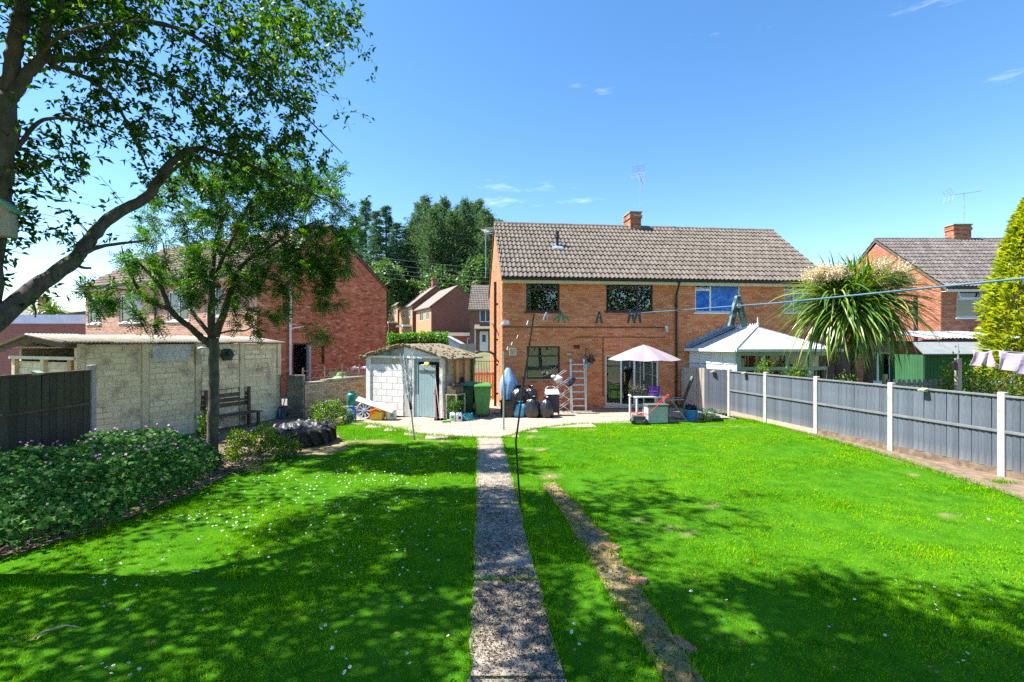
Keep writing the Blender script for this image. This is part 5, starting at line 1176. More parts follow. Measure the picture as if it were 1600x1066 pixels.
cn = np.stack([rng.uniform(-.3, .3, 220), rng.uniform(-.14, .14, 220), rng.uniform(.08, .26, 220)], -1); v, f = leaf_arrays(cn, rng.normal(size=(220, 3))+[0, 0, .5], .08, .035)
link('leaves', fast_mesh('leaves', v, f), leaf_mat('dull_leaf', [(0, (.03,.04,.03)), (.6, (.06,.09,.05)), (1, (.12,.1,.07))]), pt)
bk = thing('purple_basket', 'purple plastic laundry basket on the end of the patio table', 'basket', (P(1022, 0, 15.05).x, 15.05, .79), .3)
pu = col('purple_plastic', (.2,.03,.42), (.26,.05,.5), scale=4, rough=.4)
for z in (0, .09, .18, .27): MB().tube([((.15+z*.14)*math.cos(t*.3927), (.12+z*.12)*math.sin(t*.3927), z+.01) for t in range(17)], .016, 6, cap=False).build('hoop', pu, bk)
for t in range(20):
    a = t*2*math.pi/20; MB().tube([(.15*math.cos(a), .12*math.sin(a), .01), (.188*math.cos(a), .152*math.sin(a), .28)], .011, 4).build('rib', pu, bk)
MB().lathe([(.0, .0), (.14, .005)], 16, cap=False).build('base', pu, bk)
bx = thing('storage_box', 'grey lidded storage box in front of the patio chair', 'box', (P(1024, 0, 14.75).x, 14.75, .03), TH)
MB().box(-.32, .3, -.22, .22, 0, .5).build('body', col('pale_grey_plastic', (.4,.42,.45), (.46,.48,.5), scale=3, rough=.5), bx, bevel=.02); MB().box(-.35, .33, -.25, .25, .5, .56).build('lid', col('slate_plastic', (.13,.15,.16), scale=3, rough=.5), bx, bevel=.015)
ch = thing('recliner_chair', 'black folding recliner chair beside the storage box', 'chair', (P(1052, 0, 15.3).x, 15.3, .03), rad(-15))
MB().box(-.28, .26, -.27, .27, .4, .44).build('seat', M['black_pl'], ch, bevel=.01); MB().box(-.02, .02, -.27, .27, 0, .95, TR((.24, 0, .42)) @ RY(20)).build('backrest', M['black_pl'], ch, bevel=.01); MB().box(-.02, .03, -.18, .18, .88, 1.0, TR((.2, 0, .42)) @ RY(20)).build('headrest', col('pale_pad', (.5,.5,.5)), ch)
for y in (-.28, .28):
    MB().tube([(-.3, y, 0), (-.28, y, .62), (.3, y, .66)], .016, 6).build('arm', M['galv'], ch); MB().tube([(-.1, y, .66), (.38, y, 0)], .016, 6).build('leg', M['galv'], ch)
    MB().tube([(-.35, y, .01), (.42, y, .01)], .014, 6).build('runner', M['galv'], ch)
mw = thing('lawn_mower', 'small lawn mower with red tubular handle and dark grass box', 'mower', (P(998, 0, 14.5).x, 14.5, .03), rad(-6))
red = col('red_tube', (.6,.03,.04), (.65,.05,.05), scale=4, rough=.35)
MB().add([(-.22,-.16,.05),(.2,-.16,.05),(.2,.16,.05),(-.22,.16,.05),(-.18,-.14,.24),(.18,-.14,.24),(.18,.14,.24),(-.18,.14,.24)], [(0,3,2,1),(4,5,6,7),(0,1,5,4),(1,2,6,5),(2,3,7,6),(3,0,4,7)]).build('deck', col('mower_grey', (.09,.09,.09), scale=3, rough=.5), mw, bevel=.02)
for y in (-.15, .15): MB().tube([(-.24, y, .27), (-.16, y, .31), (.22, y, .28), (.86, y*.6, .86)], .011, 6).build('handle', red, mw)
MB().tube([(.86, -.09, .86), (.86, .09, .86)], .016, 6).build('grip', red, mw)
for x in (-.17, .17):
    for y in (-.18, .18): MB().lathe([(.06, -.015), (.07, 0), (.06, .015)], 12, TR((x, y, .07)) @ RX(90)).build('wheel', M['black_pl'], mw)
bt = thing('blue_bucket', 'bright blue tub full of black pots beside the fence', 'bucket', (P(1080, 0, 15.15).x, 15.15, .03)); MB().lathe([(.14, 0), (.2, .3), (.225, .3), (.225, .34), (.19, .33), (.135, .03)], 20, cap=False).lathe([(.0, .02), (.14, .02)], 16, cap=False).build('body', col('blue_plastic', (.05,.22,.62), (.07,.27,.7), scale=3, rough=.4), bt)
f = MB()
for k in range(9): f.ball((U(-.12, .12), U(-.12, .12), .36+U(-.02, .08)), (.08, .07, .05), 8, 5, lambda d: 1+.3*math.sin(9*d[0]+k))
f.build('black_pots', M['black_pl'], bt)
bt2 = thing('grey_bucket', 'pale grey bucket half behind the bright blue tub', 'bucket', (P(1069, 0, 15.5).x, 15.5, .03)); MB().lathe([(.12, 0), (.15, .34), (.165, .34), (.165, .37), (.14, .36)], 18, cap=False).build('body', col('grey_bucket', (.5,.52,.55), scale=3, rough=.5), bt2); MB().tube([(.15*math.cos(t*.314), 0, .36+.12*math.sin(t*.314)) for t in range(11)], .005, 4).build('handle', M['galv'], bt2)
nt_ = thing('plant_pot', 'terracotta pot tangled with green netting at the fence foot', 'pot', (P(1106, 0, 15.0).x, 15.0, .03)); MB().lathe([(.12, 0), (.17, .16), (.19, .16), (.19, .2), (.15, .2)], 16).build('pot', col('pot_clay', (.3,.2,.12), scale=8), nt_)
cn = np.stack([rng.normal(0, .18, 500), rng.normal(0, .1, 500), rng.uniform(.12, .36, 500)], -1); v, f = leaf_arrays(cn, rng.normal(size=(500, 3)), .07, .02); link('netting', fast_mesh('netting', v, f), leaf_mat('green_net', [(0, (.05,.35,.18)), (.5, (.1,.45,.25)), (1, (.45,.55,.5))]), nt_)
# hanging basket on the wall
hb_ = thing('hanging_basket', 'wall bracket with a hanging basket and blue pot right of the window', 'hanging basket', HW(HF(915, 0)[0], -.02, 0), TH)
zt = HF(915, 545)[1]; MB().tube([(0, 0, zt-.3), (0, -.03, zt), (-.06, -.2, zt+.02), (.03, -.28, zt-.02)], .012, 6).build('bracket', M['black_pl'], hb_)
MB().lathe([(.02, -.14), (.12, -.1), (.17, 0), (.16, 0)], 14, TR((.12, -.26, zt-.36))).build('basket', M['black_pl'], hb_); MB().lathe([(.08, -.12), (.12, .06), (.13, .06)], 12, TR((-.02, -.24, zt-.56))).build('blue_pot', col('blue_glaze', (.16,.36,.5), scale=4, rough=.3), hb_)
MB().tube([(.03, -.28, zt-.02), (.12, -.26, zt-.3)], .006, 4).build('chain', M['black_pl'], hb_)
cn = rng.normal(0, .075, (260, 3))+[.13, -.27, zt-.33]; v, f = leaf_arrays(cn, rng.normal(size=(260, 3)), .05, .02); link('flowers', fast_mesh('flowers', v, f), leaf_mat('dusky_leaf', [(0, (.02,.05,.05)), (.7, (.06,.12,.12)), (.9, (.3,.4,.45)), (1, (.4,.45,.5))]), hb_)

# ------------------------------------------------------------ round the shed
def cyl(label, loc, r, h, mat, capm):
    g = thing('gas_cylinder', label, 'gas cylinder', loc, 0, 'gas cylinders by the shed')
    MB().lathe([(r*.86, 0), (r*.9, .03), (r, .06), (r, h*.68), (r*.93, h*.76), (r*.6, h*.84), (r*.25, h*.87)], 22).build('body', mat, g, smooth=True)
    MB().lathe([(r*.62, h*.8), (r*.62, h*.98), (r*.56, h*.98), (r*.56, h*.82)], 18, cap=False).build('collar', mat, g); MB().lathe([(.03, h*.86), (.03, h*.94), (.05, h*.95), (.05, h*.98)], 8).build('valve', capm, g)
    MB().lathe([(r*.9, 0), (r*.9, .04), (r*.84, .04)], 18, cap=False).build('foot_ring', mat, g); return g
q = G(549.5, 659); cyl('blue gas cylinder standing on the grass edge by the shed', (q.x, q.y, .02), .145, .47, col('cyl_blue', (.02,.12,.5), (.03,.15,.58), scale=4, rough=.4, stain=(.2,.22,.3), stscale=6, stlo=.62), M['galv'])
q = P(550, 0, 16.5); cyl('dark green gas cylinder against the buff wall behind', (q.x, q.y, .3), .17, .52, col('cyl_green', (.02,.2,.15), (.03,.24,.17), scale=4, rough=.4), col('valve_red', (.5,.05,.03)))
o = MB().box(-.25, .25, -.2, .2, 0, .3).build('cinder_block', M['conc_old'], bevel=.02); o.location = (q.x, q.y, .0); tag(o, 'mossy concrete block under the green gas cylinder', 'block')
aw = thing('alloy_wheel', 'silver spoked car wheel trim leaning against the shed', 'wheel', (P(570, 0, 15.4).x, 15.4, .29), rad(-12)); T = RX(78)
MB().lathe([(.26, -.06), (.28, -.05), (.28, .05), (.26, .06), (.235, .03), (.235, -.03), (.26, -.06)], 28, T, cap=False).build('rim', M['alu'], aw); MB().lathe([(.225, -.055), (.225, -.05), (0, -.05)], 24, T, cap=False).build('back', M['black_pl'], aw)
for k in range(10):
    a = k*2*math.pi/10; MB().add([(.05, -.018, .03), (.24, -.03, .045), (.24, .03, .045), (.05, .018, .03), (.05, -.018, .0), (.24, -.03, .02), (.24, .03, .02), (.05, .018, .0)], [(0,1,2,3),(7,6,5,4),(0,4,5,1),(1,5,6,2),(2,6,7,3),(3,7,4,0)], T @ Matrix.Rotation(a, 4, 'Z')).build('spoke', M['alu'], aw)
MB().lathe([(.06, 0), (.06, .05), (.03, .055)], 14, T).build('hub', M['alu'], aw)
o = MB().box(-.62, .62, -.1, .1, -.02, .02).build('plank', col('white_plank', (.62,.62,.6), (.5,.5,.5), scale=7, stain=(.5,.2,.15), stscale=6, stlo=.66), bevel=.006); o.location = (P(586, 0, 15.15).x, 15.15, .5); o.rotation_euler = (rad(35), rad(17), rad(-8)); tag(o, 'white painted board slanting across the wheel and orange tub', 'board')
ot = thing('toy_tub', 'orange and yellow plastic toy tub on its side by the shed', 'toy', (P(594, 0, 15.25).x, 15.25, .03), rad(-8)); og = col('orange_plastic', (.75,.2,.02), (.8,.25,.03), scale=3, rough=.4); yl = col('yellow_plastic', (.75,.5,.05), scale=3, rough=.4)
MB().lathe([(.17, 0), (.21, .34), (.23, .34), (.23, .37), (.19, .36), (.15, .03)], 18, TR((.12, 0, .2)) @ RY(-80), cap=False).build('orange_tub', og, ot); MB().add([(-.22,-.16,0),(.12,-.16,0),(.12,.1,0),(-.22,.1,0),(-.26,-.2,.3),(.14,-.2,.26),(.14,.14,.26),(-.26,.14,.3)], [(0,3,2,1),(4,5,6,7),(0,1,5,4),(1,2,6,5),(2,3,7,6),(3,0,4,7)]).build('yellow_box', yl, ot, bevel=.02); MB().tube([(-.2, -.21, .3), (-.05, -.22, .37), (.12, -.21, .3)], .018, 6).build('handle', og, ot)
dm = thing('white_drum', 'white plastic drum with small grey label beside the shed door', 'drum', (P(611, 0, 15.3).x, 15.3, .03)); MB().lathe([(.15, 0), (.17, .03), (.17, .26), (.15, .31), (.06, .33), (.06, .37)], 18).build('body', col('dirty_white', (.7,.69,.66), (.6,.58,.52), scale=5, rough=.5), dm); MB().box(.02, .12, -.178, -.15, .1, .2).build('label', col('label_grey', (.25,.27,.3)), dm)
# folded rotary drier
rb = G(647.5, 689); rt_ = P(632.5, 552, 12.4)
rd_ = thing('rotary_drier', 'folded rotary clothes drier leaning on its pole in the grass', 'clothes drier', (rb.x, rb.y, .0))
ax = Vector((rt_.x-rb.x, rt_.y-rb.y, 2.2)); ax_n = ax.normalized()
MB().tube([ax_n*.05, ax_n*1.0, ax_n*2.0], [.022, .02, .018], 8).build('pole', M['post_green'], rd_); MB().tube([Vector((0, 0, -.05)), ax_n*.12], .028, 8).build('ground_socket', M['rust'], rd_); MB().tube([ax_n*.78, ax_n*.98], .036, 8).build('collar', M['black_pl'], rd_)
s1 = ax_n.cross(Vector((0, 1, 0))).normalized(); s2 = ax_n.cross(s1)
for k in range(4):
    a = k*math.pi/2+.4; off = s1*math.cos(a)+s2*math.sin(a); MB().tube([ax_n*.95+off*.03, ax_n*1.6+off*.1, ax_n*2.22+off*(.12+.04*k)], .013, 6).build('arm', M['galv'], rd_)
ln = MB()
for k in range(46):
    a = U(0, 6.28); h0 = U(1.15, 1.95); p0 = ax_n*h0+(s1*math.cos(a)+s2*math.sin(a))*U(.07, .13); a2 = a+U(.7, 2); p1 = ax_n*(h0+U(-.1, .25))+(s1*math.cos(a2)+s2*math.sin(a2))*U(.06, .13); mid_ = (p0+p1)/2-Vector((0, 0, U(.08, .3)))+(s1*math.cos(a)+s2*math.sin(a))*.04
    ln.tube([p0, mid_, p1], .006, 4)
ln.build('lines', col('line_grey', (.55,.57,.58), (.4,.44,.46), scale=9), rd_, kind='stuff')
# poles, brush, jugs, hose and clutter by the shed corner
for k, (px, c, lab, h) in enumerate([(683, (.6,.12,.1), 'red handled garden tool leaning on the shed corner post', .95), (688, (.6,.58,.52), 'pale wooden broom handle leaning by the blue shed door', 1.35), (693.5, (.5,.52,.55), 'grey metal pole leaning beside the broom', 1.2)]):
    b0 = P(px, 0, 15.05); sgn = (-.12, -.2, -.1)[k]
    t_ = thing('garden_tool', lab, 'tool', (b0.x, b0.y, .03)); MB().tube([(0, 0, 0), (sgn, .25, h)], .014, 6).build('handle', col('tool_handle_%d' % k, c), t_); MB().box(-.09, .09, -.03, .03, 0, .07).build('head', M['wood_old'] if k != 1 else col('broom_head', (.25,.2,.14)), t_)
ds = thing('dustpan_brush', 'lime green hand brush lying by the shed corner', 'brush', (P(697, 0, 14.7).x, 14.7, .04), rad(20)); MB().box(-.13, .13, -.05, .05, 0, .05).build('head', col('lime_green', (.15,.5,.08), scale=4), ds, bevel=.015); MB().tube([(.12, 0, .05), (.3, .05, .12)], .015, 6).build('handle', col('lime_handle', (.2,.55,.1)), ds); MB().box(-.12, .12, -.045, .045, -.02, 0).build('bristles', yl, ds)
for k, (px, lab) in enumerate([(707.5, 'white plastic jug by the hose, the one nearer the shed'), (717.5, 'white plastic jug by the hose, the one nearer the bins')]):
    j = thing('plastic_jug', lab, 'jug', (P(px, 0, 14.95).x, 14.95, .03), .2*k); MB().add([(-.085,-.06,0),(.085,-.06,0),(.085,.06,0),(-.085,.06,0),(-.085,-.06,.2),(.085,-.06,.2),(.085,.06,.2),(-.085,.06,.2),(-.04,-.03,.27),(.05,-.03,.27),(.05,.03,.27),(-.04,.03,.27)], [(0,3,2,1),(0,1,5,4),(1,2,6,5),(2,3,7,6),(3,0,4,7),(4,5,9,8),(5,6,10,9),(6,7,11,10),(7,4,8,11),(8,9,10,11)]).build('body', M['white_pl'], j, bevel=.015); MB().lathe([(.025, .27), (.025, .3)], 10).build('cap', M['black_pl'] if k else col('jug_cap', (.5,.5,.5)), j); MB().tube([(-.05, 0, .26), (-.09, 0, .24), (-.085, 0, .15)], .012, 6).build('handle', M['white_pl'], j); MB().box(-.03, .05, -.066, -.06, .06, .15).build('label', M['black_pl'], j)
hs_ = thing('hose_reel', 'coiled teal garden hose on the paving by the bins', 'hose', (P(727, 0, 15.2).x, 15.2, .06)); te = col('teal_hose', (.03,.24,.28), (.04,.3,.33), scale=5, rough=.45)
for k in range(5): MB().tube([((.3-.02*k+.02*math.sin(t))*math.cos(t*.2618), (.2-.015*k)*math.sin(t*.2618), .02+.035*k+.012*math.sin(t*2+k)) for t in range(25)], .018, 6, cap=False).build('coil', te, hs_)
MB().box(-.3, -.1, -.1, .1, .0, .2).build('box', te, hs_, bevel=.03)
sf = thing('plant_stand', 'brown crate on a pale shelf beside the shed wall', 'stand', (P(712, 0, 15.55).x, 15.55, .03), SR+math.pi/2); MB().box(-.28, .28, -.2, .2, .75, .78).build('shelf', M['wood_pale'], sf); MB().box(-.25, .2, -.16, .16, .78, 1.02).build('crate', M['wood_old'], sf, bevel=.01)
for x in (-.26, .26):
    for y in (-.18, .18): MB().box(x-.02, x+.02, y-.02, y+.02, 0, .75).build('leg', M['wood_pale'], sf)
f = MB()
for k in range(5): f.ball((-.2+.1*k, U(-.1, .1), 1.06), (.09, .09, .07), 8, 5, lambda d: 1+.3*math.sin(8*d[0]+k))
f.build('black_bags', M['bin_bag'], sf)
fp = thing('potted_plant', 'leafy green plant in a pot under the crate shelf', 'plant', (P(709, 0, 15.2).x, 15.2, .03)); MB().lathe([(.1, 0), (.14, .2), (.15, .2)], 14).build('pot', M['black_pl'], fp)
cn = rng.normal(0, .13, (420, 3))*[1, 1, 1.1]+[0, 0, .42]; v, f = leaf_arrays(cn, rng.normal(size=(420, 3))+[0, 0, .4], .09, .03); link('leaves', fast_mesh('leaves', v, f), leaf_mat('mid_leaf', [(0, (.02,.08,.01)), (.6, (.05,.15,.02)), (1, (.1,.22,.03))]), fp)
pn_ = SHL(.1, 1.0, 1.5); pw = thing('hanging_pan', 'small dark pan hung on the orange side of the shed', 'pan', pn_, SR); MB().tube([(0, 0, 0), (.01, 0, -.22)], .008, 4).build('string', M['wood_old'], pw); MB().lathe([(.0, -.02), (.09, -.02), (.11, .02), (.1, .02)], 14, TR((.0, 0, -.31)) @ RY(90), cap=False).build('dish', M['felt'], pw)
fl_ = SHL(-.52, -.05, 1.72); fo_ = thing('flood_light', 'small yellow flood lamp fixed above the blue shed door', 'lamp', fl_, SR); MB().cbox((0, -.12, 0), (.17, .07, .1), RX(-20)).build('lamp', yl, fo_, bevel=.01); MB().tube([(-.3, 0, .0), (0, -.1, 0)], .012, 5).build('arm', M['galv'], fo_)

# ------------------------------------------------------------ washing line, prop and pegs
L0 = Vector((post_xy[0], post_xy[1], 2.2)); L1 = P(834.5, 490, 7.15); L2 = Vector((.62, 1.12, CH+62/F*1.12)); L3 = P(1640, 431, .66); L4 = L3+(L3-L2)*3
line_at = lambda k: L1.lerp(L2, k)+Vector((0, 0, -.035*math.sin(math.pi*min(k, 1))))
o = MB().tube([L0+(L1-L0)*(i/10)+Vector((0, 0, -.06*math.sin(math.pi*i/10))) for i in range(11)]+[line_at(i/20) for i in range(1, 21)]+[L3, L4], .0018, 6).build('washing_line', col('line_blue', (.06,.14,.22), (.1,.2,.28), scale=20)); tag(o, 'blue washing line running from the post over the prop to the viewer', 'washing line')
pb = G(813, 793); pr_ = thing('line_prop', 'crooked black pole propping up the washing line', 'prop', (pb.x, pb.y, 0)); T1 = L1-Vector((pb.x, pb.y, 0))
k1 = P(806, 690, pb.y)-Vector((pb.x, pb.y, 0)); k2 = P(818, 600, pb.y)-Vector((pb.x, pb.y, 0))
MB().tube([(0, 0, -.03), tuple(k1*.5+Vector((.0, 0, 0))), tuple(k1), tuple(k2), tuple(T1)], [.014, .014, .0145, .0135, .012], 8).build('pole', M['black_pl'], pr_)
MB().tube([tuple(k2*.98), tuple(k2*1.06)], .02, 8).build('sleeve', M['black_pl'], pr_)
def peg(label, pos, s, mat, mat2, rz, tilt=0, spread=14):
    g = thing('clothes_peg', label, 'peg', pos, rz, 'pegs left on the washing line')
    for sg in (1, -1):
        T = RY(tilt) @ RY(sg*spread) ; me_ = MB().add([(-.006,-.005,-.052),(.006,-.005,-.052),(.006,.005,-.052),(-.006,.005,-.052),(-.007,-.006,.0),(.007,-.006,.0),(.007,.006,0),(-.007,.006,0),(-.005,-.006,.03),(.007,-.006,.03),(.007,.006,.03),(-.005,.006,.03)], [(0,3,2,1),(0,1,5,4),(1,2,6,5),(2,3,7,6),(3,0,4,7),(4,5,9,8),(5,6,10,9),(6,7,11,10),(7,4,8,11),(8,9,10,11)], RY(tilt) @ TR((sg*.007, 0, 0)) @ RY(-sg*spread))
        me_.v = [(x*s, y*s, z*s) for x, y, z in me_.v]; me_.build('jaw', mat, g, bevel=.0015)
    MB().tube([(0, -.009*s, .003*s), (0, .009*s, .003*s)], .006*s, 8).build('spring', mat2, g)
    return g
dkp = col('dark_peg', (.03,.05,.06), (.06,.09,.1), scale=60, rough=.4); gyp = col('grey_peg', (.16,.26,.28), (.03,.06,.07), scale=45, rough=.4, lo=.45, hi=.55); wtp = col('white_peg', (.6,.62,.65)); gnp = col('green_peg', (.03,.3,.16), rough=.4)
def at_px(px):
    for i in range(400):
        q = line_at(i/400)
        if q.y > .1 and 800+F*q.x/q.y >= px: return q
for px, s, m1, lab, tl, dr in [(853, 1.25, wtp, 'white peg on the line nearest the prop', 8, .0), (873, 1.15, gnp, 'green peg hooked on the line, the nearer the prop of two', 30, 0), (880, 1.15, gnp, 'green peg hooked on the line next to another green one', -35, 0),
                               (936, .92, dkp, 'single dark peg hanging between the two upstairs windows', 0, 0), (986, .82, dkp, 'dark peg hanging below the window, the left one of the close pair', 0, 0), (996, .8, dkp, 'dark peg hanging below the window, the right one of the close pair', 6, 0),
                               (1150, 1.05, gyp, 'big mottled grey peg close to the viewer before the conservatory', 0, 0)]:
    q = at_px(px); peg(lab, q+Vector((0, 0, -.004)), s, m1, M['galv'], rad(5), tl)
for k, lab in ((.22, 'pale peg on the line between post and prop, lowest'), (.42, 'green peg with string on the line between post and prop'), (.62, 'small blue peg on the line between post and prop'), (.88, 'grey peg on the line just short of the prop')):
    q = L0.lerp(L1, k)+Vector((0, 0, -.06*math.sin(math.pi*k))); peg(lab, q, 1.1, (wtp, gnp, dkp, gyp)[int(k*4)], M['galv'], rad(60), 20)

# ------------------------------------------------------------ left side of the lawn
tc_ = G(461, 697); ty = thing('tractor_tyre', 'big tractor tyre planter covered with crumpled black plastic', 'tyre', (tc_.x, tc_.y+.35, .0), .25)
M['tyre'] = col('old_rubber', (.026,.023,.02), (.05,.043,.035), scale=7, rough=.9, bump=.6, stain=(.12,.1,.075), stscale=4, stlo=.62)
MB().lathe([(.5, .06), (.66, .02), (.72, .06), (.74, .2), (.72, .36), (.66, .42), (.5, .4), (.46, .3), (.46, .12)], 40, cap=False).build('carcass', M['tyre'], ty, smooth=True)
lug = MB().add([(-.1,.0,.03),(.0,.0,.03),(.16,.0,.37),(.1,.0,.4),(-.09,.1,.06),(-.01,.1,.06),(.15,.085,.33),(.1,.085,.36)], [(0,1,2,3),(7,6,5,4),(0,4,5,1),(1,5,6,2),(2,6,7,3),(3,7,4,0)]).mesh('lug')
for k in range(18):
    o = link('lug', lug, M['tyre'], ty, bevel=.012); a = k*2*math.pi/18; o.location = (.715*math.cos(a), .715*math.sin(a), 0); o.rotation_euler = (0, 0, a-math.pi/2)
vs_, fs_ = [], []; n, m2 = 60, 22
for j in range(m2+1):
    r = .66*j/m2
    for i in range(n):
        a = 2*math.pi*i/n; x, y = r*math.cos(a), r*math.sin(a); vs_.append((x, y, .42+.05*math.sin(9*x+3*math.sin(7*y))+.045*math.sin(13*y+4*math.sin(6*x))+.03*abs(math.sin(17*x+11*y))+U(-.005, .005)-.06*(j/m2)**6))
for j in range(m2):
    for i in range(n): fs_.append((j*n+i, (j+1)*n+i, (j+1)*n+(i+1) % n, j*n+(i+1) % n))
m_ = bpy.data.meshes.new('plastic_cover'); m_.from_pydata(vs_, [], fs_); m_.update(); link('plastic_cover', m_, col('black_sheet', (.018,.018,.022), (.04,.04,.048), scale=4, rough=.45, spec=.4), ty)
bn = thing('wooden_bench', 'weathered slatted bench against the cream garage behind the tree', 'bench', GA(galoc(352), .1, 0), grz+math.pi)
for k in range(4): MB().box(-.75, .75, -.02+.03*k*0, .01, .62+k*.14, .73+k*.14, TR((0, .0, 0)) @ RX(-6)).build('back_slat', M['wood_old'], bn, bevel=.006)
for k in range(3): MB().box(-.75, .75, -.48+k*.14, -.37+k*.14, .42, .45).build('seat_slat', M['wood_old'], bn, bevel=.006)
for x in (-.68, .62):
    for y in (-.45, -.06): MB().box(x, x+.07, y, y+.07, 0, .42 if y < -.2 else 1.15).build('leg', M['wood_old'], bn)
wc = thing('wind_chime', 'wind chime with hanging tubes against the cream garage wall', 'wind chime', GA(galoc(305), .25, 2.33), 0)
MB().tube([(0, 0, 0), (0, 0, .2)], .004, 4).build('cord', M['galv'], wc); MB().lathe([(.0, .03), (.1, -.0), (.11, -.02), (0, -.0)], 14, TR((0, 0, -.02)), cap=False).build('cap', M['galv'], wc); MB().lathe([(.03, -.22), (.045, -.2), (.045, -.06), (.03, -.04)], 10).build('lantern', M['alu'], wc)
for k in range(5): a = k*1.257; MB().tube([(.075*math.cos(a), .075*math.sin(a), -.14), (.075*math.cos(a), .075*math.sin(a), -.38-.03*k)], .009, 6).build('chime', M['galv'], wc)
hx_ = thing('wall_planter', 'dark hexagonal planter with leaves hung high on the garage wall', 'planter', GA(galoc(351), .05, 2.1), grz)
MB().lathe([(.16, 0), (.19, .02), (.19, .1), (.15, .1)], 6, RX(-90)).build('tray', M['black_pl'], hx_)
cn = rng.normal(0, .07, (90, 3))*[1, .3, 1]+[0, .14, .02]; v, f = leaf_arrays(cn, rng.normal(size=(90, 3)), .07, .03); link('leaves', fast_mesh('leaves', v, f), leaf_mat('blue_leaf', [(0, (.03,.12,.09)), (1, (.08,.25,.18))]), hx_)
sd_ = thing('garden_spade', 'spade leaning upright at the end of the garage wall', 'spade', GA(.05, .1, 0), grz); MB().tube([(0, .05, .35), (0, .0, 1.35)], .018, 6).build('shaft', M['wood_old'], sd_); MB().tube([(-.07, 0, 1.4), (.07, 0, 1.4), (0, 0, 1.3), (-.07, 0, 1.4)], .012, 5).build('grip', M['black_pl'], sd_); MB().add([(-.1, .07, .36), (.1, .07, .36), (.09, .1, .02), (0, .11, 0), (-.09, .1, .02), (-.1, .055, .36), (.1, .055, .36), (.09, .085, .02), (0, .095, 0), (-.09, .085, .02)], [(0,1,2,3,4),(9,8,7,6,5),(0,5,6,1),(1,6,7,2),(2,7,8,3),(3,8,9,4),(4,9,5,0)]).build('blade', M['galv'], sd_)
q = G(437, 657); sh_ = thing('snow_shovel', 'wide blue plastic shovel standing below the dark pillar', 'shovel', (q.x, q.y, .03), rad(-25)); MB().add([(-.2, 0, 0), (.2, 0, 0), (.17, .1, .38), (-.17, .1, .38), (-.2, .02, 0), (.2, .02, 0), (.17, .13, .38), (-.17, .13, .38)], [(0,1,2,3),(7,6,5,4),(0,4,5,1),(1,5,6,2),(2,6,7,3),(3,7,4,0)]).build('scoop', col('navy_plastic', (.05,.09,.17), (.07,.12,.2), scale=4, rough=.5), sh_); MB().tube([(0, .12, .36), (0, .35, 1.2)], .015, 6).build('shaft', M['wood_old'], sh_)
te_ = thing('timber_edging', 'rotting timber edging at the corner of the flower bed', 'timber', (*g2(5, 852), .0), math.atan2(g2(70, 838)[1]-g2(0, 882)[1], g2(70, 838)[0]-g2(0, 882)[0]))
for k in range(2): MB().box(-1.1, .35-.1*k, -.05+.09*k, .03+.09*k, -.05, .09+.03*k).build('timber', M['wood_old'], te_, bevel=.012)

# ------------------------------------------------------------ neighbour's side of the grey fence
pf = thing('picket_fence', 'weathered picket fence with rounded tops beyond the grey fence', 'fence', (10.55, 13.6, 0), rad(-2))
pk = MB().prism([(-.04, .1), (.04, .1), (.04, 1.36), (.03, 1.41), (0, 1.43), (-.03, 1.41), (-.04, 1.36)], -.01, .01).mesh('picket')
for k in range(24): o = link('picket', pk, M['wood_pale'], pf); o.location = (k*.14, 0, U(-.01, .01)); o.rotation_euler = (0, U(-.02, .02), 0)
for z in (.5, 1.28): MB().box(-.1, 3.4, .012, .05, z-.04, z+.04).build('rail', M['wood_pale'], pf)
for x in (-.1, 1.55, 3.35): MB().box(x, x+.1, .052, .15, 0, 1.55).build('post', M['wood_pale'], pf)
wl0, wl1 = P(1497, 541, 12.2), P(1640, 549, 11.0)
wp_ = thing('washing_post', 'weathered timber washing post with a bird feeder beyond the fence', 'post', (wl0.x, wl0.y, 0)); MB().box(-.05, .05, -.05, .05, 0, 2.05).build('post', M['wood_pale'], wp_); MB().tube([(0, 0, 2.05), (0, 0, 2.4)], .014, 6).build('spike', M['galv'], wp_); MB().lathe([(.05, 0), (.06, .2), (.03, .24)], 10, TR((-.13, -.05, 1.75))).tube([(-.13, -.05, 1.98), (0, 0, 2.02)], .008, 5).build('feeder', M['black_pl'], wp_)
wq = Vector((wl1.x+.6, wl1.y-.4, wl1.z)); o = MB().tube([wl0.lerp(wq, i/14)+Vector((0, 0, -.09*math.sin(math.pi*i/14))) for i in range(15)], .006, 5).build('clothes_line', M['galv']); tag(o, 'thin washing line carrying pink clothes beyond the grey fence', 'washing line')
def cloth(name, label, outline, z_top, mat, ripple=.03):
    """a hung cloth: outline in local x, z; draped with folds"""
    pass
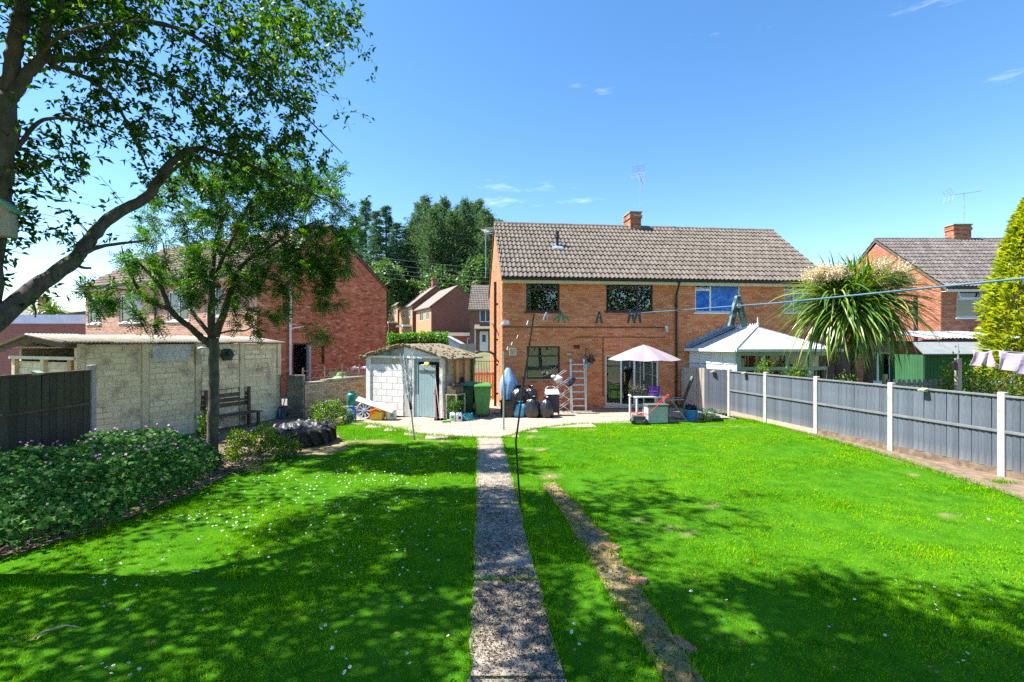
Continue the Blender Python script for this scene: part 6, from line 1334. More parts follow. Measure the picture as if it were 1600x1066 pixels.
def hung(name, label, px0, px1, ht, mat, seed, legs=False, skew=0.0):
    a = wl0.lerp(wq, (px0-1497)/(1640-1497)*.78); b_ = wl0.lerp(wq, (px1-1497)/(1640-1497)*.78); zd = -.075
    rs = random.Random(seed); n, m2 = 26, 18; vs_, fs_ = [], []
    for j in range(m2+1):
        k = j/m2
        for i in range(n+1):
            u_ = i/n; fl = 1+(.18*k if legs else 0); x = a.lerp(b_, .5+(u_-.5)*fl); sag = .05*math.sin(math.pi*u_)*(1-k); h_ = ht*(1+skew*(u_-.5))
            if legs and k > .62: h_ *= 1-.22*max(0, 1-abs(u_-.5)*7)*(k-.62)/.38
            vs_.append((x.x+.03*math.sin(u_*16+seed+k*2)*k, x.y+.035*math.sin(u_*11+seed*2+k*3)*(.3+k)+U(-.004, .004), x.z+zd-sag-h_*k+(.02*math.sin(u_*9+seed) if j == m2 else 0)))
    for j in range(m2):
        for i in range(n): q_ = j*(n+1)+i; fs_.append((q_, q_+1, q_+n+2, q_+n+1))
    m_ = bpy.data.meshes.new(name); m_.from_pydata(vs_, [], fs_); m_.update(); m_.polygons.foreach_set('use_smooth', [True]*len(fs_)); o = link(name, m_, mat); md = o.modifiers.new('thick', 'SOLIDIFY'); md.thickness = .006
    return tag(o, label, 'laundry', 'washing on the neighbour\'s line')
pk_ = col('pale_pink_cotton', (.62,.46,.52), (.66,.52,.57), scale=4, rough=.95, transl=.25)
hung('pink_shorts', 'pale pink shorts hung on the line in front of the green shed', 1519, 1547, .4, pk_, 2, legs=True)
hung('lilac_shirt', 'pale lilac shirt hung on the line in front of the golden conifer', 1556, 1601, .5, col('pale_lilac_cotton', (.56,.48,.62), (.6,.53,.66), scale=4, rough=.95, transl=.25), 5, skew=.25)
hung('white_towel', 'pale blue towel at the picture edge on the neighbour line', 1612, 1650, .55, col('pale_blue_cotton', (.6,.68,.78), scale=4), 9)
# bird box on the big tree
bb = thing('bird_box', 'wooden bird box with green roof on the tree trunk', 'bird box', (P(4, 0, 4.9).x, 4.9, P(0, 370, 4.9).z), rad(20))
MB().box(-.09, .09, -.07, .07, 0, .26).build('box', M['wood_pale'], bb, bevel=.004); MB().lathe([(.016, 0), (.016, .006)], 12, TR((0, -.071, .18)) @ RX(90)).build('entrance_hole', M['felt'], bb)
gr = col('green_felt', (.14,.34,.22), (.18,.4,.27), scale=8)
for sg in (-1, 1): MB().box(-.01, .17, -.11, .11, -.01, .012, TR((0, 0, .36)) @ RZ(0 if sg > 0 else 180) @ RY(42)).build('roof_board', gr, bb)
MB().prism([(-.09, .26), (.09, .26), (0, .35)], -.068, .068).build('gable', M['wood_pale'], bb)
# ------------------------------------------------------------ turf
def blades(x, y, h, wd, tint, lean=.5, z=None):
    n = len(x); a = rng.uniform(0, 2*np.pi, n); la = rng.uniform(0, 2*np.pi, n); ln = np.abs(rng.normal(0, lean, n))*h
    s = np.stack([np.cos(a), np.sin(a)], -1)*wd[:, None]*.5; z0 = np.full(n, .004) if z is None else z
    b0 = np.stack([x-s[:, 0], y-s[:, 1], z0], -1); b1 = np.stack([x+s[:, 0], y+s[:, 1], z0], -1)
    dx, dy = np.cos(la)*ln, np.sin(la)*ln
    m0 = np.stack([x-s[:, 0]*.75+dx*.35, y-s[:, 1]*.75+dy*.35, z0+h*.6], -1); m1 = np.stack([x+s[:, 0]*.75+dx*.35, y+s[:, 1]*.75+dy*.35, z0+h*.6], -1)
    tp = np.stack([x+dx, y+dy, z0+h*.98], -1); tp2 = tp+np.stack([s[:, 0]*.15, s[:, 1]*.15, np.zeros(n)], -1)
    v = np.stack([b0, b1, m1, m0, tp2, tp], 1).reshape(-1, 3); o = np.arange(n)[:, None]*6
    f = np.concatenate([o+np.array([0, 1, 2, 3]), o+np.array([3, 2, 4, 5])], 0); return v, f, np.repeat(tint, 6)
def turf_tint(x, y):
    n1 = vnoise(x, y, 1.3, 11); n2 = vnoise(x, y, .38, 12); n3 = vnoise(x, y, .13, 13)
    return .19+.38*n1+.28*n2+.18*n3
BV, BF, BT, off = [], [], [], 0
for (ya, yb, dens, wd, hh) in ((1.6, 4.2, 3600, .0048, .05), (4.2, 5.6, 4000, .005, .05), (5.6, 7.5, 3000, .0065, .05), (7.5, 10, 2000, .0085, .05), (10, 15.2, 1200, .012, .05)):
    xm = 1.12*yb+.4; n = int(dens*2*xm*(yb-ya)); x = rng.uniform(-xm, xm, n); y = rng.uniform(ya, yb, n)
    ed = .05*(vnoise(x, y, .22, 31)-.5)
    ok = in_poly(x+ed, y+ed, LAWN) & ~in_poly(x+ed*1.3+rng.normal(0, .012, n), y, PATH) & (np.abs(x) < 1.12*y+.5)
    inold = in_poly(x+ed*2, y, OLD); ok &= ~(inold & (rng.random(n) > .10+.5*(vnoise(x, y, .3, 8) > .74)))
    ok &= rng.random(n) > bareness(x, y)*1.05
    x, y = x[ok], y[ok]; n = len(x)
    patch = vnoise(x, y, .5, 21); tall = 1+.9*np.clip(vnoise(x, y, .8, 22)-.62, 0, 1)*2.2
    h = .68*hh*(.45+.75*rng.random(n))*(.6+.7*patch)*tall; dr = (rng.random(n) < .05+.12*np.clip(vnoise(x, y, .6, 14)-.55, 0, 1)*3+.5*bareness(x, y))
    tint = np.where(dr, .84+.16*rng.random(n)**1.6, np.clip(turf_tint(x, y)+rng.normal(0, .15, n), 0, .8))
    v, f, t_ = blades(x, y, h, wd*(.7+.7*rng.random(n)), tint, .62); BV.append(v); BF.append(f+off); BT.append(t_); off += len(v)
GRASS = at_mat('grass_blade', [(0, (.016,.14,.0004)), (.3, (.065,.29,.0004)), (.55, (.19,.465,.0004)), (.8, (.34,.61,.0008)), (.86, (.46,.45,.004)), (1, (.52,.44,.03))], transl=.45, rough=.8, spec=0.0)
o = link('lawn_grass', fast_mesh('lawn_grass', np.concatenate(BV), np.concatenate(BF), {'rnd': np.concatenate(BT)}), GRASS); o['kind'] = 'stuff'; tag(o, 'short bright green lawn grass with straw coloured flecks', 'grass')
# longer tufts and weeds along edges
x, y = [], []
def edge_tufts(pts, n, sp):
    for _ in range(n):
        k = random.randrange(len(pts)-1); s = random.random(); x.append(pts[k][0]+(pts[k+1][0]-pts[k][0])*s+random.gauss(0, sp)); y.append(pts[k][1]+(pts[k+1][1]-pts[k][1])*s+random.gauss(0, sp))
edge_tufts([g2(746, 690), g2(735, 1060)], 1300, .03); edge_tufts([g2(785, 690), g2(880, 1060)], 1300, .035); edge_tufts([g2(735, 912), g2(842, 912)], 150, .022); edge_tufts([g2(742, 791), g2(812, 791)], 60, .02)
edge_tufts([g2(700, 686), g2(786, 686), g2(835, 672), g2(900, 664), g2(1100, 655)], 2200, .05); edge_tufts([g2(1150, 654), g2(1276, 684), g2(1393, 717), g2(1600, 785)], 3000, .09); edge_tufts([g2(545, 660), g2(600, 668), g2(650, 680), g2(745, 687)], 2600, .09); edge_tufts(OLD[:6], 900, .05); edge_tufts(OLD[8:], 900, .05)
for c, n, s in ((g2(368, 903), 260, .07), (g2(1265, 688), 120, .06), (g2(1170, 660), 200, .15), (g2(1565, 757), 260, .12), (g2(735, 650), 90, .12), (g2(775, 648), 120, .1)):
    for _ in range(n): x.append(random.gauss(c[0], s)); y.append(random.gauss(c[1], s*.6))
x, y = np.array(x), np.array(y); n = len(x); v, f, t_ = blades(x, y, rng.uniform(.03, .085, n), rng.uniform(.005, .01, n), np.clip(rng.normal(.45, .2, n), 0, 1), .5, np.full(n, .02))
o = link('edge_grass', fast_mesh('edge_grass', v, f, {'rnd': t_}), GRASS); o['kind'] = 'stuff'; tag(o, 'longer grass tufts along the path, patio and fence', 'grass')
# clover and plantain leaves in the turf
n = 9000; y = rng.uniform(3.2, 11, n); x = rng.uniform(-1, 1, n)*1.1*y; ok = in_poly(x, y, LAWN) & ~in_poly(x, y, PATH) & (vnoise(x, y, .7, 41) > .52); x, y = x[ok], y[ok]; n = len(x)
d = rng.normal(size=(n, 3)); d[:, 2] = .35*np.abs(d[:, 2]); v, f = leaf_arrays(np.stack([x, y, rng.uniform(.02, .05, n)], -1), d, rng.uniform(.018, .04, n), rng.uniform(.012, .024, n), roll=.4)
o = link('clover', fast_mesh('clover', v, f), leaf_mat('clover_leaf', [(0, (.02,.1,.012)), (.6, (.04,.17,.02)), (1, (.07,.23,.03))], .35, .7, .12)); o['kind'] = 'stuff'; tag(o, 'low clover and plantain leaves among the grass', 'clover')
# daisies
dx, dy = [], []
for px, py, sx, sy, n in ((470, 760, 90, 30, 150), (600, 745, 90, 22, 170), (690, 715, 30, 12, 50), (360, 822, 40, 14, 45), (520, 815, 120, 26, 90), (300, 818, 25, 8, 25), (210, 895, 60, 12, 22), (420, 880, 110, 18, 18), (180, 955, 20, 6, 5), (200, 1057, 22, 6, 8), (520, 990, 15, 20, 7), (535, 1050, 6, 6, 3), (640, 860, 70, 40, 25), (560, 700, 60, 8, 20)):
    for _ in range(n):
        q = G(px+random.gauss(0, sx), max(690, py+random.gauss(0, sy))); dx.append(q.x); dy.append(q.y)
for px, py in [(1460, 925), (1437, 927), (1498, 940), (1536, 948), (1548, 948), (1462, 957), (1464, 963), (1505, 1043), (1497, 1048), (1512, 1031), (1335, 945), (1383, 1002), (1295, 992), (1176, 1050), (1400, 917), (1590, 820), (1545, 818), (1520, 925), (1135, 948), (1080, 932), (897, 983), (893, 1000), (905, 1016), (636, 1031), (640, 1048), (628, 960), (660, 950), (700, 1004), (1078, 935), (880, 806), (850, 830), (938, 808), (1040, 700), (1120, 720), (1205, 740), (1000, 760)]:
    q = G(px, py); dx.append(q.x); dy.append(q.y)
dx, dy = np.array(dx), np.array(dy); ok = in_poly(dx, dy, LAWN) & ~in_poly(dx, dy, PATH); dx, dy = dx[ok], dy[ok]; nd = len(dx)
VV, FF = [], []
for k in range(12):
    a0, a1 = 2*np.pi*k/12, 2*np.pi*(k+.72)/12; r = rng.uniform(.010, .014, nd) if k == 0 else r
    if k == 0: tl = rng.normal(0, .3, (nd, 2)); hz = rng.uniform(.05, .075, nd)
    pts = [(r*.3, a0), (r, a0), (r, a1), (r*.3, a1)]; q = np.stack([np.stack([dx+p*np.cos(a), dy+p*np.sin(a), hz+p*(np.cos(a)*tl[:, 0]+np.sin(a)*tl[:, 1]-.25)], -1) for p, a in pts], 1).reshape(-1, 3)
    VV.append(q); FF.append(np.arange(nd*4).reshape(nd, 4))
v, f = join_arrays(list(zip(VV, FF))); o = link('daisies', fast_mesh('daisies', v, f), pm('daisy_white', (.8,.8,.8), (.75,.75,.78), 5, .7)); o['kind'] = 'stuff'; tag(o, 'white daisies scattered over the shaded side of the lawn', 'daisies')
r5 = .0048; q = np.stack([np.stack([dx+r5*math.cos(a), dy+r5*math.sin(a), hz+.002], -1) for a in (0, 1.257, 2.513, 3.77, 5.027)], 1).reshape(-1, 3); link('flower_centres', fast_mesh('flower_centres', q, np.arange(nd*5).reshape(nd, 5)), pm('daisy_yellow', (.7,.5,.04), None, 5, .7), o, kind='stuff')
# dry litter on the path and in the bed
def litter(name, label, n, poly, z, mat, size, bbox, dens=None):
    x = rng.uniform(bbox[0], bbox[1], n); y = rng.uniform(bbox[2], bbox[3], n); ok = in_poly(x, y, poly)
    if dens is not None: ok &= rng.random(n) < dens(x, y)
    x, y = x[ok], y[ok]; n = len(x); d = rng.normal(size=(n, 3)); d[:, 2] *= .35; v, f = leaf_arrays(np.stack([x, y, z+rng.uniform(0, .012, n)], -1), d, size*rng.uniform(.4, 1.4, n), size*rng.uniform(.08, .4, n), roll=.6)
    o = link(name, fast_mesh(name, v, f), mat); o['kind'] = 'stuff'; return tag(o, label, 'litter')
LIT = leaf_mat('dry_litter', [(0, (.035,.027,.02)), (.42, (.085,.065,.048)), (.7, (.16,.12,.085)), (.9, (.33,.27,.18)), (1, (.5,.45,.36))], .05, .9, .1)
litter('leaf_litter', 'dark dry leaf litter strewn over the concrete path', 150000, PATH, .037, LIT, .03, (-.6, 1.2, 1.2, 12.5), lambda x, y: np.clip(1.7-y*.17, .08, 1)*np.clip(1.7*vnoise(x, y, .45, 51)-.12, .12, 1))
litter('moss_litter', 'dry stems and moss lying along the old path', 16000, OLD, .033, leaf_mat('dry_moss', [(0, (.1,.075,.025)), (.5, (.22,.16,.05)), (1, (.42,.33,.15))], .05, .9, .1), .045, (.3, 2.6, 1.5, 8.5))
litter('bed_litter', 'dead stalks and bark chips along the flower bed edge', 26000, [(-9.5, 3.0), (-5.4, 2.0), *LAWN[1:10], (-5.5, 11.5), (-9, 11.5)], .032, LIT, .06, (-9.5, -3.5, 2, 11.5), lambda x, y: .3+.7*vnoise(x, y, .4, 52))
n = 150; y = rng.uniform(3.4, 10, n); x = rng.uniform(-1, 1, n)*y; ok = in_poly(x, y, LAWN); x, y = x[ok], y[ok]; n = len(x); d = rng.normal(size=(n, 3)); d[:, 2] *= .2; v, f = leaf_arrays(np.stack([x, y, np.full(n, .055)], -1), d, rng.uniform(.03, .06, n), .025, roll=.4)
o = link('fallen_leaves', fast_mesh('fallen_leaves', v, f), leaf_mat('brown_leaf', [(0, (.18,.09,.04)), (.6, (.3,.17,.09)), (1, (.45,.36,.24))], .1, .8)); o['kind'] = 'stuff'; tag(o, 'small brown fallen leaves lying about the lawn', 'leaves')
tw = thing('fallen_twig', 'pale broken twig with a few leaves on the shaded lawn', 'twig', (*g2(68, 1000), .05)); MB().tube([(-.02, -.09, 0), (0, 0, .02), (.12, .07, .03), (.25, .06, .02)], [.008, .007, .006, .004], 5).build('stem', M['wood_pale'], tw)
cn = rng.normal(0, .06, (14, 3))*[1, 1, .15]+[-.04, -.03, .01]; v, f = leaf_arrays(cn, rng.normal(size=(14, 3))*[1, 1, .2], .06, .022); link('leaves', fast_mesh('leaves', v, f), leaf_mat('pale_leaf', [(0, (.2,.26,.04)), (1, (.3,.36,.07))]), tw)

# ------------------------------------------------------------ trees
class Skel:
    def __init__(s): s.p = np.zeros((0, 3)); s.r = np.zeros(0); s.mb = MB(); s.tips = []
    def limb(s, pts, rs, n=8, sub=5):
        """pts: world points; smooth Catmull-Rom limb"""
        P_ = [np.array(p, float) for p in pts]; out, ro = [], []
        for i in range(len(P_)-1):
            p0, p1, p2, p3 = P_[max(i-1, 0)], P_[i], P_[i+1], P_[min(i+2, len(P_)-1)]
            for k in range(sub):
                t = k/sub; out.append(.5*((2*p1)+(-p0+p2)*t+(2*p0-5*p1+4*p2-p3)*t*t+(-p0+3*p1-3*p2+p3)*t**3)); ro.append(rs[i]+(rs[i+1]-rs[i])*t)
        out.append(P_[-1]); ro.append(rs[-1]); out = np.array(out); ro = np.array(ro)
        jit = rng.normal(0, 1, out.shape)*ro[:, None]*.09; jit[0] = 0; out = out+jit
        s.mb.tube([Vector(q) for q in out], list(ro*(1+rng.normal(0, .045, len(ro)))), n); s.p = np.vstack([s.p, out]); s.r = np.concatenate([s.r, ro]); return out
    def grow(s, targets, r0=.007, r1=.0022, sag=.12, seg=4, maxd=9.0, n=4, toward=None):
        T = np.asarray(targets); o = np.argsort([np.min(np.linalg.norm(s.p-t, axis=1)) for t in T]); res = []
        P_ = s.p.copy(); R_ = s.r.copy()
        for i in o:
            t = T[i]; d = np.linalg.norm(P_-t, axis=1)-R_*4; j = int(np.argmin(d)); a = P_[j]; ln = np.linalg.norm(t-a)
            if ln < .06 or ln > maxd: continue
            mid_ = (a+t)/2+rng.normal(0, .09, 3)*ln+np.array([0, 0, sag*ln]); pts = []
            for k in range(seg+1):
                u = k/seg; pts.append((1-u)**2*a+2*u*(1-u)*mid_+u*u*t)
            pts = np.array(pts); ra = min(R_[j]*.6, max(r0, .0065*ln+.003)); rr = np.linspace(ra, r1, seg+1); s.mb.tube([Vector(q) for q in pts], list(rr), n, cap=False)
            P_ = np.vstack([P_, pts[1:]]); R_ = np.concatenate([R_, rr[1:]]); res.append(pts)
        s.p, s.r = P_, R_; return res
def px_blob(cx, cy, rx, ry, z0, z1, n):
    out = []
    while len(out) < n:
        a, b_ = U(-1, 1), U(-1, 1)
        if a*a+b_*b_ <= 1: out.append(P(cx+a*rx, cy+b_*ry, U(z0, z1)))
    return out
def ell(c, r, n):
    q = unit(rng.normal(size=(n, 3)))*(rng.random((n, 1))**.4); return [Vector(c)+Vector(x*np.array(r)) for x in q]
def twig_leaves(twigs, per, length, width, start=.25, spread=.05, droop=.3):
    cs, ds = [], []
    for pts in twigs:
        k = rng.uniform(start, 1, per)*(len(pts)-1); i = np.minimum(k.astype(int), len(pts)-2); fr = (k-i)[:, None]; c = pts[i]*(1-fr)+pts[i+1]*fr
        ax = unit(pts[-1]-pts[0])[None]; cs.append(c+rng.normal(0, spread, (per, 3))*.5); ds.append(ax*.7+rng.normal(size=(per, 3))*.75-np.array([0, 0, droop]))
    c, d = np.concatenate(cs), np.concatenate(ds); n = len(c); return leaf_arrays(c, d, rng.uniform(.65, 1.25, n)*length, rng.uniform(.75, 1.2, n)*width, roll=1.2)
# the old tree at the left edge
bt_ = thing('old_tree', 'gnarled old tree with long arching branches at the left edge', 'tree', (0, 0, 0))
S1 = Skel(); V3 = lambda l_: [P(*q[:3]) for q in l_]; RR = lambda l_: [q[3]/F*q[2] for q in l_]
for lm in ([(-115, 960, 5.0, 38), (-70, 700, 5.0, 33), (-24, 500, 5.0, 27), (-8, 370, 5.0, 24), (0, 280, 5.0, 24), (6, 210, 5.0, 24), (8, 150, 5.05, 20)],
           [(8, 160, 5.05, 17), (18, 110, 5.1, 17), (26, 60, 5.1, 16), (38, 0, 5.2, 15), (46, -110, 5.3, 12), (70, -250, 5.6, 8)],
           [(10, 165, 5.05, 15), (34, 128, 5.1, 13), (60, 98, 5.2, 12), (78, 88, 5.3, 10)],
           [(66, 92, 5.2, 11), (72, 45, 5.2, 11), (92, 5, 5.3, 10), (112, -90, 5.4, 8), (180, -220, 5.6, 5)],
           [(78, 90, 5.3, 9), (130, 92, 5.6, 8.5), (170, 72, 5.9, 8), (205, 36, 6.2, 7), (235, 34, 6.4, 6), (290, 50, 6.7, 5), (350, 85, 6.9, 4), (420, 130, 7.1, 3), (485, 190, 7.2, 1.8), (535, 240, 7.2, .9)],
           [(200, 42, 6.2, 5), (190, 5, 6.3, 5), (200, -80, 6.4, 4), (260, -180, 6.6, 3)],
           [(80, 94, 5.3, 7), (140, 92, 5.7, 6), (200, 98, 6.1, 5), (250, 122, 6.4, 4), (305, 152, 6.6, 3.2), (340, 190, 6.8, 2.5), (385, 235, 7.0, 1.6)],
           [(80, 104, 5.3, 6), (130, 120, 5.6, 5), (172, 150, 5.9, 4.2), (205, 205, 6.2, 3.4), (232, 270, 6.4, 2.4)],
           [(24, 235, 5.05, 6), (60, 192, 5.3, 4.5), (100, 185, 5.6, 3.6), (150, 196, 5.9, 2.6), (190, 212, 6.1, 1.6)],
           [(60, 92, 5.2, 5), (90, 60, 5.0, 4.5), (150, 40, 4.9, 3.6), (230, 30, 4.8, 2)],
           [(26, 250, 5.05, 5), (60, 262, 5.0, 3), (80, 290, 4.95, 2)],
           [(-120, 590, 4.7, 30), (-50, 545, 4.85, 26), (0, 497, 5.0, 24), (55, 451, 5.3, 20), (115, 405, 5.6, 17), (150, 362, 5.9, 14.5), (178, 336, 6.1, 13), (226, 311, 6.4, 12), (246, 284, 6.5, 11), (272, 250, 6.7, 8.5), (302, 233, 6.9, 6.5), (345, 240, 7.1, 5.5), (405, 264, 7.3, 4.2), (470, 295, 7.5, 2.8), (535, 325, 7.6, 1.2)],
           [(128, 396, 5.7, 7), (165, 384, 5.9, 4.5), (228, 376, 6.1, 2.5)], [(112, 412, 5.6, 5), (128, 418, 5.6, 3.6), (143, 419, 5.65, 2.6)],
           [(40, 462, 5.2, 4), (54, 480, 5.2, 2.5), (55, 496, 5.2, 1.6)],
           [(240, 300, 6.5, 5), (275, 262, 6.4, 4), (312, 250, 6.2, 3.4), (350, 262, 6.1, 2)]):
    S1.limb(V3(lm), [r*.63 for r in RR(lm)], 10 if lm[0][3] > 10 else 7)
tg = []
for b_ in ((250, 55, 240, 75, 5, 7.4, 190), (445, 55, 105, 65, 6, 8, 80), (525, 22, 45, 28, 6.8, 7.8, 14), (470, 30, 88, 42, 7.2, 8.8, 64), (385, 170, 115, 72, 6, 8, 130), (225, 160, 130, 65, 5.5, 7, 95), (425, 250, 90, 52, 6.5, 8, 60), (120, 40, 110, 48, 4.9, 6.3, 44), (75, 250, 60, 50, 5, 5.8, 30), (60, 335, 45, 50, 5, 5.6, 20), (310, 270, 120, 48, 6.5, 8, 50), (465, 120, 45, 50, 6.6, 7.6, 14),
           (200, -120, 380, 110, 4.6, 8.2, 130), (520, -60, 90, 50, 6.5, 8.2, 26), (30, 430, 40, 25, 5, 5.4, 3)): tg += px_blob(*b_)
hi = ell((-1.9, 3.7, 7.4), (2.9, 1.5, .9), 170)+ell((-4.8, 2.9, 6.8), (2.6, 2.2, 1.0), 110)+ell((-6.9, 6.6, 8.4), (2.3, 2.1, .9), 130)
tw_ = S1.grow([tuple(q) for q in tg], sag=.06); th_ = S1.grow([tuple(q) for q in hi], sag=.06)
# fine twiggy offshoots
tg2 = []
for pts in tw_:
    for _ in range(1): tg2.append(pts[rng.integers(1, len(pts))]+rng.normal(0, .28, 3)+np.array([.1, 0, -.12]))
tw2 = S1.grow(tg2, r0=.0045, sag=.0, seg=3)
S1.mb.build('trunk', M['bark'], bt_, smooth=True)
v, f = join_arrays([twig_leaves(tw_, 12, .085, .042), twig_leaves(tw2, 6, .08, .038), twig_leaves(th_, 85, .12, .075, spread=.35)])
LEAF1 = leaf_mat('tree_leaf', [(0, (.01,.038,.005)), (.5, (.022,.08,.008)), (.82, (.055,.16,.012)), (1, (.15,.3,.025))], .42, .5, .22)
link('crown', fast_mesh('crown', v, f), LEAF1, bt_)
# rowan behind the flower bed
rw = thing('rowan_tree', 'slender rowan tree with feathery leaves in front of the garage', 'tree', (0, 0, 0)); S2 = Skel(); Z0 = 10.4
for lm in ([(333, 718, Z0, 11.5), (333, 650, Z0, 10.5), (335, 590, Z0, 10), (334, 528, Z0, 10.5)],
           [(330, 540, Z0, 8), (315, 528, Z0-.1, 7), (295, 510, Z0-.2, 6), (267, 485, Z0-.4, 5.5), (253, 452, Z0-.5, 4.5), (236, 430, Z0-.6, 3.6), (211, 406, Z0-.8, 2)],
           [(264, 483, Z0-.4, 4.6), (233, 471, Z0-.5, 4.2), (214, 448, Z0-.6, 3.5), (197, 412, Z0-.8, 2), (190, 385, Z0-.9, 1)],
           [(328, 522, Z0, 5), (301, 488, Z0+.3, 4), (284, 448, Z0+.5, 3.2), (262, 418, Z0+.7, 2), (255, 380, Z0+.9, 1.2)],
           [(331, 530, Z0, 8), (331, 478, Z0+.1, 7), (332, 434, Z0+.1, 6), (335, 392, Z0+.2, 4.8), (343, 360, Z0+.3, 3.5), (358, 318, Z0+.4, 2)],
           [(337, 526, Z0, 8), (357, 468, Z0-.1, 6.5), (371, 426, Z0-.3, 5.2), (388, 406, Z0-.4, 4.2), (418, 388, Z0-.6, 3.2), (452, 366, Z0-.8, 2.4), (495, 345, Z0-1, 1.2)],
           [(332, 440, Z0, 4.6), (352, 396, Z0-.3, 4), (372, 358, Z0-.5, 3), (390, 315, Z0-.6, 1.6)], [(371, 426, Z0-.3, 3.5), (400, 430, Z0-.5, 3), (440, 440, Z0-.7, 2), (480, 455, Z0-.9, 1)],
           [(338, 522, Z0, 2.4), (362, 517, Z0-.3, 2), (385, 516, Z0-.5, 1.6), (410, 500, Z0-.6, 1)], [(233, 471, Z0-.5, 2), (205, 455, Z0-.7, 1.6), (170, 452, Z0-.9, 1.2), (145, 470, Z0-1, .8)]):
    S2.limb(V3(lm), [r*.74 for r in RR(lm)], 9)
tg = []
for b_ in ((365, 330, 135, 80, 9.2, 11.8, 112), (275, 385, 95, 75, 9.2, 11.6, 60), (470, 360, 92, 70, 9, 11.2, 80), (515, 425, 35, 60, 9, 10.2, 18), (195, 470, 50, 32, 9, 10, 13), (425, 450, 75, 50, 9.2, 11, 32), (430, 285, 115, 48, 9.2, 11.2, 52), (345, 450, 60, 50, 9.4, 11.2, 22), (330, 250, 60, 30, 9.6, 10.8, 12), (150, 455, 35, 20, 9, 9.6, 6), (390, 505, 25, 20, 9.4, 10.2, 4), (500, 520, 22, 18, 9, 9.6, 3), (240, 510, 30, 18, 9.2, 9.8, 3)): tg += px_blob(*b_)
tw_ = S2.grow([tuple(q) for q in tg], sag=.05, r0=.006); S2.mb.build('trunk', M['bark_smooth'], rw, smooth=True)
lv = []
for rep in range(15):
    base = []; dirs = []
    for pts in tw_:
        k = rng.uniform(.45, 1)*(len(pts)-1); i = min(int(k), len(pts)-2); base.append(pts[i]*(1-k+i)+pts[i+1]*(k-i)); dirs.append(unit(pts[-1]-pts[0])*.6+rng.normal(size=3)*.7-np.array([0, 0, .25]))
    base = np.array(base); dirs = unit(np.array(dirs)); n = len(base); side = unit(np.cross(dirs, rng.normal(0, .5, (n, 3))+[0, 0, 1])); Lf = rng.uniform(.2, .33, n)[:, None]
    for k in range(7):
        t_ = (k+1)/7.3; c = base+dirs*Lf*t_-np.array([0, 0, 1])*Lf*.18*t_*t_
        for sg in (1, -1):
            dd = side*sg+dirs*.55+rng.normal(0, .08, (n, 3)); lv.append(leaf_arrays(c, dd, (.07*(1-.35*abs(t_-.5)))*rng.uniform(.85, 1.15, n), .024, fold=.1, up=np.cross(side, dirs), roll=.25))
v, f = join_arrays(lv); link('crown', fast_mesh('crown', v, f), leaf_mat('rowan_leaf', [(0, (.01,.05,.005)), (.5, (.025,.1,.008)), (.85, (.055,.17,.012)), (1, (.12,.26,.022))], .42, .45, .4), rw)

def small_tree(name, label, loc, c, r, nleaf, size, stops, group=None, th=.18, seed=0):
    t_ = thing(name, label, 'tree', loc, 0, group); sk = Skel(); cz = c[2]
    sk.limb([(0, 0, -.1), (.1, .05, cz*.4), (.0, .1, cz*.8)], [th, th*.8, th*.5], 8)
    for k in range(6):
        a = k*1.05+seed; sk.limb([(.0, .1, cz*.55), (r[0]*.35*math.cos(a), r[1]*.35*math.sin(a), cz*.9), (r[0]*.75*math.cos(a), r[1]*.75*math.sin(a), cz+r[2]*.3)], [th*.4, th*.25, th*.08], 6)
    sk.mb.build('trunk', M['bark'], t_, smooth=True); cl = unit(rng.normal(size=(46, 3)))*(.55+.45*rng.random((46, 1))); q = rng.integers(0, 46, nleaf)
    p = (cl[q]*.82+rng.normal(0, .15, (nleaf, 3)))*np.array(r)+np.array(c); v, f = leaf_arrays(p, rng.normal(size=(nleaf, 3)), size*rng.uniform(.6, 1.3, nleaf), size*.6); link('crown', fast_mesh('crown', v, f), leaf_mat(name+'_leaf', stops, .3), t_); return t_
# trees at the end of the garden behind the viewer (the windows mirror them)
proto = small_tree('garden_end_tree', 'leafy tree at the end of the garden, behind the viewer', (-13, -11, 0), (0, 0, 6.3), (4.6, 3.6, 4.4), 5200, .34, [(0, (.012,.04,.008)), (.6, (.03,.085,.014)), (1, (.06,.13,.025))], 'trees behind the viewer')
for k, (x, y) in enumerate(((-5, -13), (2.5, -11.5), (10, -13.5), (18, -11))):
    c = copy_tree(proto); c.location = (x, y, 0); c.rotation_euler = (0, 0, k*1.3); c.scale = (1, 1, U(.9, 1.15)); c['label'] = 'leafy tree at the end of the garden, behind the viewer'
st = small_tree('side_tree', 'broad leafy tree left of the view shading the flower bed', (-9.7, 4.0, 0), (2.0, -.3, 6.0), (2.7, 2.3, 1.7), 6500, .14, [(0, (.012,.04,.008)), (.6, (.03,.085,.014)), (1, (.06,.13,.025))])

small_tree('boundary_tree', 'tree beyond the dark fence just left of the view', (-10.9, 7.6, 0), (.9, 0, 6.2), (2.2, 2.1, 2.2), 3200, .13, [(0, (.012,.04,.008)), (.6, (.03,.085,.014)), (1, (.06,.13,.025))])
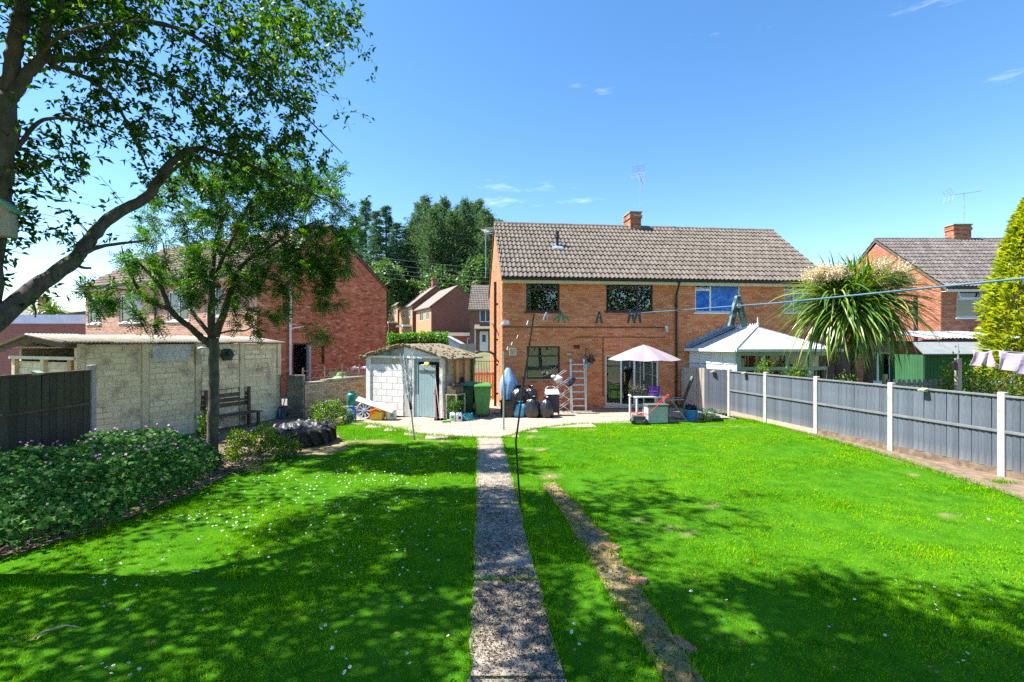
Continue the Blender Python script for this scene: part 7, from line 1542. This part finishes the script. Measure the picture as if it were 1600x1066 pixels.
# ------------------------------------------------------------ flower bed
def palmate(cen, nrm, size):
    """lobed leaf, a ten-cornered star each"""
    n = len(cen); nrm = unit(nrm); t1 = unit(np.cross(nrm, rng.normal(size=(n, 3)))); t2 = np.cross(nrm, t1); vs_ = []
    for k in range(10):
        a = 2*np.pi*k/10; r = (1.0 if k % 2 == 0 else .52)*size; vs_.append(cen+t1*(r*math.cos(a))[:, None]+t2*(r*math.sin(a))[:, None]+nrm*((.0 if k % 2 == 0 else .12)*size)[:, None])
    return np.stack(vs_, 1).reshape(-1, 3), np.arange(n*10).reshape(n, 10)
BED = [g2(-40, 884), g2(60, 861), g2(140, 843), g2(218, 812), g2(285, 783), g2(322, 757), g2(348, 740), (-6.3, 9.9), (-7.2, 10.2), (-8.5, 9.6), (-8.55, 6.2)]
def dome(x, y):
    d = np.full(np.shape(x), 9.0)
    for i in range(len(BED)):
        a, b_ = np.array(BED[i]), np.array(BED[(i+1) % len(BED)]); ab = b_-a; t = np.clip(((x-a[0])*ab[0]+(y-a[1])*ab[1])/(ab@ab), 0, 1); d = np.minimum(d, np.hypot(x-a[0]-t*ab[0], y-a[1]-t*ab[1]))
    return (.32+.36*np.clip(d/.6, 0, 1)**.6)*(.72+.5*vnoise(x, y, .7, 61))
n = 30000; x = rng.uniform(-8.6, -3.5, n); y = rng.uniform(5, 10.3, n); ok = in_poly(x, y, BED); x, y = x[ok], y[ok]; n = len(x); h = dome(x, y); z = h*(1-.75*rng.random(n)**2.2)
nr = np.stack([.5+rng.normal(0, .5, n), -.35+rng.normal(0, .5, n), np.full(n, .9)], -1); v, f = palmate(np.stack([x+rng.normal(0, .03, n), y-.1*(h-z), z], -1), nr, rng.uniform(.026, .056, n))
gm = thing('geranium_patch', 'broad patch of pink flowering geraniums in the shaded bed', 'flowers', (0, 0, 0))
link('foliage', fast_mesh('foliage', v, f), leaf_mat('geranium_leaf', [(0, (.02,.09,.014)), (.5, (.042,.155,.024)), (.85, (.085,.23,.036)), (1, (.16,.3,.06))], .35, .65, .14), gm, kind='stuff')
n = 200; x = rng.uniform(-8.6, -3.5, 1200); y = rng.uniform(5.2, 10.3, 1200); ok = in_poly(x, y, BED) & (rng.random(1200) < .25+.75*(y > 7)); x, y = x[ok][:n], y[ok][:n]; n = len(x); z = dome(x, y)+rng.uniform(.02, .12, n)
v, f = palmate(np.stack([x, y, z], -1), np.stack([rng.normal(.2, .4, n), rng.normal(-.5, .4, n), np.full(n, .8)], -1), rng.uniform(.018, .027, n)); link('blossoms', fast_mesh('blossoms', v, f), leaf_mat('geranium_pink', [(0, (.5,.2,.44)), (.6, (.6,.34,.55)), (1, (.7,.5,.66))], .3, .6), gm, kind='stuff')
sb = MB()
for k in range(n): sb.tube([(x[k]+U(-.04, .04), y[k]+.02, z[k]-.25), (x[k], y[k], z[k])], .003, 3, cap=False)
sb.build('stems', pm('green_stem', (.05,.12,.03)), gm, kind='stuff')
def bush(name, label, loc, r, nleaf, size, stops, flowers=None, wd=.5, upw=.5, cat='bush', shell=.75):
    b_ = thing(name, label, cat, loc); d = unit(rng.normal(size=(nleaf, 3))); d[:, 2] = np.abs(d[:, 2]); k = (shell+(1-shell)*rng.random((nleaf, 1)))*(1+.18*np.sin(d[:, :1]*7+d[:, 1:2]*5)+.1*np.sin(d[:, 1:2]*13)); p = d*k*np.array(r)
    v, f = leaf_arrays(p, d+rng.normal(0, .6, (nleaf, 3))+[0, 0, upw], size*rng.uniform(.6, 1.3, nleaf), size*wd); link('foliage', fast_mesh('foliage', v, f), leaf_mat(name+'_leaf', stops, .35), b_, kind='stuff')
    sb = MB()
    for i in range(14):
        a = U(0, 6.28); q = U(.3, .8); sb.tube([(0, 0, 0), (r[0]*q*.4*math.cos(a), r[1]*q*.4*math.sin(a), r[2]*.5), (r[0]*q*math.cos(a), r[1]*q*math.sin(a), r[2]*.85*U(.7, 1))], .008, 4, cap=False)
    sb.build('stems', M['wood_old'], b_, kind='stuff')
    if flowers:
        nf, fs_, st_ = flowers; d = unit(rng.normal(size=(nf, 3))); d[:, 2] = np.abs(d[:, 2]); v, f = palmate(d*1.04*np.array(r), d+[0, -.3, .4], np.full(nf, fs_)); link('blossoms', fast_mesh('blossoms', v, f), leaf_mat(name+'_flower', st_, .3), b_, kind='stuff')
    return b_
lime = [(0, (.05,.13,.015)), (.5, (.11,.24,.025)), (1, (.24,.34,.06))]
q = G(392, 722); bush('geranium_clump', 'sunlit yellow green geranium clump between the rowan and the tyre', (q.x, q.y+.3, .0), (.75, .55, .62), 2600, .07, lime, (60, .02, [(0, (.55,.3,.5)), (1, (.65,.45,.6))]))
q = G(512, 664); bush('flowering_bush', 'rounded bush with pale pink flowers in front of the buff wall', (q.x, q.y+.2, .0), (.62, .5, .68), 2600, .065, [(0, (.04,.12,.02)), (.5, (.09,.2,.03)), (1, (.2,.3,.07))], (130, .017, [(0, (.62,.5,.52)), (1, (.7,.62,.6))]))
q = G(306, 700); bush('tall_weed', 'dark leafy weed beside the rowan trunk at the bench', (q.x, q.y+.4, .0), (.22, .2, .75), 420, .09, [(0, (.03,.09,.02)), (1, (.1,.2,.04))])
hd = thing('cut_branches', 'heap of dark cut twigs at the foot of the rowan', 'twigs', (*g2(372, 738), .03)); sb = MB()
for k in range(90): a = U(0, 6.28); c = (random.gauss(0, .25), random.gauss(0, .15), U(.0, .12)); l_ = U(.15, .4); sb.tube([c, (c[0]+l_*math.cos(a), c[1]+l_*math.sin(a)*.6, c[2]+U(-.03, .2))], .006, 4, cap=False)
sb.build('twigs', M['wood_old'], hd, kind='stuff')
# shrubs beyond the grey fence
bush('climbing_rose', 'leafy climber in front of the conservatory window, the smaller one', (*tuple(P(1193, 0, 15.5))[:2], .9), (.32, .22, .95), 900, .075, lime, cat='plant'); bush('fig_shrub', 'bright leafy shrub in front of the conservatory beside the palm', (*tuple(P(1243, 0, 14.6))[:2], .7), (.5, .3, 1.0), 1400, .08, lime, cat='plant')
bush('rose_hedge', 'straggly rose hedge with orange tinted shoots behind the picket fence', (*tuple(P(1555, 0, 12.6))[:2], .0), (1.15, .6, 1.75), 4200, .085, [(0, (.03,.09,.015)), (.6, (.08,.19,.025)), (.85, (.2,.22,.04)), (1, (.32,.12,.05))], (40, .03, [(0, (.5,.12,.05)), (1, (.65,.25,.12))])); bush('currant_bush', 'green bush round the washing post beyond the fence', (*tuple(P(1492, 0, 12.8))[:2], .0), (.5, .4, 1.85), 1700, .085, lime)
bush('low_marigolds', 'low green plants peeping over the fence below the palm', (*tuple(P(1322, 0, 12.9))[:2], .5), (.35, .2, 1.1), 500, .07, lime, cat='plant')
# clipped ivy hedge beyond the shed
hg = thing('ivy_hedge', 'bright green ivy hedge showing above the shed roof', 'hedge', (P(605, 0, 27).x, 27, 0)); n = 5200; p = np.stack([rng.uniform(0, 3.3, n), rng.uniform(0, .7, n), rng.uniform(.8, 3.0, n)], -1); p[:, 2] = np.minimum(p[:, 2], 2.75+.35*vnoise(p[:, 0], p[:, 1], .5, 71)+.25*(p[:, 0] > 2.2)*(p[:, 0]-2.2)); v, f = leaf_arrays(p, rng.normal(size=(n, 3))+[0, -.5, .4], .16*rng.uniform(.6, 1.3, n), .1); link('foliage', fast_mesh('foliage', v, f), leaf_mat('ivy_leaf', [(0, (.04,.14,.015)), (.5, (.08,.24,.025)), (1, (.16,.33,.05))], .35), hg, kind='stuff'); MB().box(.1, 3.2, .2, .5, 0, 2.5).build('branches', M['wood_old'], hg)

# ------------------------------------------------------------ cabbage palms
def strap(elev, length, droop, wd, seg=7):
    """a V-folded sword leaf leaving the origin along +x at elevation elev, bending down"""
    x = z = 0.0; e = elev; pts = [(0, 0, elev)]
    for k in range(seg): d = length/seg; x += d*math.cos(e); z += d*math.sin(e); e -= droop/seg*(1+k*.25); e = max(e, -1.5); pts.append((x, z, e))
    vs_, fs_ = [], []
    for i, (x, z, e) in enumerate(pts):
        t = i/seg; w_ = wd*(.55+1.6*t*(1-t))*(1-t**4)+.002; vs_ += [(x, -w_/2, z+w_*.18), (x, 0, z), (x, w_/2, z+w_*.18)]
    for i in range(seg): a = i*3; fs_ += [(a, a+1, a+4, a+3), (a+1, a+2, a+5, a+4)]
    return vs_, fs_
LEAFP = leaf_mat('sword_leaf', [(0, (.03,.09,.015)), (.45, (.07,.16,.02)), (.8, (.17,.27,.035)), (.93, (.34,.38,.08)), (1, (.45,.4,.14))], .25, .35, .5)
DEADP = leaf_mat('dead_sword_leaf', [(0, (.12,.08,.04)), (1, (.3,.22,.12))], .1, .8)
def palm(label, loc, heads, trunks, nl, singles, scale=1.0, plumes=(), seed=1, name='cabbage_palm'):
    rs = random.Random(seed); p = thing(name, label, 'palm', loc); tb_ = MB()
    for a, b_, r in trunks: tb_.tube([a, tuple((a[i]+b_[i])/2+.04 for i in range(3)), b_], [r*1.1, r, r*.85], 10)
    tb_.build('trunk', M['bark'], p); var = []; n = 0; mb = MB(); dead = MB(); cr_ = empty_part('crown', p)
    for k in range(12):
        el = rad(84-k*12.5); vs_, fs_ = strap(el, (2.0 if k > 6 else 1.75) if k > 2 else 1.2, (.7 if k < 7 else .45) if k > 2 else .3+.25*k, .062, 9); m_ = bpy.data.meshes.new('leaf'); m_.from_pydata(vs_, [], fs_); m_.update(); m_.materials.append(LEAFP); var.append((m_, vs_, fs_))
    for h in heads:
        for k in range(nl):
            i = min(11, int(rs.random()**.8*12)); m_, vs_, fs_ = var[i]; a = rs.uniform(0, 2*math.pi); s = scale*rs.uniform(.75, 1.12)*h[3]
            T = Matrix.Translation(h[:3]) @ Matrix.Rotation(a, 4, 'Z') @ Matrix.Rotation(rs.uniform(-.12, .12), 4, 'Y') @ Matrix.Rotation(rs.uniform(-.3, .3), 4, 'X') @ Matrix.Diagonal((s, s, s, 1)) @ Matrix.Translation((.06, 0, -.02*i))
            front = math.sin(a) < .35
            if n < singles and front: o = link('leaf', m_, None, cr_); o.matrix_local = T; n += 1
            else: mb.add(vs_, fs_, T)
        for k in range(nl//4):
            a = rs.uniform(0, 6.28); vs_, fs_ = strap(rad(-60), .95, .5, .05, 4); dead.add(vs_, fs_, Matrix.Translation((h[0], h[1], h[2]-.15-rs.uniform(0, .3))) @ Matrix.Rotation(a, 4, 'Z') @ Matrix.Diagonal((scale*h[3],)*3+(1,)))
    mb.build('leaf_mass', LEAFP, cr_, kind='stuff'); dead.build('dead_leaves', DEADP, p, kind='stuff')
    for c, r in plumes:
        pts, st_ = [], MB()
        for k in range(150):
            d = Vector(unit(rng.normal(size=3))); d.z = abs(d.z)*.8+.1; e = Vector(c)+Vector((d.x*r[0], d.y*r[1], d.z*r[2]))*U(.6, 1.05); st_.tube([c, e], .006, 3, cap=False)
            for i in range(46): u_ = U(.3, 1); pts.append(Vector(c).lerp(e, u_)+Vector((random.gauss(0, .045), random.gauss(0, .045), random.gauss(0, .045))))
        pts = np.array(pts); v, f = leaf_arrays(pts, rng.normal(size=pts.shape), .045, .03); fl = link('flower_plume', fast_mesh('flower_plume', v, f), leaf_mat(name+'_plume', [(0, (.48,.38,.22)), (.5, (.66,.56,.38)), (1, (.78,.71,.55))], .25, .8), p, kind='stuff'); st_.build('stalks', bpy.data.materials[name+'_plume'], fl, kind='stuff')
    return p
pc_ = P(1333, 0, 13.7); L_ = lambda px, py, dy=0: tuple(P(px, py, 13.7+dy)-Vector((pc_.x, 13.7, 0)))
palm('big spiky cabbage palm with cream flower plumes beyond the grey fence', (pc_.x, 13.7, 0), [(*L_(1305, 462), 1.0), (*L_(1362, 456, .1), 1.05), (*L_(1336, 448, .4), .95), (*L_(1333, 470, -.35), .85)],
     [((L_(1290, 0)[0], 0, 0), L_(1305, 470), .09), ((L_(1357, 0)[0], .1, 0), L_(1362, 465, .1), .12), ((L_(1345, 0)[0], .4, 0), L_(1336, 460, .4), .08)], 330, 300, 1.0,
     [(L_(1292, 440, -.35), (.72, .42, .6)), (L_(1392, 448, -.35), (.8, .45, .95))])
palm('distant cabbage palm above the white fascia on the left', (P(68, 0, 33).x, 33, 0), [(-.5, 0, 4.3, 1), (.6, .2, 4.4, 1), (0, .5, 4.8, 1)], [((-.4, 0, 0), (-.5, 0, 4.3), .12), ((.5, .1, 0), (.6, .2, 4.4), .12), ((0, .5, 0), (0, .5, 4.8), .12)], 110, 0, 1.0, (), 3)

# ------------------------------------------------------------ conifers
gc = thing('golden_conifer', 'golden yellow conifer at the right edge beyond the washing', 'tree', (16.35, 15.3, 0)); MB().tube([(0, 0, 0), (0, 0, 5.8)], [.16, .04], 8).build('trunk', M['bark'], gc)
n = 17000; z = rng.uniform(.3, 6.9, n); a = rng.uniform(0, 2*np.pi, n); R_ = np.interp(z, [0, .8, 2.6, 4.2, 5.3, 6.3, 7.0], [.74, .92, 1.04, .9, .63, .31, .05]); lump = 1+.13*np.sin(a*5+z*2.3)+.1*np.sin(a*9-z*4.1)+.06*np.sin(z*9+a*3); k = (.7+.36*rng.random(n)**.6)*lump
p = np.stack([R_*k*np.cos(a), R_*k*np.sin(a), z], -1); d = np.stack([np.cos(a), np.sin(a), rng.uniform(.1, .9, n)], -1)+rng.normal(0, .35, (n, 3)); v, f = leaf_arrays(p, d, rng.uniform(.12, .24, n), rng.uniform(.045, .09, n))
link('crown', fast_mesh('crown', v, f), leaf_mat('golden_spray', [(0, (.1,.17,.01)), (.35, (.22,.31,.015)), (.75, (.4,.46,.03)), (1, (.52,.52,.08))], .35, .6), gc)
def conifer_mesh(kind, seed):
    r = np.random.default_rng(seed); H = 20.0; cs, ds, sz = [], [], []; tr_ = MB().tube([(0, 0, -2), (.1, .1, H*.5), (0, 0, H)], [.32, .22, .04], 7)
    nb = 150
    for b_ in range(nb):
        u_ = (b_+r.random())/nb; z = H*(.1+.9*u_) if kind == 'spruce' else H*(.3+.7*u_); a = r.uniform(0, 2*np.pi)
        if kind == 'spruce': ln = (4.0*(1-u_)+.25)*r.uniform(.7, 1.1); up = -.22+.5*u_
        else: ln = (.5+2.1*math.sin(math.pi*min(1, u_*.8+.14))**.9)*r.choice([.45, .8, 1.15], p=[.35, .4, .25])*(1-.75*max(0, u_-.72)/.28); up = .08+.45*u_
        d = np.array([math.cos(a), math.sin(a), up]); tr_.tube([(0, 0, z), tuple(np.array([0, 0, z])+d*ln*.9)], [.05, .015], 3, cap=False)
        m = 46 if kind == 'spruce' else 32; t = r.uniform(.25, 1.05, m)[:, None]; side = np.array([-math.sin(a), math.cos(a), 0]); w_ = (.62 if kind == 'spruce' else .4)*(1.1-t*.6)
        cs.append(np.array([0, 0, z])+d*ln*t+side*r.normal(0, 1, (m, 1))*w_*.8+r.normal(0, .16, (m, 3))*([1, 1, .6] if kind == 'spruce' else [1.4, 1.4, 1.6])); ds.append(d[None]*.9+side*r.normal(0, .7, (m, 1))+r.normal(0, .35, (m, 3))+([0, 0, -.15] if kind == 'spruce' else [0, 0, .35]))
    c, d = np.concatenate(cs), np.concatenate(ds); v, f = leaf_arrays(c, d, r.uniform(.3, .65, len(c)), r.uniform(.08, .17, len(c))); return fast_mesh('crown', v, f), tr_.mesh('trunk')
NEED = {'spruce': leaf_mat('spruce_needles', [(0, (.035,.09,.05)), (.6, (.075,.16,.085)), (1, (.15,.25,.14))], .25, .9, .1), 'pine': leaf_mat('pine_needles', [(0, (.04,.09,.04)), (.6, (.09,.17,.07)), (1, (.18,.27,.13))], .25, .9, .1)}
VAR = {}
for kind, seeds in (('spruce', (1, 2)), ('pine', (3, 4, 5))):
    for s in seeds:
        cm, tm = conifer_mesh(kind, s); cm.materials.append(NEED[kind]); tm.materials.append(M['bark']); VAR.setdefault(kind, []).append((cm, tm))
def conifer(kind, px, py, Y, k, label):
    top = P(px, py, Y); base = float(terrain(np.array(top.x), np.array(Y))); cm, tm = VAR[kind][k % len(VAR[kind])]; t_ = thing(kind+'_tree', label, 'tree', (top.x, Y, base-.3), U(0, 6), 'trees of the wood on the hill'); s = (top.z-base)/20.0; t_.scale = (s*U(.92, 1.15), s*U(.92, 1.15), s); link('crown', cm, None, t_); link('trunk', tm, None, t_)
ORD = ['first', 'second', 'third', 'fourth', 'fifth', 'sixth', 'seventh', 'eighth', 'ninth', 'tenth', 'eleventh', 'twelfth', 'thirteenth', 'fourteenth']
for k, (px, py, Y) in enumerate([(536, 352, 88), (554, 336, 90), (571, 311, 84), (588, 328, 80), (603, 321, 86), (620, 346, 82), (634, 356, 88)]): conifer('spruce', px, py, Y, k, '%s pointed spruce from the left in the wood behind the far houses' % ORD[k])
for k, (px, py, Y) in enumerate([(645, 345, 88), (655, 318, 86), (664, 308, 82), (675, 326, 79), (684, 319, 90), (695, 311, 84), (706, 330, 80), (716, 322, 88), (727, 313, 83), (738, 318, 90), (749, 313, 86), (757, 328, 80), (767, 335, 88), (781, 344, 84)]): conifer('pine', px, py, Y, k, '%s ragged pine from the left in the wood behind the far houses' % ORD[k])
for k, (px, py, Y) in enumerate([(548, 372, 97), (566, 360, 98), (584, 366, 96), (612, 372, 97), (628, 376, 95), (642, 366, 98)]): conifer('spruce', px, py, Y, k, '%s low spruce from the left in the back row of the wood' % ORD[k])
for k, (px, py, Y) in enumerate([(658, 342, 97), (672, 345, 98), (690, 340, 96), (705, 345, 98), (722, 342, 96), (742, 345, 98), (760, 350, 96)]): conifer('pine', px, py, Y, k, '%s lower pine from the left in the back row of the wood' % ORD[k])
ds_ = [(0, (.04,.1,.025)), (.6, (.08,.17,.04)), (1, (.14,.24,.07))]
def broadleaf(name, label, px, py, Y, r, n):
    top = P(px, py, Y); base = float(terrain(np.array(top.x), np.array(Y))); small_tree(name, label, (top.x, Y, base), (0, 0, top.z-base-r[2]), r, n, .5, ds_, None, .25, px)
broadleaf('ash_tree', 'pale green broadleaf tree before the dark wood, beside the red gable', 602, 402, 70, (2.6, 2.4, 3.6), 2600); broadleaf('hedgerow_tree', 'bright rounded tree above the chimney of the farthest house', 634, 436, 72, (2.7, 2.2, 2.2), 2400); broadleaf('young_tree', 'light green tree at the wood edge behind the near street house', 745, 395, 68, (2.4, 2.2, 4.4), 2600); broadleaf('scrub_tree', 'mid green tree low in the wood behind the ridge of the brown house', 690, 418, 71, (3.8, 2.2, 3.2), 2600); broadleaf('copse_tree', 'small leafy tree at the foot of the wood next to the farthest house', 588, 432, 68, (2.6, 2, 3.2), 2400)
small_tree('yard_bush', 'small yellowish bush beside the porch of the farthest house', (P(607, 0, 60).x, 60, 1.6), (0, 0, 1.0), (.9, .8, .9), 500, .25, lime)
print('polys', sum(len(o.data.polygons) for o in scene.objects if o.type == 'MESH'))
